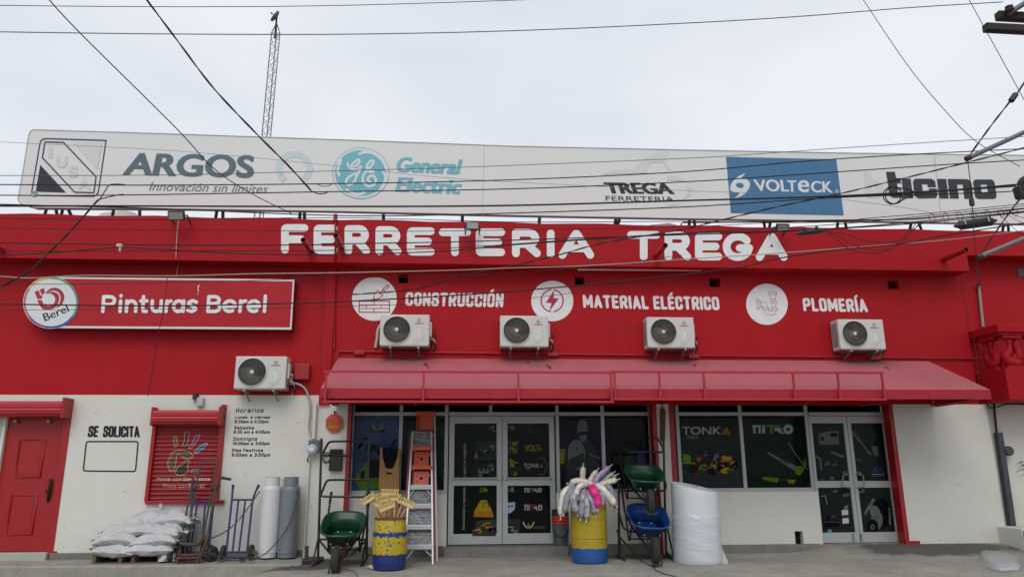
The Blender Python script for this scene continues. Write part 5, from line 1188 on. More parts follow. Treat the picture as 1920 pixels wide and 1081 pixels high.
PLA = mat('milky_plastic', (.52, .52, .56), .28, var=.4, vscale=14, bump=.6, bscale=14, spec=.7, col2=(.30, .30, .34))
def lump(o, base, pts, M, seed, h):
    """crumpled sheet bag over an outline on the ground: pts list of (x, y) metres"""
    r = random.Random(seed); n_ = len(pts); c = Vector((sum(p[0] for p in pts)/n_, sum(p[1] for p in pts)/n_, 0)); rings = []
    for k, (s, z) in enumerate(((1, .0), (.97, .35), (.8, .75), (.5, .97), (.2, 1.0))):
        rings.append([base+Vector((c.x+(p[0]-c.x)*s*(1+.10*(r.random()-.5)), c.y+(p[1]-c.y)*s*(1+.1*(r.random()-.5)), h*z*(1+.5*(r.random()-.5)))) for p in pts])
    vs = [v for g_ in rings for v in g_]; fs = [(k*n_+i, k*n_+(i+1) % n_, (k+1)*n_+(i+1) % n_, (k+1)*n_+i) for k in range(len(rings)-1) for i in range(n_)]+[tuple(range(4*n_, 5*n_))]
    o.add(vs, fs, M, True)
o = MB(); ol = [G(x, y, .08) for x, y in ((1829, 1020), (1850, 1023), (1880, 1026), (1905, 1036), (1914, 1048), (1912, 1056), (1890, 1054), (1868, 1056), (1850, 1050), (1838, 1040))]
c0 = G(1870, 1045, .08); zb_g = zg(c0.x, c0.y)
lump(o, Vector((0, 0, zb_g)), [(p.x, p.y) for p in ol], CLB, 5, .09); o.build('bag_film', t)
t = thing('potted_plant', 'spiky leaved plant in a dark pot cut by the right edge of the picture', 'potted plant', (PX(1956, 1030, 11.6), 11.6, zg(8.5, 11.6)))
LEAF = mat('spiky_leaf', (.035, .075, .02), .5, var=.4, vscale=9); x0_ = PX(1956, 1030, 11.6)
o = MB(); o.lathe((x0_, 11.6, zg(8.5, 11.6)), [(.13, 0), (.20, .3), (.22, .32), (.2, .34), (.18, .30)], BLK, 20); o.build('pot', t)
o = MB(); o.tube([(x0_, 11.6, .5), (x0_+.02, 11.6, 1.35)], .035, mat('plant_stem', (.10, .07, .04), .8), 8); o.build('stem', t)
o = MB(); r = random.Random(3)
for k in range(46):
    a, el = r.random()*6.28, r.uniform(-.3, 1.2); L_ = r.uniform(.16, .30); b_ = Vector((x0_+.02, 11.6, 1.22+.22*r.random())); d = Vector((math.cos(a)*math.cos(el), math.sin(a)*math.cos(el), math.sin(el))); s = d.cross(Vector((0, 0, 1))).normalized()*.018
    m_ = b_+d*L_*.5+Vector((0, 0, .02)); e_ = b_+d*L_-Vector((0, 0, .03)); o.add([b_-s*.5, b_+s*.5, m_+s, m_-s, e_], [(0, 1, 2, 3), (3, 2, 4)], LEAF)
o.build('foliage', t)

# ------------------------------------------------------------------ gas cylinders
def cylinder(px, y0, M, label):
    Y = 12.02; bz = PZ(px, 1043.5, Y); sc = (PZ(px, y0, Y)-bz)/1.30
    t = thing('gas_cylinder', label, 'gas cylinder', (PX(px, 1000, Y), Y, bz), 'gas cylinders by the wall'); r = .146
    o = MB(); prof = [(r*.93, 0), (r*.95, .06), (r, .075), (r, .10), (r*.985, .105), (r*.985, .115), (r, .12), (r, 1.04), (r*.985, 1.045), (r*.985, 1.055), (r, 1.06), (r*.98, 1.10), (r*.88, 1.14), (r*.6, 1.17), (r*.3, 1.18)]
    o.lathe((t.location.x, Y, bz), [(a, b_*sc) for a, b_ in prof], M, 36); o.build('body', t)
    o = MB(); o.lathe((t.location.x, Y, bz), [(a, b_*sc) for a, b_ in ((.105, 1.13), (.112, 1.16), (.112, 1.18), (.108, 1.28), (.114, 1.30), (.108, 1.30), (.104, 1.18))], M, 28); o.build('collar', t)
    o = MB(); o.lathe((t.location.x, Y, bz+1.17*sc), [(.03, 0), (.03, .06), (.015, .08)], BRS, 12); o.build('valve', t)
GW = mat('cylinder_white', (.60, .60, .60), .4, var=.2, vscale=5); GG = mat('cylinder_grey', (.17, .19, .21), .4, var=.25, vscale=5)
cylinder(504, 893, GW, 'tall white gas cylinder against the white wall'); cylinder(540, 893.5, GG, 'tall grey gas cylinder beside the white one')
t = thing('cylinder_hose', 'thin tube arching between the necks of the two gas cylinders', 'hose', P(522, 900, 12.0))
o = MB(); o.tube(curve([P(517, 896, 12.0), P(521, 894, 11.97), P(528, 898, 11.97), P(535, 902, 12.0)]), .008, GCON, 6); o.build('tube_run', t)

# ------------------------------------------------------------------ pallet and sacks
YPa = 11.68
pz = PZ(236, 1056.5, YPa); px0, px1 = PX(172, 1050, YPa), PX(302, 1050, YPa)
PAL = mat('pallet_wood', (.16, .10, .055), .85, var=.5, vscale=9, bump=.3)
t = thing('wooden_pallet', 'wooden pallet on the sidewalk under the stack of white sacks', 'pallet', ((px0+px1)/2, YPa+.25, pz))
o = MB(); pd = .56; ph = .125
for k in range(4): y = YPa+.0+k*(pd-.09)/3; o.box((px0, y, pz+ph-.018), (px1, y+.085, pz+ph), PAL, .003)
o.build('deck_board', t)
o = MB()
for k in range(3): y = YPa+k*(pd-.09)/2; o.box((px0, y, pz), (px1, y+.085, pz+.018), PAL, .003)
o.build('bottom_board', t)
for x in (px0, (px0+px1)/2-.12, (px0+px1)/2+.06, px1-.05):
    o = MB(); o.box((x, YPa+.002, pz+.018), (x+.05, YPa+pd-.002, pz+ph-.018), PAL, .003); o.build('stringer', t)
SKM = mat('woven_sack', (.50, .50, .51), .55, var=.5, vscale=7, bump=1.0, bscale=11, spec=.4, col2=(.36, .355, .35))
SKM.node_tree.nodes['Bump'].inputs['Distance'].default_value = .045
def sackmesh(seed, L_=.67, W2=.45, T_=.165):
    r = random.Random(seed); n1, n2 = 22, 16; o = MB(); vs = []
    ph_ = [r.uniform(0, 6.28) for _ in range(9)]
    for side in (1, -1):
        for j in range(n2+1):
            for i in range(n1+1):
                u, v = -1+2*i/n1, -1+2*j/n2
                e = max(0, (1-abs(u)**3.2))**.55*max(0, (1-abs(v)**3))**.5
                pin = 1-.10*(1-abs(u))*abs(v)**2
                cr_ = .012*math.sin(5*u+3*v*side+ph_[0])+.010*math.sin(9*v-4*u+ph_[1])+.008*math.sin(13*u+7*v+ph_[2])+.006*math.sin(19*(u-v)+ph_[3]) + .012*abs(math.sin(6*(u*.7+v)+ph_[4]))*abs(u)
                z = side*(T_/2*e) + cr_*e*(1 if side > 0 else .4) + .022*math.sin(2*u+ph_[5]) - .038*u*u*abs(u) - .018*v*v + .014*abs(math.sin(4*(u+.6*v)+ph_[8]))**.5*e*side
                x = u*L_/2*(1-.05*v*v*(1 if abs(u) > .9 else .5))+.006*math.sin(8*v+ph_[6]); y = v*W2/2*pin+.005*math.sin(9*u+ph_[7])
                vs.append((x, y, z))
    a = (n1+1)*(n2+1); fs = []
    for s in (0, 1):
        for j in range(n2):
            for i in range(n1):
                b_ = s*a+j*(n1+1)+i; q_ = (b_, b_+1, b_+n1+2, b_+n1+1); fs.append(q_ if s == 0 else tuple(reversed(q_)))
    o.add(vs, fs, SKM, True)
    # gathered, folded over mouth
    m_ = []; 
    for k in range(7): m_.append((L_/2-.03, -W2*.42+W2*.84*k/6, .012*math.sin(k*2.1+ph_[0])))
    q2 = [(x+.07+.02*math.sin(k+ph_[1]), y*1.02, z+.02*math.cos(k*1.9+ph_[2])-.012) for k, (x, y, z) in enumerate(m_)]
    o.add(m_+q2, [(k, k+1, k+8, k+7) for k in range(6)], SKM, True)
    return o
SACK0 = [None]*4
sk_lab = [(.30, -.13, .20, 0, 0, 'bottom sack at the left front of the pallet'), (.80, -.13, .20, 2, 0, 'bottom sack at the right front of the pallet'), (.32, .20, .21, 2, 0, 'bottom sack at the back left, against the wall'), (.82, .22, .21, 0, 0, 'bottom sack at the back right, behind the front one'),
          (.30, -.10, .33, 1, 4, 'second layer sack at the left, with creased end'), (.86, -.12, .33, 3, -4, 'second layer sack at the right front'), (.42, .22, .34, 3, 8, 'second layer sack at the back left'),
          (.36, -.06, .46, 2, 6, 'third layer sack at the left, sloping down to the left'), (.90, -.07, .47, 0, -7, 'broad third layer sack at the right front with folded corner'), (.60, .21, .48, 1, 5, 'third layer sack at the back of the stack'),
          (1.00, .06, .60, 1, -8, 'plump topmost sack at the right, nearest the rusty hand truck'), (.62, .18, .62, 3, 10, 'flat topmost sack in the middle near the wall')]
for i, (x, y, z, v, rz, lab) in enumerate(sk_lab):
    if SACK0[v] is None:
        t = thing('cement_sack', 'x', 'sack', (0, 0, 0), 'white sacks stacked on the pallet'); sackmesh(v*11+2).local('sack_body', t); SACK0[v] = t
    else: t = dup(SACK0[v])
    t.location = (px0+x*.98, YPa+.28+y, pz+z*.93+.03); t.rotation_euler = (R(-4+3*(i % 3)), R((i*37 % 9)-4), R(rz+(180 if i in (0, 4, 7, 2) else 0)+(i*53 % 9)-4)); t['label'] = 'white woven '+lab
    t.scale = (.95+.05*(i % 3), 1.0, 1.1)
t = thing('empty_sack', 'limp empty white sack hanging down beside the right end of the pallet', 'sack', P(315, 1050, 11.7), 'white sacks stacked on the pallet')
o = MB(); r = random.Random(9); vs = []; n1, n2 = 8, 10
for j in range(n2+1):
    for i in range(n1+1):
        u, v = i/n1, j/n2; px = 304+u*24+v*-2-6*v*(1-u); py = 1006+v*46+8*u*(1-v); Y = 11.74-.05*v+.035*math.sin(7*u+3*v)+.02*math.sin(11*v+4*u)
        vs.append(P(px, py, Y))
o.add(vs, [(j*(n1+1)+i, j*(n1+1)+i+1, (j+1)*(n1+1)+i+1, (j+1)*(n1+1)+i) for j in range(n2) for i in range(n1)], SKM, True)
o.add([v+Vector((.01, .035, .0)) for v in vs], [(j*(n1+1)+i, (j+1)*(n1+1)+i, (j+1)*(n1+1)+i+1, j*(n1+1)+i+1) for j in range(n2) for i in range(n1)], SKM, True)
o.build('sack_body', t)

# ------------------------------------------------------------------ hand trucks
BLU = mat('hand_truck_blue', (.020, .022, .13), .45, var=.3, vscale=12); RUS = mat('hand_truck_dark_steel', (.045, .036, .028), .6, var=.6, vscale=14, col2=(.09, .04, .02)); RUB = mat('tyre_rubber', (.028, .028, .027), .85, bump=.5, bscale=60)
RST = mat('rust_brown', (.13, .05, .025), .8, var=.5, vscale=14)
def wheel(o_parent, c, r, wd, axis=Vector((1, 0, 0)), hubM=STEELG, tread=False):
    o = MB(); pr = [(r*.55, -wd*.5), (r*.86, -wd*.5), (r*.97, -wd*.32), (r, -wd*.1), (r, wd*.1), (r*.97, wd*.32), (r*.86, wd*.5), (r*.55, wd*.5)]
    o.lathe(c, pr, RUB, 28, axis)
    if tread:
        q = axis.normalized().to_track_quat('Z', 'Y')
        for k in range(30):
            for s in (-1, 0, 1):
                a = 2*math.pi*(k+.5*abs(s))/30; d = q @ Vector((math.cos(a), math.sin(a), 0)); tt = q @ Vector((-math.sin(a), math.cos(a), 0))
                o.obox(Vector(c)+d*r*(1.0-.02*abs(s))+axis.normalized()*s*wd*.3, d*.006, tt*.009, axis.normalized()*wd*.10, RUB)
    w_ = o.build('wheel', o_parent)
    o = MB(); o.lathe(c, [(.02, -wd*.62), (r*.5, -wd*.4), (r*.56, -wd*.35), (r*.56, wd*.35), (r*.5, wd*.4), (.02, wd*.62)], hubM, 20, axis); h_ = o.build('rim', w_)
    return w_
def truck_blue(pts_l, pts_r, xbar, feet, wheels, Yb, Yt, label, bars):
    t = thing('hand_truck', label, 'hand truck', P(xbar[0], feet[0][1], Yb), 'hand trucks by the wall')
    y0, y1 = pts_l[0][1], pts_l[-1][1]
    dep = lambda py: Yt+(Yb-Yt)*(py-y0)/(y1-y0)
    o = MB()
    for pts in (pts_l, pts_r): o.tube(fillet([P(x, y, dep(y)) for x, y in pts], .12), .017, BLU, 8)
    fr = o.build('side_rail', t)
    o = MB()
    for pts in (pts_l, pts_r): o.tube([P(pts[0][0], pts[0][1], dep(pts[0][1])), P(pts[0][0]*.8+pts[1][0]*.2, pts[0][1]*.72+pts[1][1]*.28, dep(pts[0][1]*.72+pts[1][1]*.28))], .021, BLK, 8)
    o.build('grip', t)
    o = MB()
    for (xa, ya), (xc, yc) in bars: o.tube([P(xa, ya, dep(ya)), P(xc, yc, dep(yc))], .015, BLU, 8)
    o.build('cross_bar', t)
    for x, y, r in wheels: wheel(t, P(x, y, dep(y)+.03), r, .06)
    o = MB()
    (fx0, fy0), (fx1, fy1) = feet
    for fx, fy in feet: q = P(fx, fy, Yb-.12); o.box((q.x-.02, Yb-.22, q.z), (q.x+.02, Yb+.02, q.z+.02), BLKM)
    q0, q1 = P(fx0, fy0, Yb-.1), P(fx1, fy1, Yb-.1); o.box((q0.x-.02, Yb-.05, q0.z+.001), (q1.x+.02, Yb+.02, q0.z+.03), BLU)
    o.build('toe_plate', t); return t
truck_blue([(437, 908), (435, 935), (424, 1035)], [(485, 908), (474, 933), (463, 1035)], (440, 935), [(413, 1048), (454, 1048)], [(419, 1034, .10), (471, 1034, .11)], 11.85, 12.12,
           'blue hand truck with two upright slats standing alone against the wall', [((435, 936), (474, 936)), ((447, 937), (436, 1032)), ((460, 937), (448, 1032)), ((424, 1034), (463, 1034))])
truck_blue([(362, 896), (361, 925), (351, 1035)], [(411, 908), (402, 925), (391, 1035)], (360, 935), [(345, 1046), (385, 1046)], [(346, 1034, .10), (394, 1034, .11)], 11.98, 12.16,
           'blue hand truck mostly hidden behind the rusty dark one', [((361, 939), (400, 939)), ((370, 940), (357, 1034)), ((385, 940), (378, 1034)), ((351, 1036), (391, 1036))])
t = thing('hand_truck', 'tall dark rusty hand truck with a squared top hoop and one curved handle', 'hand truck', P(370, 1050, 11.72), 'hand trucks by the wall')
dep = lambda y: 12.08+(11.74-12.08)*(y-860)/(1045-860)
o = MB(); o.tube(fillet([P(x, y, dep(y)) for x, y in ((347, 1040), (348, 1020), (377, 863), (408, 863), (378, 1020), (375, 1040))], .03), .015, RUS, 8); o.build('hoop_frame', t)
o = MB(); o.tube(fillet([P(x, y, dep(y)-.04) for x, y in ((337, 1040), (339, 1010), (361, 902), (363, 895))], .05), .016, RUS, 8); o.tube(fillet([P(x, y, dep(y)-.06) for x, y in ((387, 1030), (392, 985), (406, 905), (413, 895), (432, 898))], .12), .017, RUS, 8); o.build('side_rail', t)
o = MB(); o.tube([P(416, 894.5, dep(894)-.065), P(433, 898, dep(898)-.06)], .021, BLK, 8); o.build('grip', t)
o = MB(); o.tube(curve([P(335, 1010, dep(1010)-.05), P(340, 1018, dep(1010)-.16), P(358, 1020, dep(1010)-.19), P(374, 1018, dep(1010)-.14), P(379, 1012, dep(1010)-.05)]), .028, RUS, 6); o.tube([P(360, 914, dep(914)-.05), P(366, 914, dep(914)-.03)], .04, RUS, 6); o.tube([P(397, 914, dep(914)-.03), P(405, 914, dep(914)-.06)], .034, RUS, 6); o.build('cross_strap', t)
o = MB()
for a, c in (((333, 1048), (374, 1046)), ((338, 1040), (380, 1038)), ((333, 1048), (338, 1030)), ((374, 1046), (392, 1000)), ((338, 1040), (392, 1040))): o.tube([P(*a, 11.66), P(*c, 11.72)], .017, RST, 6)
o.obox(P(356, 1044, 11.68), (.17, 0, 0), (0, .10, 0), (0, 0, .008), RST); o.obox(P(333, 1050, 11.62), (.02, 0, 0), (0, .03, 0), (0, 0, .03), RUS); o.obox(P(372, 1050, 11.62), (.015, 0, 0), (0, .03, 0), (0, 0, .03), RUS)
for a in ((386, 1020), (335, 1025)): o.add([P(a[0]-3, a[1]-18, 11.8), P(a[0]+3, a[1]-18, 11.8), P(a[0]+8, a[1]+14, 11.76), P(a[0]-8, a[1]+14, 11.76)], [(0, 1, 2, 3)], RUS)
o.build('toe_plate', t)
wheel(t, P(326, 1038, 11.78), .125, .07, Vector((1, -.35, 0)), RST); wheel(t, P(398, 1038, 11.80), .115, .07, Vector((1, -.35, 0)), RST)
t = thing('security_chain', 'thin chain strung from the rusty hand truck over the blue one to the grey cylinder', 'chain', P(440, 1045, 11.7))
def chain(o, pts, M, r=.0055, L_=.035):
    c = curve(pts, 14); d = 0; prev = c[0]; k = 0; acc = 0
    pos = [c[0]]
    for p in c[1:]:
        seg = (p-prev).length; acc += seg
        if acc > L_*.8: pos.append(p); acc = 0
        prev = p
    for i in range(len(pos)-1):
        a, b_ = pos[i], pos[i+1]; dd = (b_-a).normalized(); s = dd.orthogonal().normalized(); s = s if i % 2 else dd.cross(s)
        m_ = (a+b_)/2; o.tube([m_+dd*L_*.55*math.cos(q)+s*L_*.26*math.sin(q) for q in [j*math.pi/4 for j in range(8)]], r, M, 4, True)
CHN = mat('chain_steel', (.07, .065, .06), .5, metal=.5)
o = MB(); chain(o, [P(378, 1012, 11.72), P(410, 1003, 11.74), P(440, 982, 11.76), P(466, 950, 11.82), P(487, 920, 11.86)], CHN); chain(o, [P(374, 1024, 11.70), P(392, 1036, 11.66), P(412, 1042, 11.64), P(440, 1044, 11.64), P(470, 1046, 11.68), P(490, 1042, 11.72), P(515, 1020, 11.80), P(540, 985, 11.84), P(556, 940, 11.88), P(559, 915, 11.92)], CHN); chain(o, [P(455, 1046, 11.62), P(466, 1043, 11.60), P(478, 1047, 11.62), P(468, 1049, 11.6), P(486, 1045, 11.66)], CHN); o.build('chain_links', t)
t = thing('drain_valve', 'dark pipe stub and low black box on the ground at the end of the sidewalk', 'valve box', P(575, 1062, 11.7))
o = MB(); a, c = P(566, 1065, 11.66), P(598, 1045, 11.66); o.box((a.x, 11.66, a.z-.05), (c.x, 12.1, c.z-.02), BLK, .01); o.build('box_body', t)
o = MB(); o.tube([P(575, 1048, 11.8), P(575, 1027, 11.8)], .026, RUS, 8); o.lathe(P(575, 1027, 11.8), [(.02, 0), (.032, .0), (.032, .03), (.015, .035)], RUS, 10); o.build('pipe_stub', t)
# ------------------------------------------------------------------ wheelbarrow racks
def rack(label, xl, xr, yT, feet, hoops, Yf, Yb, low):
    """xl, xr: [(px, py) top, bottom] of the uprights; feet: front ends of the feet"""
    t = thing('display_rack', label, 'rack', P((xl[1][0]+xr[1][0])/2, 1052, Yb), 'black tube racks for wheelbarrows')
    for a, c in (xl, xr): 
        o = MB(); o.tube([P(*a, Yb), P(*c, Yb)], .019, BLKM, 8); o.build('upright', t)
    for (fx, fy), (bx_, by_), kx in feet:
        o = MB(); q = P(fx, fy, Yf-.12); p = P(bx_, by_, Yb+.12); o.tube([q, p], .021, BLKM, 8)
        g1, g2 = P(bx_+kx*0, by_-48, Yb), q.lerp(p, .25); o.tube([g1, g2], .014, BLKM, 6); o.build('foot', t)
    for h in hoops:
        o = MB(); pts = [P(x, y, Yb if k in (0, len(h)-1) else (Yf if y > h[0][1]+8 else Yb-.03)) for k, (x, y) in enumerate(h)]
        o.tube(fillet(pts, .07, 5), .017, BLKM, 8); o.build('cradle_bar', t)
    o = MB()
    for a, c in low: o.tube([P(*a[:2], a[2]), P(*c[:2], c[2])], .015, BLKM, 8)
    o.build('brace', t); return t
rack('black tube rack on the left holding one green wheelbarrow', ((603, 821), (596, 1050)), ((692, 821), (687, 1048)), 820, [((578, 1072), (599, 1046), 0), ((672, 1070), (690, 1040), 0)],
     [[(692, 826), (617, 827), (603, 853), (692, 855)], [(692, 898), (613, 899), (600, 930), (684, 931), (692, 922)]], 11.35, 11.72, [((597, 1010, 11.72), (688, 1011, 11.72)), ((597, 1010, 11.5), (620, 1038, 11.5)), ((687, 1012, 11.5), (658, 1040, 11.5)), ((678, 972, 11.7), (686, 972, 11.7))])
rack('black tube rack on the right holding a green and a blue wheelbarrow', ((1160, 905), (1161, 1048)), ((1244, 822), (1249, 1046)), 820, [((1179, 1060), (1157, 1040), 0), ((1270, 1058), (1251, 1036), 0)],
     [[(1178, 846), (1244, 847), (1243, 838), (1233, 820), (1214, 819)], [(1160, 919), (1248, 919), (1249, 906), (1238, 885)], [(1161, 962), (1168, 988), (1180, 996), (1246, 994)]], 11.5, 11.85, [((1161, 1005, 11.85), (1198, 1046, 11.7)), ((1161, 1048, 11.85), (1249, 1047, 11.85)), ((1160, 890, 11.85), (1161, 925, 11.85))])

def wheelbarrow(label, TRAY, loc, pitch, yaw, sc=1, roll=0):
    t = thing('wheelbarrow', label, 'wheelbarrow', (0, 0, 0), 'wheelbarrows on the racks')
    o = MB(); n_ = 48
    def ring(w_f, w_b, y0, y1, z, e=3.2):
        pts = []
        for i in range(n_):
            a = 2*math.pi*i/n_; cx, cy = math.cos(a), math.sin(a)
            x = math.copysign(abs(cx)**(2/e), cx); y = math.copysign(abs(cy)**(2/e), cy)
            wv = w_f+(w_b-w_f)*(y+1)/2; pts.append(Vector((x*wv/2, y0+(y1-y0)*(y+1)/2, z(y) if callable(z) else z)))
        return pts
    rim = lambda y: .10+.05*(1-y)/2+.02*abs(y)
    rings = [ring(.30, .34, -.24, .20, -.085), ring(.36, .38, -.30, .25, -.075), ring(.50, .56, -.43, .36, lambda y: rim(y)-.02), ring(.53, .60, -.455, .385, rim), ring(.565, .635, -.475, .405, lambda y: rim(y)+.004), ring(.565, .635, -.475, .405, lambda y: rim(y)-.016)]
    o.add([p+Vector((0, 0, .0005)) for p in rings[0]], [tuple(range(n_))], TRAY)
    vs = [p for r_ in rings for p in r_]; fs = [(k*n_+i, k*n_+(i+1) % n_, (k+1)*n_+(i+1) % n_, (k+1)*n_+i) for k in range(len(rings)-1) for i in range(n_)]
    o.add(vs, fs, TRAY, True);
    outer = [p+Vector((0, 0, -.006)) for p in rings[0]]+[Vector((p.x*1.015, p.y*1.015, p.z-.012)) for p in rings[2]]
    o.add(outer, [(i, i+n_, (i+1) % n_+n_, (i+1) % n_) for i in range(n_)]+[tuple(reversed(range(n_)))], TRAY, True)
    o.local('tray', t)
    o = MB()
    for x in (-.09, .09):
        for y in (-.22, .16): o.lathe((x, y, -.082), [(.012, 0), (.010, .004), (.0, .005)], LETW, 8)
    for x in (-.11, .11): o.lathe((x, -.40, .02), [(.011, 0), (.01, .004), (0, .005)], LETW, 8, Vector((0, -1, .6)))
    o.local('bolt', t)
    o = MB()
    for s in (-1, 1):
        o.tube(fillet([Vector((s*.055, -.66, -.07)), Vector((s*.08, -.45, -.125)), Vector((s*.22, .10, -.105)), Vector((s*.28, .42, -.05)), Vector((s*.29, .86, .20))], .08), .016, BLKM, 8)
        o.tube(fillet([Vector((s*.22, .10, -.12)), Vector((s*.22, .18, -.40)), Vector((s*.22, .34, -.40)), Vector((s*.27, .38, -.07))], .05), .014, BLKM, 8)
        o.tube([Vector((s*.06, -.62, -.07)), Vector((s*.10, -.40, .02))], .012, BLKM, 6)
    o.tube(fillet([Vector((-.055, -.64, -.08)), Vector((-.07, -.86, -.14)), Vector((-.06, -.89, -.16)), Vector((.06, -.89, -.16)), Vector((.07, -.86, -.14)), Vector((.055, -.64, -.08))], .04), .012, BLKM, 8)
    o.tube([Vector((-.22, .26, -.40)), Vector((.22, .26, -.40))], .012, BLKM, 6)
    o.local('frame', t)
    for s in (-1, 1):
        o = MB(); o.tube([Vector((s*.2865, .70, .109)), Vector((s*.29, .87, .206))], .021, BLK, 8); o.local('grip', t)
    o = MB(); c = Vector((0, -.67, -.08)); r_, wd = .19, .085
    o.lathe(c, [(r_*.5, -wd*.5), (r_*.86, -wd*.5), (r_*.97, -wd*.32), (r_, -wd*.1), (r_, wd*.1), (r_*.97, wd*.32), (r_*.86, wd*.5), (r_*.5, wd*.5)], RUB, 30, Vector((1, 0, 0)))
    for k in range(34):
        a = 2*math.pi*k/34; d = Vector((0, math.cos(a), math.sin(a))); tt = Vector((0, -math.sin(a), math.cos(a)))
        for s, of in ((-1, 0), (0, .5), (1, 0)):
            d2 = d if not of else Vector((0, math.cos(a+.09), math.sin(a+.09))); t2 = tt if not of else Vector((0, -math.sin(a+.09), math.cos(a+.09)))
            o.obox(c+d2*(r_-.004*abs(s))+Vector((s*wd*.3, 0, 0)), d2*.006, t2*.009, Vector((wd*.10, 0, 0)), RUB)
    w_ = o.local('wheel', t)
    o = MB(); o.lathe(c, [(.02, -wd*.6), (r_*.45, -wd*.35), (r_*.52, -wd*.3), (r_*.52, wd*.3), (r_*.45, wd*.35), (.02, wd*.6)], BLKM, 20, Vector((1, 0, 0))); ro = o.build('rim', w_)
    t.location = loc; t.rotation_euler = (pitch, roll, yaw); t.scale = (sc, sc, sc); return t
GRN = mat('wheelbarrow_green', (.006, .055, .022), .35, var=.15, vscale=6, spec=.5); BLW = mat('wheelbarrow_blue', (.006, .045, .19), .35, var=.15, vscale=6, spec=.5)
q = P(643, 996, 11.42)
wheelbarrow('dark green wheelbarrow standing alone on the left rack beside the worn drum', GRN, q, R(22), R(2), 1.03, R(1))
q = P(1207, 900, 11.62)
wheelbarrow('dark green wheelbarrow on the right rack above the blue one', GRN, q, R(21), R(-5), .98, R(2))
q = P(1214, 980, 11.50)
wheelbarrow('blue wheelbarrow on the right rack below the green one', BLW, q, R(24), R(-4), 1.0, R(2))

# ------------------------------------------------------------------ drums
def drum_mat(name, bands, wear, seed, zb):
    """paint in height bands with chipped borders"""
    M = bpy.data.materials.new(name); M.use_nodes = True; t = M.node_tree; n = t.nodes; l = t.links; b = n['Principled BSDF']; b.inputs['Roughness'].default_value = .5
    g = n.new('ShaderNodeNewGeometry'); sp = n.new('ShaderNodeSeparateXYZ'); l.new(g.outputs['Position'], sp.inputs[0])
    def noise(sc, det):
        z = n.new('ShaderNodeTexNoise'); z.inputs['Scale'].default_value = sc; z.inputs['Detail'].default_value = det; z.inputs['Roughness'].default_value = .7; l.new(g.outputs['Position'], z.inputs['Vector']); return z.outputs[0]
    blue = (.012, .035, .19, 1) if wear else (.012, .10, .36, 1); yel = (.60, .44, .012, 1) if wear else (.50, .36, .012, 1)
    def math_(op, a, c, d=None):
        m_ = n.new('ShaderNodeMath'); m_.operation = op
        for i, v in enumerate((a, c, d)):
            if v is None: continue
            if isinstance(v, (int, float)): m_.inputs[i].default_value = v
            else: l.new(v, m_.inputs[i])
        return m_.outputs[0]
    nz1 = noise(26, 5); nz2 = noise(60, 3); nz3 = noise(11, 4)
    mask = None
    for lo, hi, chip in bands:                # bands that show blue
        c = (lo+hi)/2; h = (hi-lo)/2
        d = math_('ABSOLUTE', math_('SUBTRACT', sp.outputs[2], zb+c), 0); d = math_('SUBTRACT', d, h)
        d = math_('MULTIPLY_ADD', math_('SUBTRACT', nz1, .5), -chip, d)
        k = math_('LESS_THAN', d, 0); mask = k if mask is None else math_('MAXIMUM', mask, k)
    chips = math_('GREATER_THAN', math_('ADD', nz1, math_('MULTIPLY', nz3, .6)), wear and .90 or 1.005); mask = math_('MAXIMUM', mask, chips)
    x = n.new('ShaderNodeMixRGB'); l.new(mask, x.inputs[0]); x.inputs[1].default_value = yel; x.inputs[2].default_value = blue
    y2 = n.new('ShaderNodeMixRGB'); y2.blend_type = 'MULTIPLY'; y2.inputs[0].default_value = .5; l.new(x.outputs[0], y2.inputs[1]); l.new(nz3, y2.inputs[2]); l.new(y2.outputs[0], b.inputs['Base Color'])
    bp = n.new('ShaderNodeBump'); bp.inputs['Strength'].default_value = .3; bp.inputs['Distance'].default_value = .004; l.new(mask, bp.inputs['Height']); bp.invert = True; l.new(bp.outputs[0], b.inputs['Normal'])
    return M
q = G(731, 1070.5, 0); Yl = q.y+.24; q = Vector((PX(731, 1020, Yl), Yl, zg(q.x, Yl)))
DL = drum_mat('chipped_yellow_blue_paint', [(-.1, .21, .05), (.44, .50, .16), (.735, .9, .03)], True, 1, q.z)
t = thing('plastic_drum', 'badly chipped yellow and blue drum full of brooms', 'drum', q, 'painted drums on the ground')
s_ = (PZ(731, 968, Yl)-q.z)/.80
o = MB(); o.lathe(q, [(a*.96, b_*s_) for a, b_ in ((.20, 0), (.225, .02), (.243, .12), (.25, .3), (.25, .42), (.246, .55), (.228, .70), (.215, .745), (.215, .76), (.222, .765), (.222, .795), (.212, .80), (.2, .79), (.2, .2))], DL, 40); o.build('drum_body', t)
o = MB(); RIMM = mat('drum_rim_rust', (.16, .045, .03), .6, var=.5, vscale=10); o.lathe(q, [(a*.96, b_*s_) for a, b_ in ((.224, .764), (.229, .77), (.229, .79), (.224, .796))], RIMM, 40); o.build('rim_band', t)
LD = (q.copy(), s_)
q2 = G(1105, 1055.5, 0.02); Yr = q2.y+.29; q2 = Vector((PX(1105, 1010, Yr), Yr, zg(q2.x, Yr)))
DR = drum_mat('yellow_drum_paint', [(-.1, .215, .07), (.345, .350, .03), (.63, .634, .004)], False, 2, q2.z)
t = thing('plastic_drum', 'yellow drum with a blue base full of plastic wrapped mop heads', 'drum', q2, 'painted drums on the ground')
s2 = (PZ(1105, 938, Yr)-q2.z)/.93; rr = (PX(1138, 1000, Yr)-PX(1071, 1000, Yr))/2
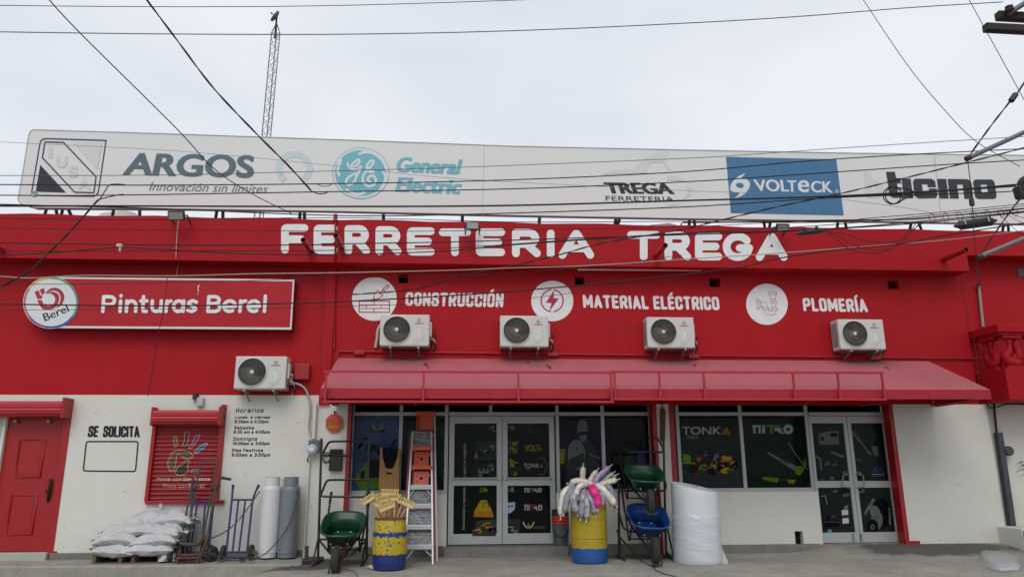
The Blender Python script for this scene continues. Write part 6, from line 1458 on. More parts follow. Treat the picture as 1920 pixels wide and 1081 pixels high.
o = MB(); o.lathe(q2, [(a*rr, b_*s2) for a, b_ in ((.90, 0), (.96, .02), (.985, .08), (.99, .3), (1, .335), (1, .345), (.985, .35), (.985, .36), (1, .37), (1, .60), (1, .625), (.985, .63), (.985, .64), (1, .65), (.99, .86), (.95, .90), (.95, .93), (.90, .93), (.88, .4))], DR, 44); o.build('drum_body', t)
o = MB(); o.tube([q2+Vector((rr*.955*math.cos(j*.2094), rr*.955*math.sin(j*.2094), .925*s2)) for j in range(30)], .012, DR, 6, True); o.build('drum_lip', t)

# ------------------------------------------------------------------ brooms in the left drum
WOOD = mat('pale_wood', (.64, .46, .22), .6, var=.3, vscale=12, stretch=(1, 1, .3)); BRI = mat('bristle_yellow', (.76, .60, .22), .8, var=.35, vscale=40, bump=.5, bscale=120)
bx = lambda x, y: (680+x/6.01, 900+y/6.0)
BRM = [((2, 262), (128, 180), (190, 425), -.22, 'leftmost broom, head tilted up to the right'), ((212, 148), (400, 152), (290, 425), .06, 'broom standing highest, head level'), ((178, 238), (295, 208), (250, 425), -.02, 'broom with its head in the middle of the bunch, behind the front one'),
       ((308, 200), (424, 205), (355, 425), .02, 'broom right of the middle with a level head'), ((118, 232), (190, 290), (240, 430), -.16, 'broom at the left of the middle, head slanting down'), ((190, 338), (362, 268), (310, 430), -.28, 'frontmost broom, head lowest and tilted up to the right'),
       ((398, 222), (500, 268), (385, 430), -.04, 'broom at the right with its head behind the outermost one'), ((452, 240), (572, 300), (425, 425), -.18, 'rightmost broom, head slanting down to the right'), ((140, 205), (225, 190), (225, 425), .10, 'broom at the back left with a short visible head')]
for (a, c, e, dy, lab) in BRM:
    Y = Yl+dy; A, Cc = P(*bx(*a), Y), P(*bx(*c), Y); E = P(*bx(*e), Yl+dy*.4); E = Vector((E.x, E.y, LD[0].z+.35)) if False else E
    d = (Cc-A); L2 = d.length/2; d.normalize(); mid = (A+Cc)/2; up = Vector((0, 0, 1)); up = (up-d*up.dot(d)).normalized(); s = d.cross(up)
    t = thing('broom', 'yellow bristled '+lab, 'broom', mid, 'brooms standing in the left drum')
    o = MB(); o.obox(mid-up*.012, d*L2, s*.034, up*.019, WOOD, .006); o.build('broom_head', t)
    o = MB(); n1 = max(5, int(L2*2/.024))
    r = random.Random(len(lab))
    for i in range(n1):
        for j in (-1, 0, 1):
            b_ = mid+d*(-L2*.93+L2*1.86*i/(n1-1))+s*j*.017+up*.002
            tp = b_+up*(.052+.012*r.random())+d*r.uniform(-.008, .008)+s*(j*.012); o.tube([b_, tp], [.008, .013], BRI, 5)
    o.build('bristles', t)
    o = MB(); hd = (E-mid); foot = mid+hd*1.0; dn = (foot-mid).normalized(); o.tube([mid-up*.01, foot, foot+dn*.28], .0125, WOOD, 8); o.build('handle', t)

# ------------------------------------------------------------------ wrapped mop heads in the right drum
def film(name, c, c2):
    return mat(name, c, .30, var=.9, vscale=34, col2=c2, bump=1.0, bscale=30, spec=.8, stretch=(1, 1, .45))
MG1 = film('mop_grey_violet', (.17, .165, .22), (.44, .44, .49)); MG2 = film('mop_grey', (.23, .23, .26), (.52, .52, .54)); MW = film('mop_white_yellow', (.74, .73, .70), (.60, .55, .32)); MPK = mat('mop_pink', (.72, .02, .22), .35, var=.4, vscale=16, bump=.6, bscale=30, col2=(.60, .05, .28)); MRS = film('mop_pale_pink', (.58, .46, .48), (.66, .62, .62))
MPU = film('mop_purple', (.17, .10, .30), (.50, .48, .55)); MTE = film('mop_teal_white', (.45, .52, .50), (.08, .32, .28)); MYE = film('mop_yellow_core', (.64, .62, .58), (.50, .38, .06))
mx = lambda x, y: (1040+x/5.41, 860+y/5.41)
MOPS = [([(284, 290), (282, 200), (290, 75)], 33, MYE, .16, 'upright mop head at the top, yellow inside its wrapper'), ([(330, 300), (370, 210), (430, 115)], 34, MYE, .10, 'mop head leaning right beside the upright one, yellow core'),
        ([(380, 300), (440, 190), (560, 75)], 33, MPU, .04, 'purple and white mop head pointing up to the right'), ([(440, 280), (500, 210), (590, 140)], 26, MTE, .10, 'teal and white mop head under the purple one'), ([(470, 290), (540, 220), (625, 160)], 24, MG2, .16, 'pale grey mop head furthest back on the right'), ([(430, 290), (520, 240), (635, 208)], 32, MYE, -.06, 'yellow and white mop head pointing right'),
        ([(400, 290), (350, 245), (250, 220), (155, 240)], 34, MRS, -.08, 'pale pink mop head lying across to the left'), ([(330, 262), (265, 268), (232, 310), (215, 372)], 34, MW, -.24, 'short white and yellow mop head in the middle front'),
        ([(180, 270), (100, 330), (70, 430), (60, 580)], 30, MW, -.14, 'outermost whitish mop head hanging at the left'), ([(200, 280), (150, 340), (120, 430), (95, 545)], 36, MG1, -.20, 'grey violet mop head hanging at the left'), ([(190, 250), (160, 270), (140, 330), (130, 400)], 32, MG1, -.10, 'grey mop head behind the left ones, bent near the top'),
        ([(230, 310), (190, 380), (195, 450), (225, 545)], 38, MG2, -.26, 'grey mop head left of the middle'), ([(290, 310), (285, 390), (285, 450), (265, 590)], 38, MG1, -.29, 'thick grey mop head in the middle with a frayed end'), ([(310, 330), (320, 430), (330, 500), (322, 605)], 31, MG2, -.33, 'long pale grey mop head reaching lowest'),
        ([(340, 330), (355, 400), (385, 470), (408, 560)], 33, MG1, -.27, 'grey mop head just left of the pink one, leaning right'), ([(375, 280), (400, 330), (430, 400), (438, 490)], 42, MPK, -.30, 'bright pink mop head'), ([(440, 300), (480, 360), (485, 420), (465, 480)], 28, MG2, -.22, 'grey mop head to the right behind the pink one'),
        ([(420, 265), (480, 300), (560, 390), (615, 465)], 36, MW, -.20, 'white and yellow mop head hanging at the right'), ([(500, 280), (555, 290), (600, 400), (625, 505)], 32, MG1, -.06, 'grey mop head hanging outermost at the right'), ([(470, 290), (560, 300), (570, 380), (560, 450)], 28, MG1, .05, 'dark grey mop head at the right, behind the white one')]
for i, (pts, rad, M, dy, lab) in enumerate(MOPS):
    Y = Yr+dy; c = curve([P(*mx(*p), Y+(.0 if k else -dy*.5)) for k, p in enumerate(pts)], 7); n_ = len(c); rr_ = rad/5.41/(F/Yr)
    r = random.Random(i); rad_ = [rr_*min(1, .45+1.1*math.sqrt(min(1, k/(n_*.18))), .30+.95*math.sqrt(max(0, (n_-1-k)/(n_*.16))))**1.1*(1+.035*math.sin(k*1.3+i)+.05*r.uniform(-1, 1)) for k in range(n_)]
    t = thing('wrapped_mop', lab, 'mop', c[-1], 'plastic wrapped mop heads in the yellow drum')
    o = MB(); o.tube(c, rad_, M, 12, sq=.85); o.build('mop_head', t)
    o = MB(); d = (c[-1]-c[-3]).normalized(); o.tube([c[-1]-d*.01, c[-1]+d*.018, c[-1]+d*.03+Vector((.006, 0, 0)), c[-1]+d*.05+Vector((-.004, 0, 0))], [.014, .006, .009, .013], PLA, 6); o.build('wrapper_knot', t)

# ------------------------------------------------------------------ step ladders
LAL = mat('ladder_aluminium', (.50, .52, .54), .4, metal=.25, var=.25, vscale=9); LOR = mat('ladder_orange', (.55, .075, .018), .45, var=.2, vscale=9); LFG = mat('ladder_fibreglass_red', (.42, .06, .045), .5, var=.3, vscale=12); FILM = mat('stretch_film', (.10, .105, .11), .25, var=.9, vscale=18, col2=(.45, .46, .47), bump=1, bscale=40, spec=.8, stretch=(.4, 1, 2))
lx = lambda x, y: (740+x/3.491, 760+y/3.491)
t = thing('step_ladder', 'white step ladder with orange trays, standing in front of the taller one', 'step ladder', G(790, 1058, 0), 'step ladders by the shop door')
Yt_, Yb_ = 12.25, 11.55
dep = lambda y: Yt_+(Yb_-Yt_)*(lx(0, y)[1]-808)/(1060-808)
def L3(x, y, dy=0): return P(*lx(x, y), dep(y)+dy)
for a, c in (((118, 170), (62, 1058)), ((240, 170), (250, 1060))):
    o = MB(); p, q = L3(*a), L3(*c); d = (q-p); L2 = d.length/2; d.normalize(); s = Vector((0, 1, 0)); s = (s-d*s.dot(d)).normalized(); u = d.cross(s); o.obox((p+q)/2, d*L2, s*.032, u*.014, LAL, .004); o.obox(q+d*.005, d*.02, s*.04, u*.02, BLK, .004); o.build('side_rail', t)
for (xa, xb, ya) in ((104, 240, 532), (94, 244, 655), (80, 246, 793), (70, 248, 922)):
    o = MB(); p, q = L3(xa, ya), L3(xb, ya); o.box((p.x, p.y-.05, p.z-.035), (q.x, p.y+.05, p.z+.028), LAL, .004)
    for k in range(4): o.box((p.x+.01, p.y-.045+.022*k, p.z+.028), (q.x-.01, p.y-.035+.022*k, p.z+.033), LAL)
    o.build('step', t)
for (xa, xb, ya) in ((114, 246, 280), (112, 248, 404)):
    o = MB(); p, q = L3(xa, ya), L3(xb, ya); o.box((p.x, p.y-.07, p.z-.03), (q.x, p.y+.07, p.z+.03), LOR, .006); o.build('orange_step', t)
for (xa, ya, xb, yb) in ((130, 300, 222, 398), (126, 428, 222, 522)):
    p, q = L3(xa, ya, .03), L3(xb, yb, .03); tr = MB()
    tr.obox((p+q)/2, Vector(((q.x-p.x)/2, 0, 0)), Vector((0, .006, 0)), Vector((0, (q.y-p.y)/2, (q.z-p.z)/2)), LOR, .004); o = tr.build('orange_tray', t)
    h = MB(); cx, cy = (xa+xb)/2, (ya+yb)/2
    for dx, dy, rr_ in ((0, 0, 3.0), (-28, -12, 1.2), (28, -12, 1.2), (-20, -34, 1.0), (20, -34, 1.0), (-30, 18, 1.0), (30, 18, 1.0), (0, -30, .9)):
        x, y = lx(cx+dx, cy+dy); h.poly([P(x+rr_*math.cos(j*.6283), y+rr_*math.sin(j*.6283), dep(cy+dy)+.018) for j in range(10)], DARK)
    x, y = lx(cx, cy+38); h.poly([P(x-4, y-1, dep(cy)), P(x+4, y-1, dep(cy)), P(x+4, y+1, dep(cy)), P(x-4, y+1, dep(cy))], DARK); h.build('tray_hole', o)
for a, c in (((104, 185), (48, 1040)), ((246, 180), (268, 1045)), ((262, 200), (278, 1030))):
    o = MB(); p, q = L3(*a, .10), L3(*c, .34); d = (q-p); L2 = d.length/2; d.normalize(); s = Vector((0, 1, 0)); s = (s-d*s.dot(d)).normalized(); u = d.cross(s); o.obox((p+q)/2, d*L2, s*.02, u*.013, LFG if c[0] != 278 else LAL, .003); o.obox(q, d*.02, s*.025, u*.018, BLK); o.build('rear_rail', t)
o = MB()
for a, c in (((70, 1010), (125, 940)), ((248, 990), (195, 940)), ((100, 590), (130, 545)), ((240, 590), (210, 545))): o.tube([L3(*a), L3(*c)], .009, LAL, 6)
for y in (605, 740): p, q = L3(100, y, .2), L3(235, y, .2); o.box((p.x, p.y-.012, p.z-.02), (q.x, p.y+.012, p.z+.02), LAL)
o.build('brace', t)
o = MB()
for (xa, ya, xb, yb) in ((122, 165, 246, 272), (104, 555, 240, 645), (96, 680, 243, 780), (86, 810, 246, 912)):
    n1, n2 = 10, 8; vs = []
    for j in range(n2+1):
        for i in range(n1+1): vs.append(L3(xa+(xb-xa)*i/n1, ya+(yb-ya)*j/n2, .05+.02*math.sin(i*1.7+j*2.3+xa)+.015*math.sin(j*3.1+ya)))
    o.add(vs, [(j*(n1+1)+i, j*(n1+1)+i+1, (j+1)*(n1+1)+i+1, (j+1)*(n1+1)+i) for j in range(n2) for i in range(n1)], FILM, True)
o.build('stretch_film', t)
t = thing('step_ladder', 'taller step ladder behind, with an orange top cap against the window', 'step ladder', P(795, 1040, 12.3), 'step ladders by the shop door')
o = MB(); p, q = P(781, 776, 12.44), P(817, 771, 12.44); o.box((p.x, 12.38, p.z-.03), (q.x, 12.48, q.z), LOR, .006); o.build('top_cap', t)
o = MB(); p, q = P(785, 778, 12.47), P(813, 806, 12.45); o.box((p.x, 12.44, q.z), (q.x, 12.46, p.z), LOR, .004); o.build('orange_tray', t)
for a, c in (((783, 778), (764, 1035)), ((815, 778), (820, 1038))):
    o = MB(); p, q = P(*a, 12.42), P(*c, 12.05); d = q-p; L2 = d.length/2; d.normalize(); s = Vector((0, 1, 0)); s = (s-d*s.dot(d)).normalized(); u = d.cross(s); o.obox((p+q)/2, d*L2, s*.026, u*.012, LFG if c[0] < 800 else LAL, .003); o.build('side_rail', t)
o = MB()
for k, y in enumerate((815, 852, 890, 928, 966, 1004)): u_ = (y-778)/258; p, q = P(783-19*u_, y, 12.42-.37*u_), P(815+5*u_, y, 12.42-.37*u_); o.box((p.x, p.y-.03, p.z-.02), (q.x, p.y+.03, p.z+.02), LAL)
o.build('step', t)

# ------------------------------------------------------------------ cardboard display with black tools
t = thing('cardboard_display', 'tall brown cardboard display holding long black tools between the drum and the window', 'display box', P(730, 990, 12.2))
CB = mat('brown_cardboard', (.33, .17, .065), .8, var=.3, vscale=5, bump=.1)
Yc = 12.12
cs = lambda x, y: (560+x/3.17, 740+y/3.17)
o = MB(); out = [cs(485, 312), cs(600, 318), cs(591, 935), cs(460, 930)]
front = [cs(485, 312), cs(497, 312), cs(499, 370), cs(514, 425), cs(524, 437), cs(556, 437), cs(567, 424), cs(589, 360), cs(592, 316), cs(600, 318), cs(591, 935), cs(460, 930)]
o.prism([P(*p, Yc) for p in front], (0, .012, 0), CB)
a, b_, c, d = [P(*p, Yc) for p in out]; dv = Vector((0, .22, 0))
o.add([a, d, d+dv, a+dv], [(0, 1, 2, 3)], CB); o.add([b_, c, c+dv, b_+dv], [(0, 1, 2, 3)], CB); o.add([a+dv, b_+dv, c+dv, d+dv], [(0, 1, 2, 3)], CB); o.build('box', t)
f = Flat(Yc-.002); f.stroke([cs(524, 462), cs(548, 466)], 3.6, DARK); f.build('grip_hole', t)
for i, (xa, ya, xb, yb, w2) in enumerate(((496, 318, 520, 430, 3.2), (512, 314, 530, 435, 3), (528, 312, 540, 436, 3), (548, 314, 545, 436, 3), (566, 316, 556, 430, 3), (584, 318, 566, 420, 3.2), (578, 262, 552, 312, 2.2))):
    t2 = thing('long_black_tool', ('black tool %s in the cardboard display' % ('at the left edge', 'second from the left edge', 'just left of the middle', 'just right of the middle', 'second from the right edge', 'at the right edge', 'sticking out above the rim with a slanting handle')[i]), 'tool', P(*cs(xb, yb), Yc+.1), 'black tools in the cardboard display')
    o = MB(); p, q = P(*cs(xa, ya), Yc+.10), P(*cs(xb, yb), Yc+.07); dd = q-p; L2 = dd.length/2; dd.normalize(); s = Vector((0, 1, 0)); u = dd.cross(s).normalized(); o.obox((p+q)/2+dd*.1, dd*(L2+.1), s*.02, u*(w2/F*12), DARK, .004); o.build('tool_blade', t2)

# ------------------------------------------------------------------ buckets
BG = mat('bucket_grey', (.07, .085, .09), .5, var=.2, vscale=6); BR = mat('bucket_red', (.45, .025, .02), .45)
Yk = 12.36; zk = zst+.002; xk = PX(1051, 1000, Yk); rk = (PX(1066, 990, Yk)-PX(1036, 990, Yk))/2
t = thing('bucket', 'grey plastic bucket with wire handle at the bottom of the stack on the step', 'bucket', (xk, Yk, zk), 'stacked buckets by the door')
hb = PZ(1050, 981, Yk)-zk
o = MB(); o.lathe((xk, Yk, zk), [(rk*.84, 0), (rk*.86, .01), (rk*.97, hb*.78), (rk*1.03, hb*.80), (rk*1.03, hb*.84), (rk*.98, hb*.86), (rk*1.0, hb*.95), (rk*1.05, hb*.96), (rk*1.05, hb), (rk*.9, hb)], BG, 32); o.build('bucket_body', t)
o = MB(); o.tube(curve([(xk-rk, Yk, zk+hb*.9), (xk-rk*.8, Yk-rk*.75, zk+hb*.55), (xk, Yk-rk*1.02, zk+hb*.42), (xk+rk*.8, Yk-rk*.75, zk+hb*.55), (xk+rk, Yk, zk+hb*.9)]), .006, CABL, 6); o.build('handle', t)
for i in range(3):
    z = zk+hb+.002+i*.042
    t = thing('bucket', ('lowest', 'middle', 'topmost')[i]+' red rimmed bucket nested on the grey one', 'bucket', (xk, Yk, z), 'stacked buckets by the door')
    o = MB(); o.lathe((xk, Yk, z), [(rk*.98, 0), (rk*1.08, .004), (rk*1.08, .022), (rk*1.02, .026), (rk*1.04, .038), (rk*.9, .039)], BR if i < 3 else BLK, 32); o.build('bucket_rim', t)
t = thing('bucket', 'black bucket at the very top of the stack by the door', 'bucket', (xk, Yk, zk+hb+.13), 'stacked buckets by the door')
o = MB(); o.lathe((xk, Yk, zk+hb+.130), [(rk*1.0, 0), (rk*1.08, .003), (rk*1.08, .04), (rk*1.0, .05), (rk*1.02, .09), (rk*.95, .092), (rk*.9, .02)], BLK, 32); o.build('bucket_rim', t)

# ------------------------------------------------------------------ roll of bubble wrap
q = G(1305, 1057, .01); Yw_ = q.y+.34; bx0, bx1 = PX(1262.5, 1000, Yw_), PX(1348, 1000, Yw_); rb = (bx1-bx0)/2; q = Vector(((bx0+bx1)/2, Yw_, zg(0, Yw_)))
hb = PZ(1305, 912, Yw_)-q.z
t = thing('bubble_wrap_roll', 'big upright roll of white bubble wrap wrapped in clear film', 'roll', q)
BW = mat('bubble_wrap', (.60, .63, .66), .32, var=.3, vscale=4, bump=.12, bscale=30, spec=.6, col2=(.50, .53, .57), stretch=(1, 1, 2.2))
FLM = mat('clear_film_folds', (.72, .74, .76), .18, spec=.9)
n1, n2 = 72, 44; vs = []; r = random.Random(4)
tilt = Vector((.012, .0, 0))
for j in range(n2+1):
    v = j/n2
    for i in range(n1):
        a = 2*math.pi*i/n1; fold = 0
        if v < .66: fold = .005*math.sin(40*v+2.2*math.sin(a*1.5+3*v)+.9*a)**3*sstep(.03, .12, v)*sstep(.66, .55, v)*(.55+.45*math.sin(3*a+13*v))
        rad = rb*(1+.008*math.sin(3*a+2*v)-.012*sstep(.97, 1, v)-.02*(1-sstep(0, .03, v)))+fold
        top_ = (-.065*math.cos(a)+.045*math.sin(a))*v*v
        vs.append(q+tilt*v+Vector((rad*math.cos(a), rad*math.sin(a), hb*v+top_)))
o = MB(); o.add(vs, [(j*n1+i, j*n1+(i+1) % n1, (j+1)*n1+(i+1) % n1, (j+1)*n1+i) for j in range(n2) for i in range(n1)], BW, True)
tv = []; 
for k in range(12):
    s = 1-k/12.5
    for i in range(n1): b_ = vs[n2*n1+i]; c = q+tilt+Vector((0, 0, hb)); p = c+(b_-c)*s; p.z += (.004 if k % 2 else 0); tv.append(p)
o.add(tv, [(k*n1+i, k*n1+(i+1) % n1, (k+1)*n1+(i+1) % n1, (k+1)*n1+i) for k in range(11) for i in range(n1)], BW, False); o.build('roll_body', t)
FW_ = mat('wrap_film', (.75, .77, .80), .14, spec=1, bump=.7, bscale=5, stretch=(.6, .6, 5)); FW_.node_tree.nodes['Principled BSDF'].inputs['Alpha'].default_value = .38
o = MB(); vs = []; m1, m2 = 60, 26
for j in range(m2+1):
    for i in range(m1):
        a = 2*math.pi*i/m1; v = .62*j/m2; rad = rb*1.012+.007*max(0, math.sin(38*v+3*math.sin(a*1.3)+1.3*a))**4+(.01 if j < m2 else -.004)*(1 if j else 0)
        vs.append(q+tilt*v+Vector((rad*math.cos(a), rad*math.sin(a), .01+hb*v*(1+.02*math.sin(5*a)))))
o.add(vs, [(j*m1+i, j*m1+(i+1) % m1, (j+1)*m1+(i+1) % m1, (j+1)*m1+i) for j in range(m2) for i in range(m1)], FW_, True); o.build('wrap_film', t)
o = MB(); o.lathe(q+tilt+Vector((0, 0, hb-.02)), [(.055, 0), (.055, .028), (.042, .028), (.042, -.1)], CB, 18); o.build('core_tube', t)
o = MB(); vs = []
for j in range(9):
    for i in range(5):
        u, v = i/4, j/8; px = 1345+u*(5+14*v)+4*math.sin(5*v+3*u); py = 985+75*v+u*4; vs.append(P(px, py, q.y-.12-.12*v*u+.03*math.sin(9*v+5*u)))
o.add(vs, [(j*5+i, j*5+i+1, (j+1)*5+i+1, (j+1)*5+i) for j in range(8) for i in range(4)], PLA, True)
o.build('loose_film', t)
# rusty blade on the pillar
t = thing('rusty_blade', 'rust brown blade hanging on the white pillar above the right rack', 'blade', P(1243, 825, YW))
o = MB(); o.prism([P(x, y, YW-.03) for x, y in ((1238, 768), (1241, 764), (1246, 765), (1248, 772), (1247, 824), (1241, 828), (1238, 822))], (0, .02, 0), RST); o.build('blade', t)
o = MB(); o.tube(curve([P(1244, 752, YW-.1), P(1238, 755, YW-.06), P(1242, 758, YW-.04), P(1242, 766, YW-.03)]), .008, CABL, 5); o.build('hook', t)
# paper scrap and crack
o = MB(); o.prism([P(x, y, 11.25)+Vector((0, 0, 0)) for x, y in ()], (0, 0, .01), LETW) if False else None
t = thing('paper_scrap', 'white scrap of paper on the ground beside the worn drum', 'scrap', G(697, 1063, .02))
o = MB(); o.prism([G(x, y, .012) for x, y in ((687, 1062), (696, 1058), (706, 1064), (700, 1066))], (0, 0, .006), LETW); o.build('paper', t)
CRK = mat('ground_crack', (.03, .028, .025), .9)
gr = [o_ for o_ in C.objects if o_.name == 'ground'][0]
f = Flat(fn=lambda x, y, k: (lambda g_: Vector((g_.x, g_.y, zg(g_.x, g_.y)+.004)))(G(x, y, .0)))
f.stroke([(1200, 1050), (1212, 1056), (1222, 1060), (1230, 1067), (1247, 1073), (1262, 1076), (1280, 1082), (1300, 1088)], 1.6, CRK)
f.stroke([(640, 1064), (652, 1068), (664, 1070), (672, 1079), (684, 1086)], 1.0, CRK); o = f.build('crack', gr)
# ------------------------------------------------------------------ utility pole just outside the frame, with its arms
PW = mat('creosoted_wood', (.022, .018, .016), .8, var=.5, vscale=8, bump=.4); GALV = mat('weathered_pipe', (.16, .16, .16), .5, metal=.3, var=.5, vscale=10)
Yp = 8.2; xp = PX(2030, 300, Yp)
t = thing('utility_pole', 'utility pole cut by the right edge with two dark crossarms and grey pipe arms', 'utility pole', (xp, Yp, 0))
o = MB(); o.lathe((xp, Yp, 0), [(.15, 0), (.14, 3), (.11, 9.5), (.10, 9.6)], mat('pole_concrete', (.25, .24, .22), .85, var=.4, vscale=5), 20); o.build('pole_shaft', t)
for (x, y, x2, y2, Y, hh) in ((1869, 30, 2010, 38, Yp+.18, .058), (1846, 52, 2030, 62, Yp-.18, .052)):
    o = MB(); p = P(x, y, Y); qv = P(x2, y2, Y); d = qv-p; L2 = d.length/2; d.normalize(); s = Vector((0, 1, 0)); u = d.cross(s); o.obox((p+qv)/2, d*L2, s*.05, u*hh, PW, .012); o.build('crossarm', t)
o = MB(); o.tube([P(1890, 26, Yp+.1), P(1925, 4, Yp+.05), P(1960, -30, Yp)], .035, GALV, 8); o.build('brace', t)
o = MB(); o.lathe(P(1893, 20, Yp+.05), [(.02, -.02), (.055, .0), (.06, .02), (.03, .03), (.05, .045), (.05, .06), (.02, .075)], mat('brown_porcelain', (.06, .025, .02), .25), 18); o.build('insulator', t)
for a, c in (((1815, 296.5), (1985, 218)), ((1837, 481), (1990, 418))):
    o = MB(); o.tube([P(*a, Yp+.2), P(*c, Yp)], .030, GALV, 10); o.lathe(P(*a, Yp+.2), [(.036, -.03), (.036, .03)], BRS, 10, P(*c, Yp)-P(*a, Yp+.2)); o.build('pipe_arm', t)

# ------------------------------------------------------------------ cables
def cable(pts, label, r=.007, Y=9.5, M=CABL, twist=0, Y2=None, name='overhead_cable', n=6, group='overhead cables crossing the facade'):
    """pts in photograph pixels hung on a vertical plane (or between two depths)"""
    k = len(pts); dy = lambda i: Y+((Y2-Y)*i/(k-1) if Y2 is not None else 0)
    c = curve([P(x, y, dy(i)) for i, (x, y) in enumerate(pts)], 7)
    o = MB()
    if twist:
        for ph in (0, math.pi):
            m_ = []; d = 0
            fine = curve(c, 4); 
            for i, p in enumerate(fine):
                if i: d += (p-fine[i-1]).length
                a = d*twist+ph; m_.append(p+Vector((0, math.cos(a), math.sin(a)))*r*.85)
            o.tube(m_, r*.8, M, 5)
    else: o.tube(c, r, M, n)
    mid = c[len(c)//2]; off = mid
    me = o.build(name); 
    for v in me.data.vertices: v.co -= mid
    me.location = mid
    return tag(me, label, 'cable', group)
THG = mat('thin_grey_wire', (.10, .11, .12), .5, metal=.3); BEI = mat('beige_cable', (.36, .31, .25), .6); LGT = mat('light_grey_wire', (.22, .24, .26), .5, metal=.3)
cable([(-120, 8), (0, 10.5), (330, 13), (640, 10.5), (980, 0), (1150, -8)], 'topmost grey wire, leaving the top edge near the middle of the sky', .006, 9.5, THG)
cable([(-120, 57), (0, 60), (320, 64), (640, 64.5), (960, 58), (1280, 44), (1500, 31), (1700, 15), (1880, 4)], 'grey wire crossing the whole sky to the insulator on the crossarm', .0065, 8.3, THG)
cable([(70, -25), (148, 60), (330, 240), (400, 315), (470, 362), (550, 402)], 'straight black cable slanting across the ARGOS lettering from the top left', .007, 7.5, CABL, 0, 12.3)
cable([(260, -20), (330, 73), (400, 165), (480, 250), (540, 310), (584, 358)], 'thick twisted black cable slanting down to a knot left of the round blue logo', .010, 8.0, CABL, 9, 9.6)
cable([(1600, -28), (1700, 120), (1770, 205), (1830, 265), (1912, 312)], 'faint pale wire slanting down the right of the sky to the black closure', .006, 9, LGT, 0, 9.4)
cable([(1806, -20), (1875, 105), (1930, 205)], 'thin grey wire passing behind the dark crossarm at the top right', .006, 9.2, THG)
cable([(1940, 122), (1912, 168), (1890, 195), (1855, 240), (1818, 291)], 'guy wire with a black strain insulator above the tip of the grey pipe arm', .009, 8.2, CABL, 12, 8.4)
cable([(-100, 257), (0, 266), (330, 283), (640, 312), (860, 335), (1280, 357), (1500, 366), (1700, 390), (1760, 404)], 'faint wire drooping to the right over the aqua lettering and the sign', .0035, 10.4, LGT)
cable([(-100, 329), (0, 329), (300, 328), (640, 320), (880, 313), (1280, 297), (1400, 290), (1600, 276), (1920, 256), (2030, 250)], 'uppermost thin wire over the rooftop sign, rising to the right above the blue panel', .005, 9.8, THG)
cable([(-100, 345), (0, 346), (300, 347), (640, 344), (960, 337), (1280, 322), (1500, 303), (1700, 290), (1920, 279), (2030, 274)], 'black wire over the sign crossing the top of the blue logo panel', .0075, 9.5)
cable([(-100, 366), (0, 366), (200, 366), (640, 359), (960, 354), (1280, 341), (1500, 327), (1750, 310), (1920, 300), (2030, 294)], 'black wire over the sign crossing the middle of the TREGA lettering', .0075, 9.5)
cable([(-100, 384), (0, 386), (200, 386), (640, 387), (960, 385), (1280, 376), (1500, 370), (1640, 364), (1800, 355), (1905, 346), (2030, 338)], 'thickest black cable along the lower part of the sign, through the dark letters', .0115, 9.2)
cable([(-100, 382), (0, 383), (150, 387), (300, 391), (640, 404), (900, 401), (1280, 388), (1500, 374), (1650, 367), (1850, 361), (1905, 358)], 'black cable sagging to the foot of the sign under the thickest cable', .0075, 9.2)
cable([(1560, 368.5), (1680, 363.5), (1800, 356), (1905, 349)], 'short stretch of doubled cable beside the thickest one at the dark letters', .010, 9.15)
cable([(-60, 985), (20, 978)], 'x', .001, 9.2) if False else None
cable([(660, 550), (674, 551), (780, 541), (873, 515), (960, 498), (1050, 477), (1133, 455), (1280, 430), (1313, 422), (1447, 390), (1527, 373), (1580, 362), (1663, 342), (1780, 313), (1917, 278), (2030, 245)], 'twisted black service cable climbing from the trowel emblem to the upper right', .0075, 11.8, CABL, 11, 8.6)
cable([(-100, 569), (0, 570), (320, 573), (545, 568), (640, 565), (860, 553), (1050, 538), (1260, 517), (1380, 502), (1467, 483), (1580, 467), (1680, 458), (1780, 440), (1920, 418), (2030, 402)], 'black cable crossing the light box sign lettering and rising under the department names', .0085, 9.4)
cable([(-100, 515), (0, 518), (60, 521), (160, 516), (320, 517), (480, 513), (640, 511), (860, 506), (960, 502), (1100, 498), (1280, 486), (1480, 473), (1700, 456), (1800, 447), (1880, 437), (1920, 432), (2030, 418)], 'beige cable running under the parapet along the top of the light box sign', .0065, 9.6, BEI)
cable([(-100, 408), (0, 409), (300, 412), (640, 408), (960, 416), (1280, 415), (1527, 417), (1640, 408), (1760, 398), (1920, 382), (2030, 372)], 'thin black cable running along the top edge of the parapet', .0055, 9.7)
cable([(-100, 427), (0, 428), (640, 433), (900, 432), (1280, 425), (1480, 416), (1700, 410), (1920, 390), (2030, 380)], 'thin black cable across the upper half of the shop name', .0045, 9.9)
cable([(-100, 454), (0, 455), (300, 459), (560, 459), (640, 457), (860, 453), (1080, 446), (1280, 440), (1480, 433), (1700, 420), (1900, 400), (2030, 386)], 'black cable across the middle of the shop name', .0075, 9.6)
cable([(-100, 481), (0, 478), (100, 473), (220, 464), (300, 467), (450, 475), (640, 477), (840, 470), (973, 458), (1277, 438), (1460, 433), (1620, 424), (1800, 408), (1920, 396), (2030, 384)], 'black cable with a small hump at the left, running low over the shop name', .0075, 9.5)
cable([(-100, 471), (640, 469), (873, 463), (1063, 450), (1277, 437), (1560, 421), (1760, 402), (1920, 386), (2030, 375)], 'thin black cable just above the humped one', .0055, 9.65)
cable([(-100, 534), (0, 533), (270, 531), (420, 527), (640, 521), (900, 515), (1100, 500), (1280, 478)], 'faint thin wire over the upper part of the light box sign', .0038, 9.9)
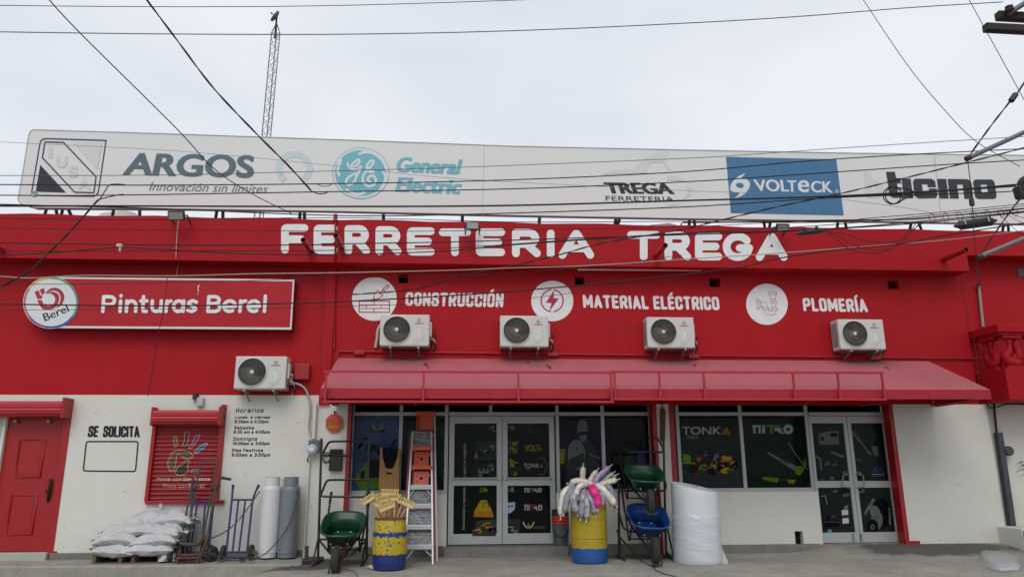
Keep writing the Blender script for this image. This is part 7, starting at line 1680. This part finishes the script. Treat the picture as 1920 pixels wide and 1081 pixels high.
cable([(-100, 581), (0, 581), (320, 579), (560, 577), (700, 572), (960, 562), (1280, 520)], 'faint thin wire over the lower part of the light box sign', .0032, 10.0)
cable([(1280, 417), (1420, 416), (1540, 413), (1700, 411), (1780, 404), (1860, 398), (1920, 391), (2030, 378)], 'thick messy cable rising over the splice at the foot of the dark letters', .009, 9.0)
cable([(190, 372), (181, 378), (160, 402), (125, 440), (90, 475), (55, 508), (0, 538), (-80, 580)], 'dark twisted service drop running down to the lower left from the square logo', .009, 9.6, CABL, 14, 8.6)
cable([(188, 372), (197, 358), (205, 347), (220, 345), (236, 346.5)], 'hooked upper tail of the service drop beside the square logo', .007, 9.6, group='loose cable ends')
cable([(188, 373), (205, 369), (218, 366), (231, 364)], 'lower tail of the service drop beside the square logo', .007, 9.6, group='loose cable ends')
cable([(314, 520), (310, 560), (302, 600), (295, 640), (288, 680), (277, 742)], 'loose wire hanging straight down in front of the light box sign', .006, 11.9, CABL)
cable([(587, 358), (595, 363), (607, 363), (615, 360)], 'small knot of wire where the thick twisted cable meets the sign wires', .007, 9.6, group='loose cable ends')
cable([(596, 346), (605, 349), (613, 349), (622, 346)], 'small slack loop left of the round blue logo', .005, 9.6, group='loose cable ends')
cable([(1550, 433), (1590, 440), (1620, 451), (1660, 454), (1690, 449), (1705, 434), (1735, 416)], 'upper slack loop right of the splice on the parapet', .005, 9.1, group='slack loops')
cable([(1548, 437), (1570, 450), (1590, 465), (1620, 473), (1650, 473), (1680, 462), (1700, 445), (1728, 414)], 'lower slack loop right of the splice on the parapet', .005, 9.1, group='slack loops')
cable([(1552, 435), (1580, 447), (1608, 462), (1640, 469), (1665, 466), (1692, 448), (1722, 414)], 'middle slack loop right of the splice on the parapet', .005, 9.1, group='slack loops')
coil = [(1673+17*math.cos(a)+(4 if a > 6.3 else 0), 366+16*math.sin(a)) for a in [i*.5 for i in range(25)]]
cable(coil, 'coil of black cable hanging over the first dark letter', .008, 9.1, group='slack loops')
cable([(1680, 352), (1700, 354), (1718, 363), (1700, 371), (1680, 381), (1668, 383)], 'drooping end of the cable coil over the dark letters', .008, 9.12, group='slack loops')
cable([(1814, 298), (1818, 330), (1820, 350), (1822, 380), (1825, 410), (1826, 440), (1832, 490), (1836, 536)], 'vertical wire dropping from the grey pipe arm through the black closure', .0055, 8.5)
cable([(1919, 366), (1905, 382), (1890, 402), (1862, 442), (1838, 478)], 'dark strand slanting from the right edge closure down to the lower pipe arm', .008, 8.5, CABL, 12)
rr_ = random.Random(12)
for k in range(7):
    x = 1740+26*k; cable([(x, 409-k*2.4), (x+6, 400-k*1.5), (x+13, 410-k*2), (x+8, 416-k*2+5*rr_.random()), (x+2, 409-k*2.4)], 'small wire loop number %d from the left under the messy cable by the closure' % (k+1) if False else ('tiny wire loop under the messy cable, ' + ('just left of the long closure', 'above the left tip of the long closure', 'above the left part of the long closure', 'above the middle of the long closure', 'above the right part of the long closure', 'above the right tip of the long closure', 'right of the long closure')[k]), .0035, 9.0, group='slack loops')
for (x0, y0, x1, y1, lb_) in ((1880, 397, 1935, 425, 'steeper thin wire fanning down to the right below the right edge closure'), (1880, 394, 1935, 412, 'flatter thin wire fanning down to the right below the right edge closure'), (1870, 398, 1928, 450, 'steepest thin wire fanning down at the right edge')): cable([(x0, y0), ((x0+x1)/2, (y0+y1)/2+2), (x1, y1)], lb_, .0035, 8.8, group='thin wires at the right edge')
# insulators, closures, splices
def closure(x0, y0, x1, y1, Y, r, label, cat, name):
    a, c = P(x0, y0, Y), P(x1, y1, Y); t = thing(name, label, cat, (a+c)/2); o = MB(); L_ = (c-a).length; ax = (c-a)
    o.lathe(a, [(r*.3, -.05), (r*.55, -.01), (r*.9, .03), (r, .06), (r, L_*.46), (r*1.07, L_*.47), (r*1.07, L_*.53), (r, L_*.54), (r, L_-.06), (r*.9, L_-.03), (r*.55, L_+.01), (r*.3, L_+.05)], BLK, 18, ax)
    u = ax.normalized(); s = Vector((0, 1, 0)).cross(u)
    o.obox((a+c)/2+s*-.0, u*(L_*.46), Vector((0, .012, 0)), s*(r*1.12), BLK, .004); o.build('housing', t); return t, (a, c, s)
t, (a, c, s) = closure(1796, 423, 1862, 414, 8.9, .055, 'long black splice closure hanging over the parapet at the right', 'cable closure', 'splice_closure')
o = MB()
for x, y in ((1808, 411), (1852, 406)): o.tube([P(x, y, 8.84), P(x+3, y+9, 8.83)], .009, PIPE, 6)
o.build('cable_tie', t)
t, _ = closure(1497, 437, 1543, 432, 9.05, .03, 'small black splice lying on the cables over the parapet', 'cable closure', 'splice_closure')
o = MB()
for x, y in ((1508, 430), (1531, 428)): o.lathe(P(x, y, 9.03), [(.02, -.02), (.024, .015), (.01, .03)], BLK, 10)
o.build('splice_cap', t)
t = thing('cable_closure', 'bulky black cable closure cut by the right edge over the rooftop sign', 'cable closure', P(1916, 358, 8.7))
o = MB(); q = P(1925, 360, 8.7); o.obox(q, (.14, 0, .01), (0, .07, 0), (-.01, 0, .085), BLK, .02); q2_ = P(1930, 345, 8.7); o.lathe(q2_-Vector((0, .06, 0)), [(.12, 0), (.13, .03), (.13, .1), (.12, .13)], BLK, 20, Vector((0, 1, 0))); o.build('housing', t)
def insul(x0, y0, x1, y1, Y, r, label):
    a, c = P(x0, y0, Y), P(x1, y1, Y); t = thing('strain_insulator', label, 'insulator', (a+c)/2, 'strain insulators on guy wires'); o = MB(); L_ = (c-a).length
    o.lathe(a, [(r*.7, 0), (r, .012), (r, L_-.012), (r*.7, L_)], BLK, 8, c-a, smooth=False)
    o.build('insulator_body', t)
insul(1895, 190, 1905, 176, 8.2, .038, 'black strain insulator on the slanting guy wire'); insul(1821, 372, 1823, 386, 8.45, .03, 'black strain insulator on the vertical wire over the dark letters')
t = thing('cable_clamp', 'pale clamp on the humped cable left of the shop name', 'clamp', P(224, 463, 9.5)); o = MB(); o.obox(P(224, 460, 9.48), (.032, 0, 0), (0, .02, 0), (0, 0, .02), PIPE, .005); o.obox(P(225, 467, 9.48), (.01, 0, 0), (0, .01, 0), (0, 0, .03), PIPE, .003); o.build('clamp_body', t)
t = thing('ring_insulator', 'pale blue ring insulator at the lower left corner of the square logo', 'insulator', P(66, 364.5, 9.5)); o = MB(); o.lathe(P(66, 364.5, 9.46), [(.018, 0), (.04, .005), (.045, .02), (.03, .035), (.012, .03)], mat('blue_grey_porcelain', (.22, .30, .34), .3), 18, Vector((0, -1, 0))); o.build('insulator_body', t)

# ------------------------------------------------------------------ parts whose holder is still an Empty: let their first mesh be the part
for e in [o_ for o_ in C.objects if o_.type == 'EMPTY' and o_.parent is not None]:
    ch = list(e.children); main = [k for k in ch if k.name.split('.')[0] in ('window_frame', 'door_frame', 'door_leaf', 'curtain')][0]; nm = e.name; par = e.parent
    main.parent = par
    for k in ch:
        if k is not main: k.parent = main
    bpy.data.objects.remove(e); main.name = nm.split('.')[0]; main.data.name = main.name
SC.render.film_transparent = False
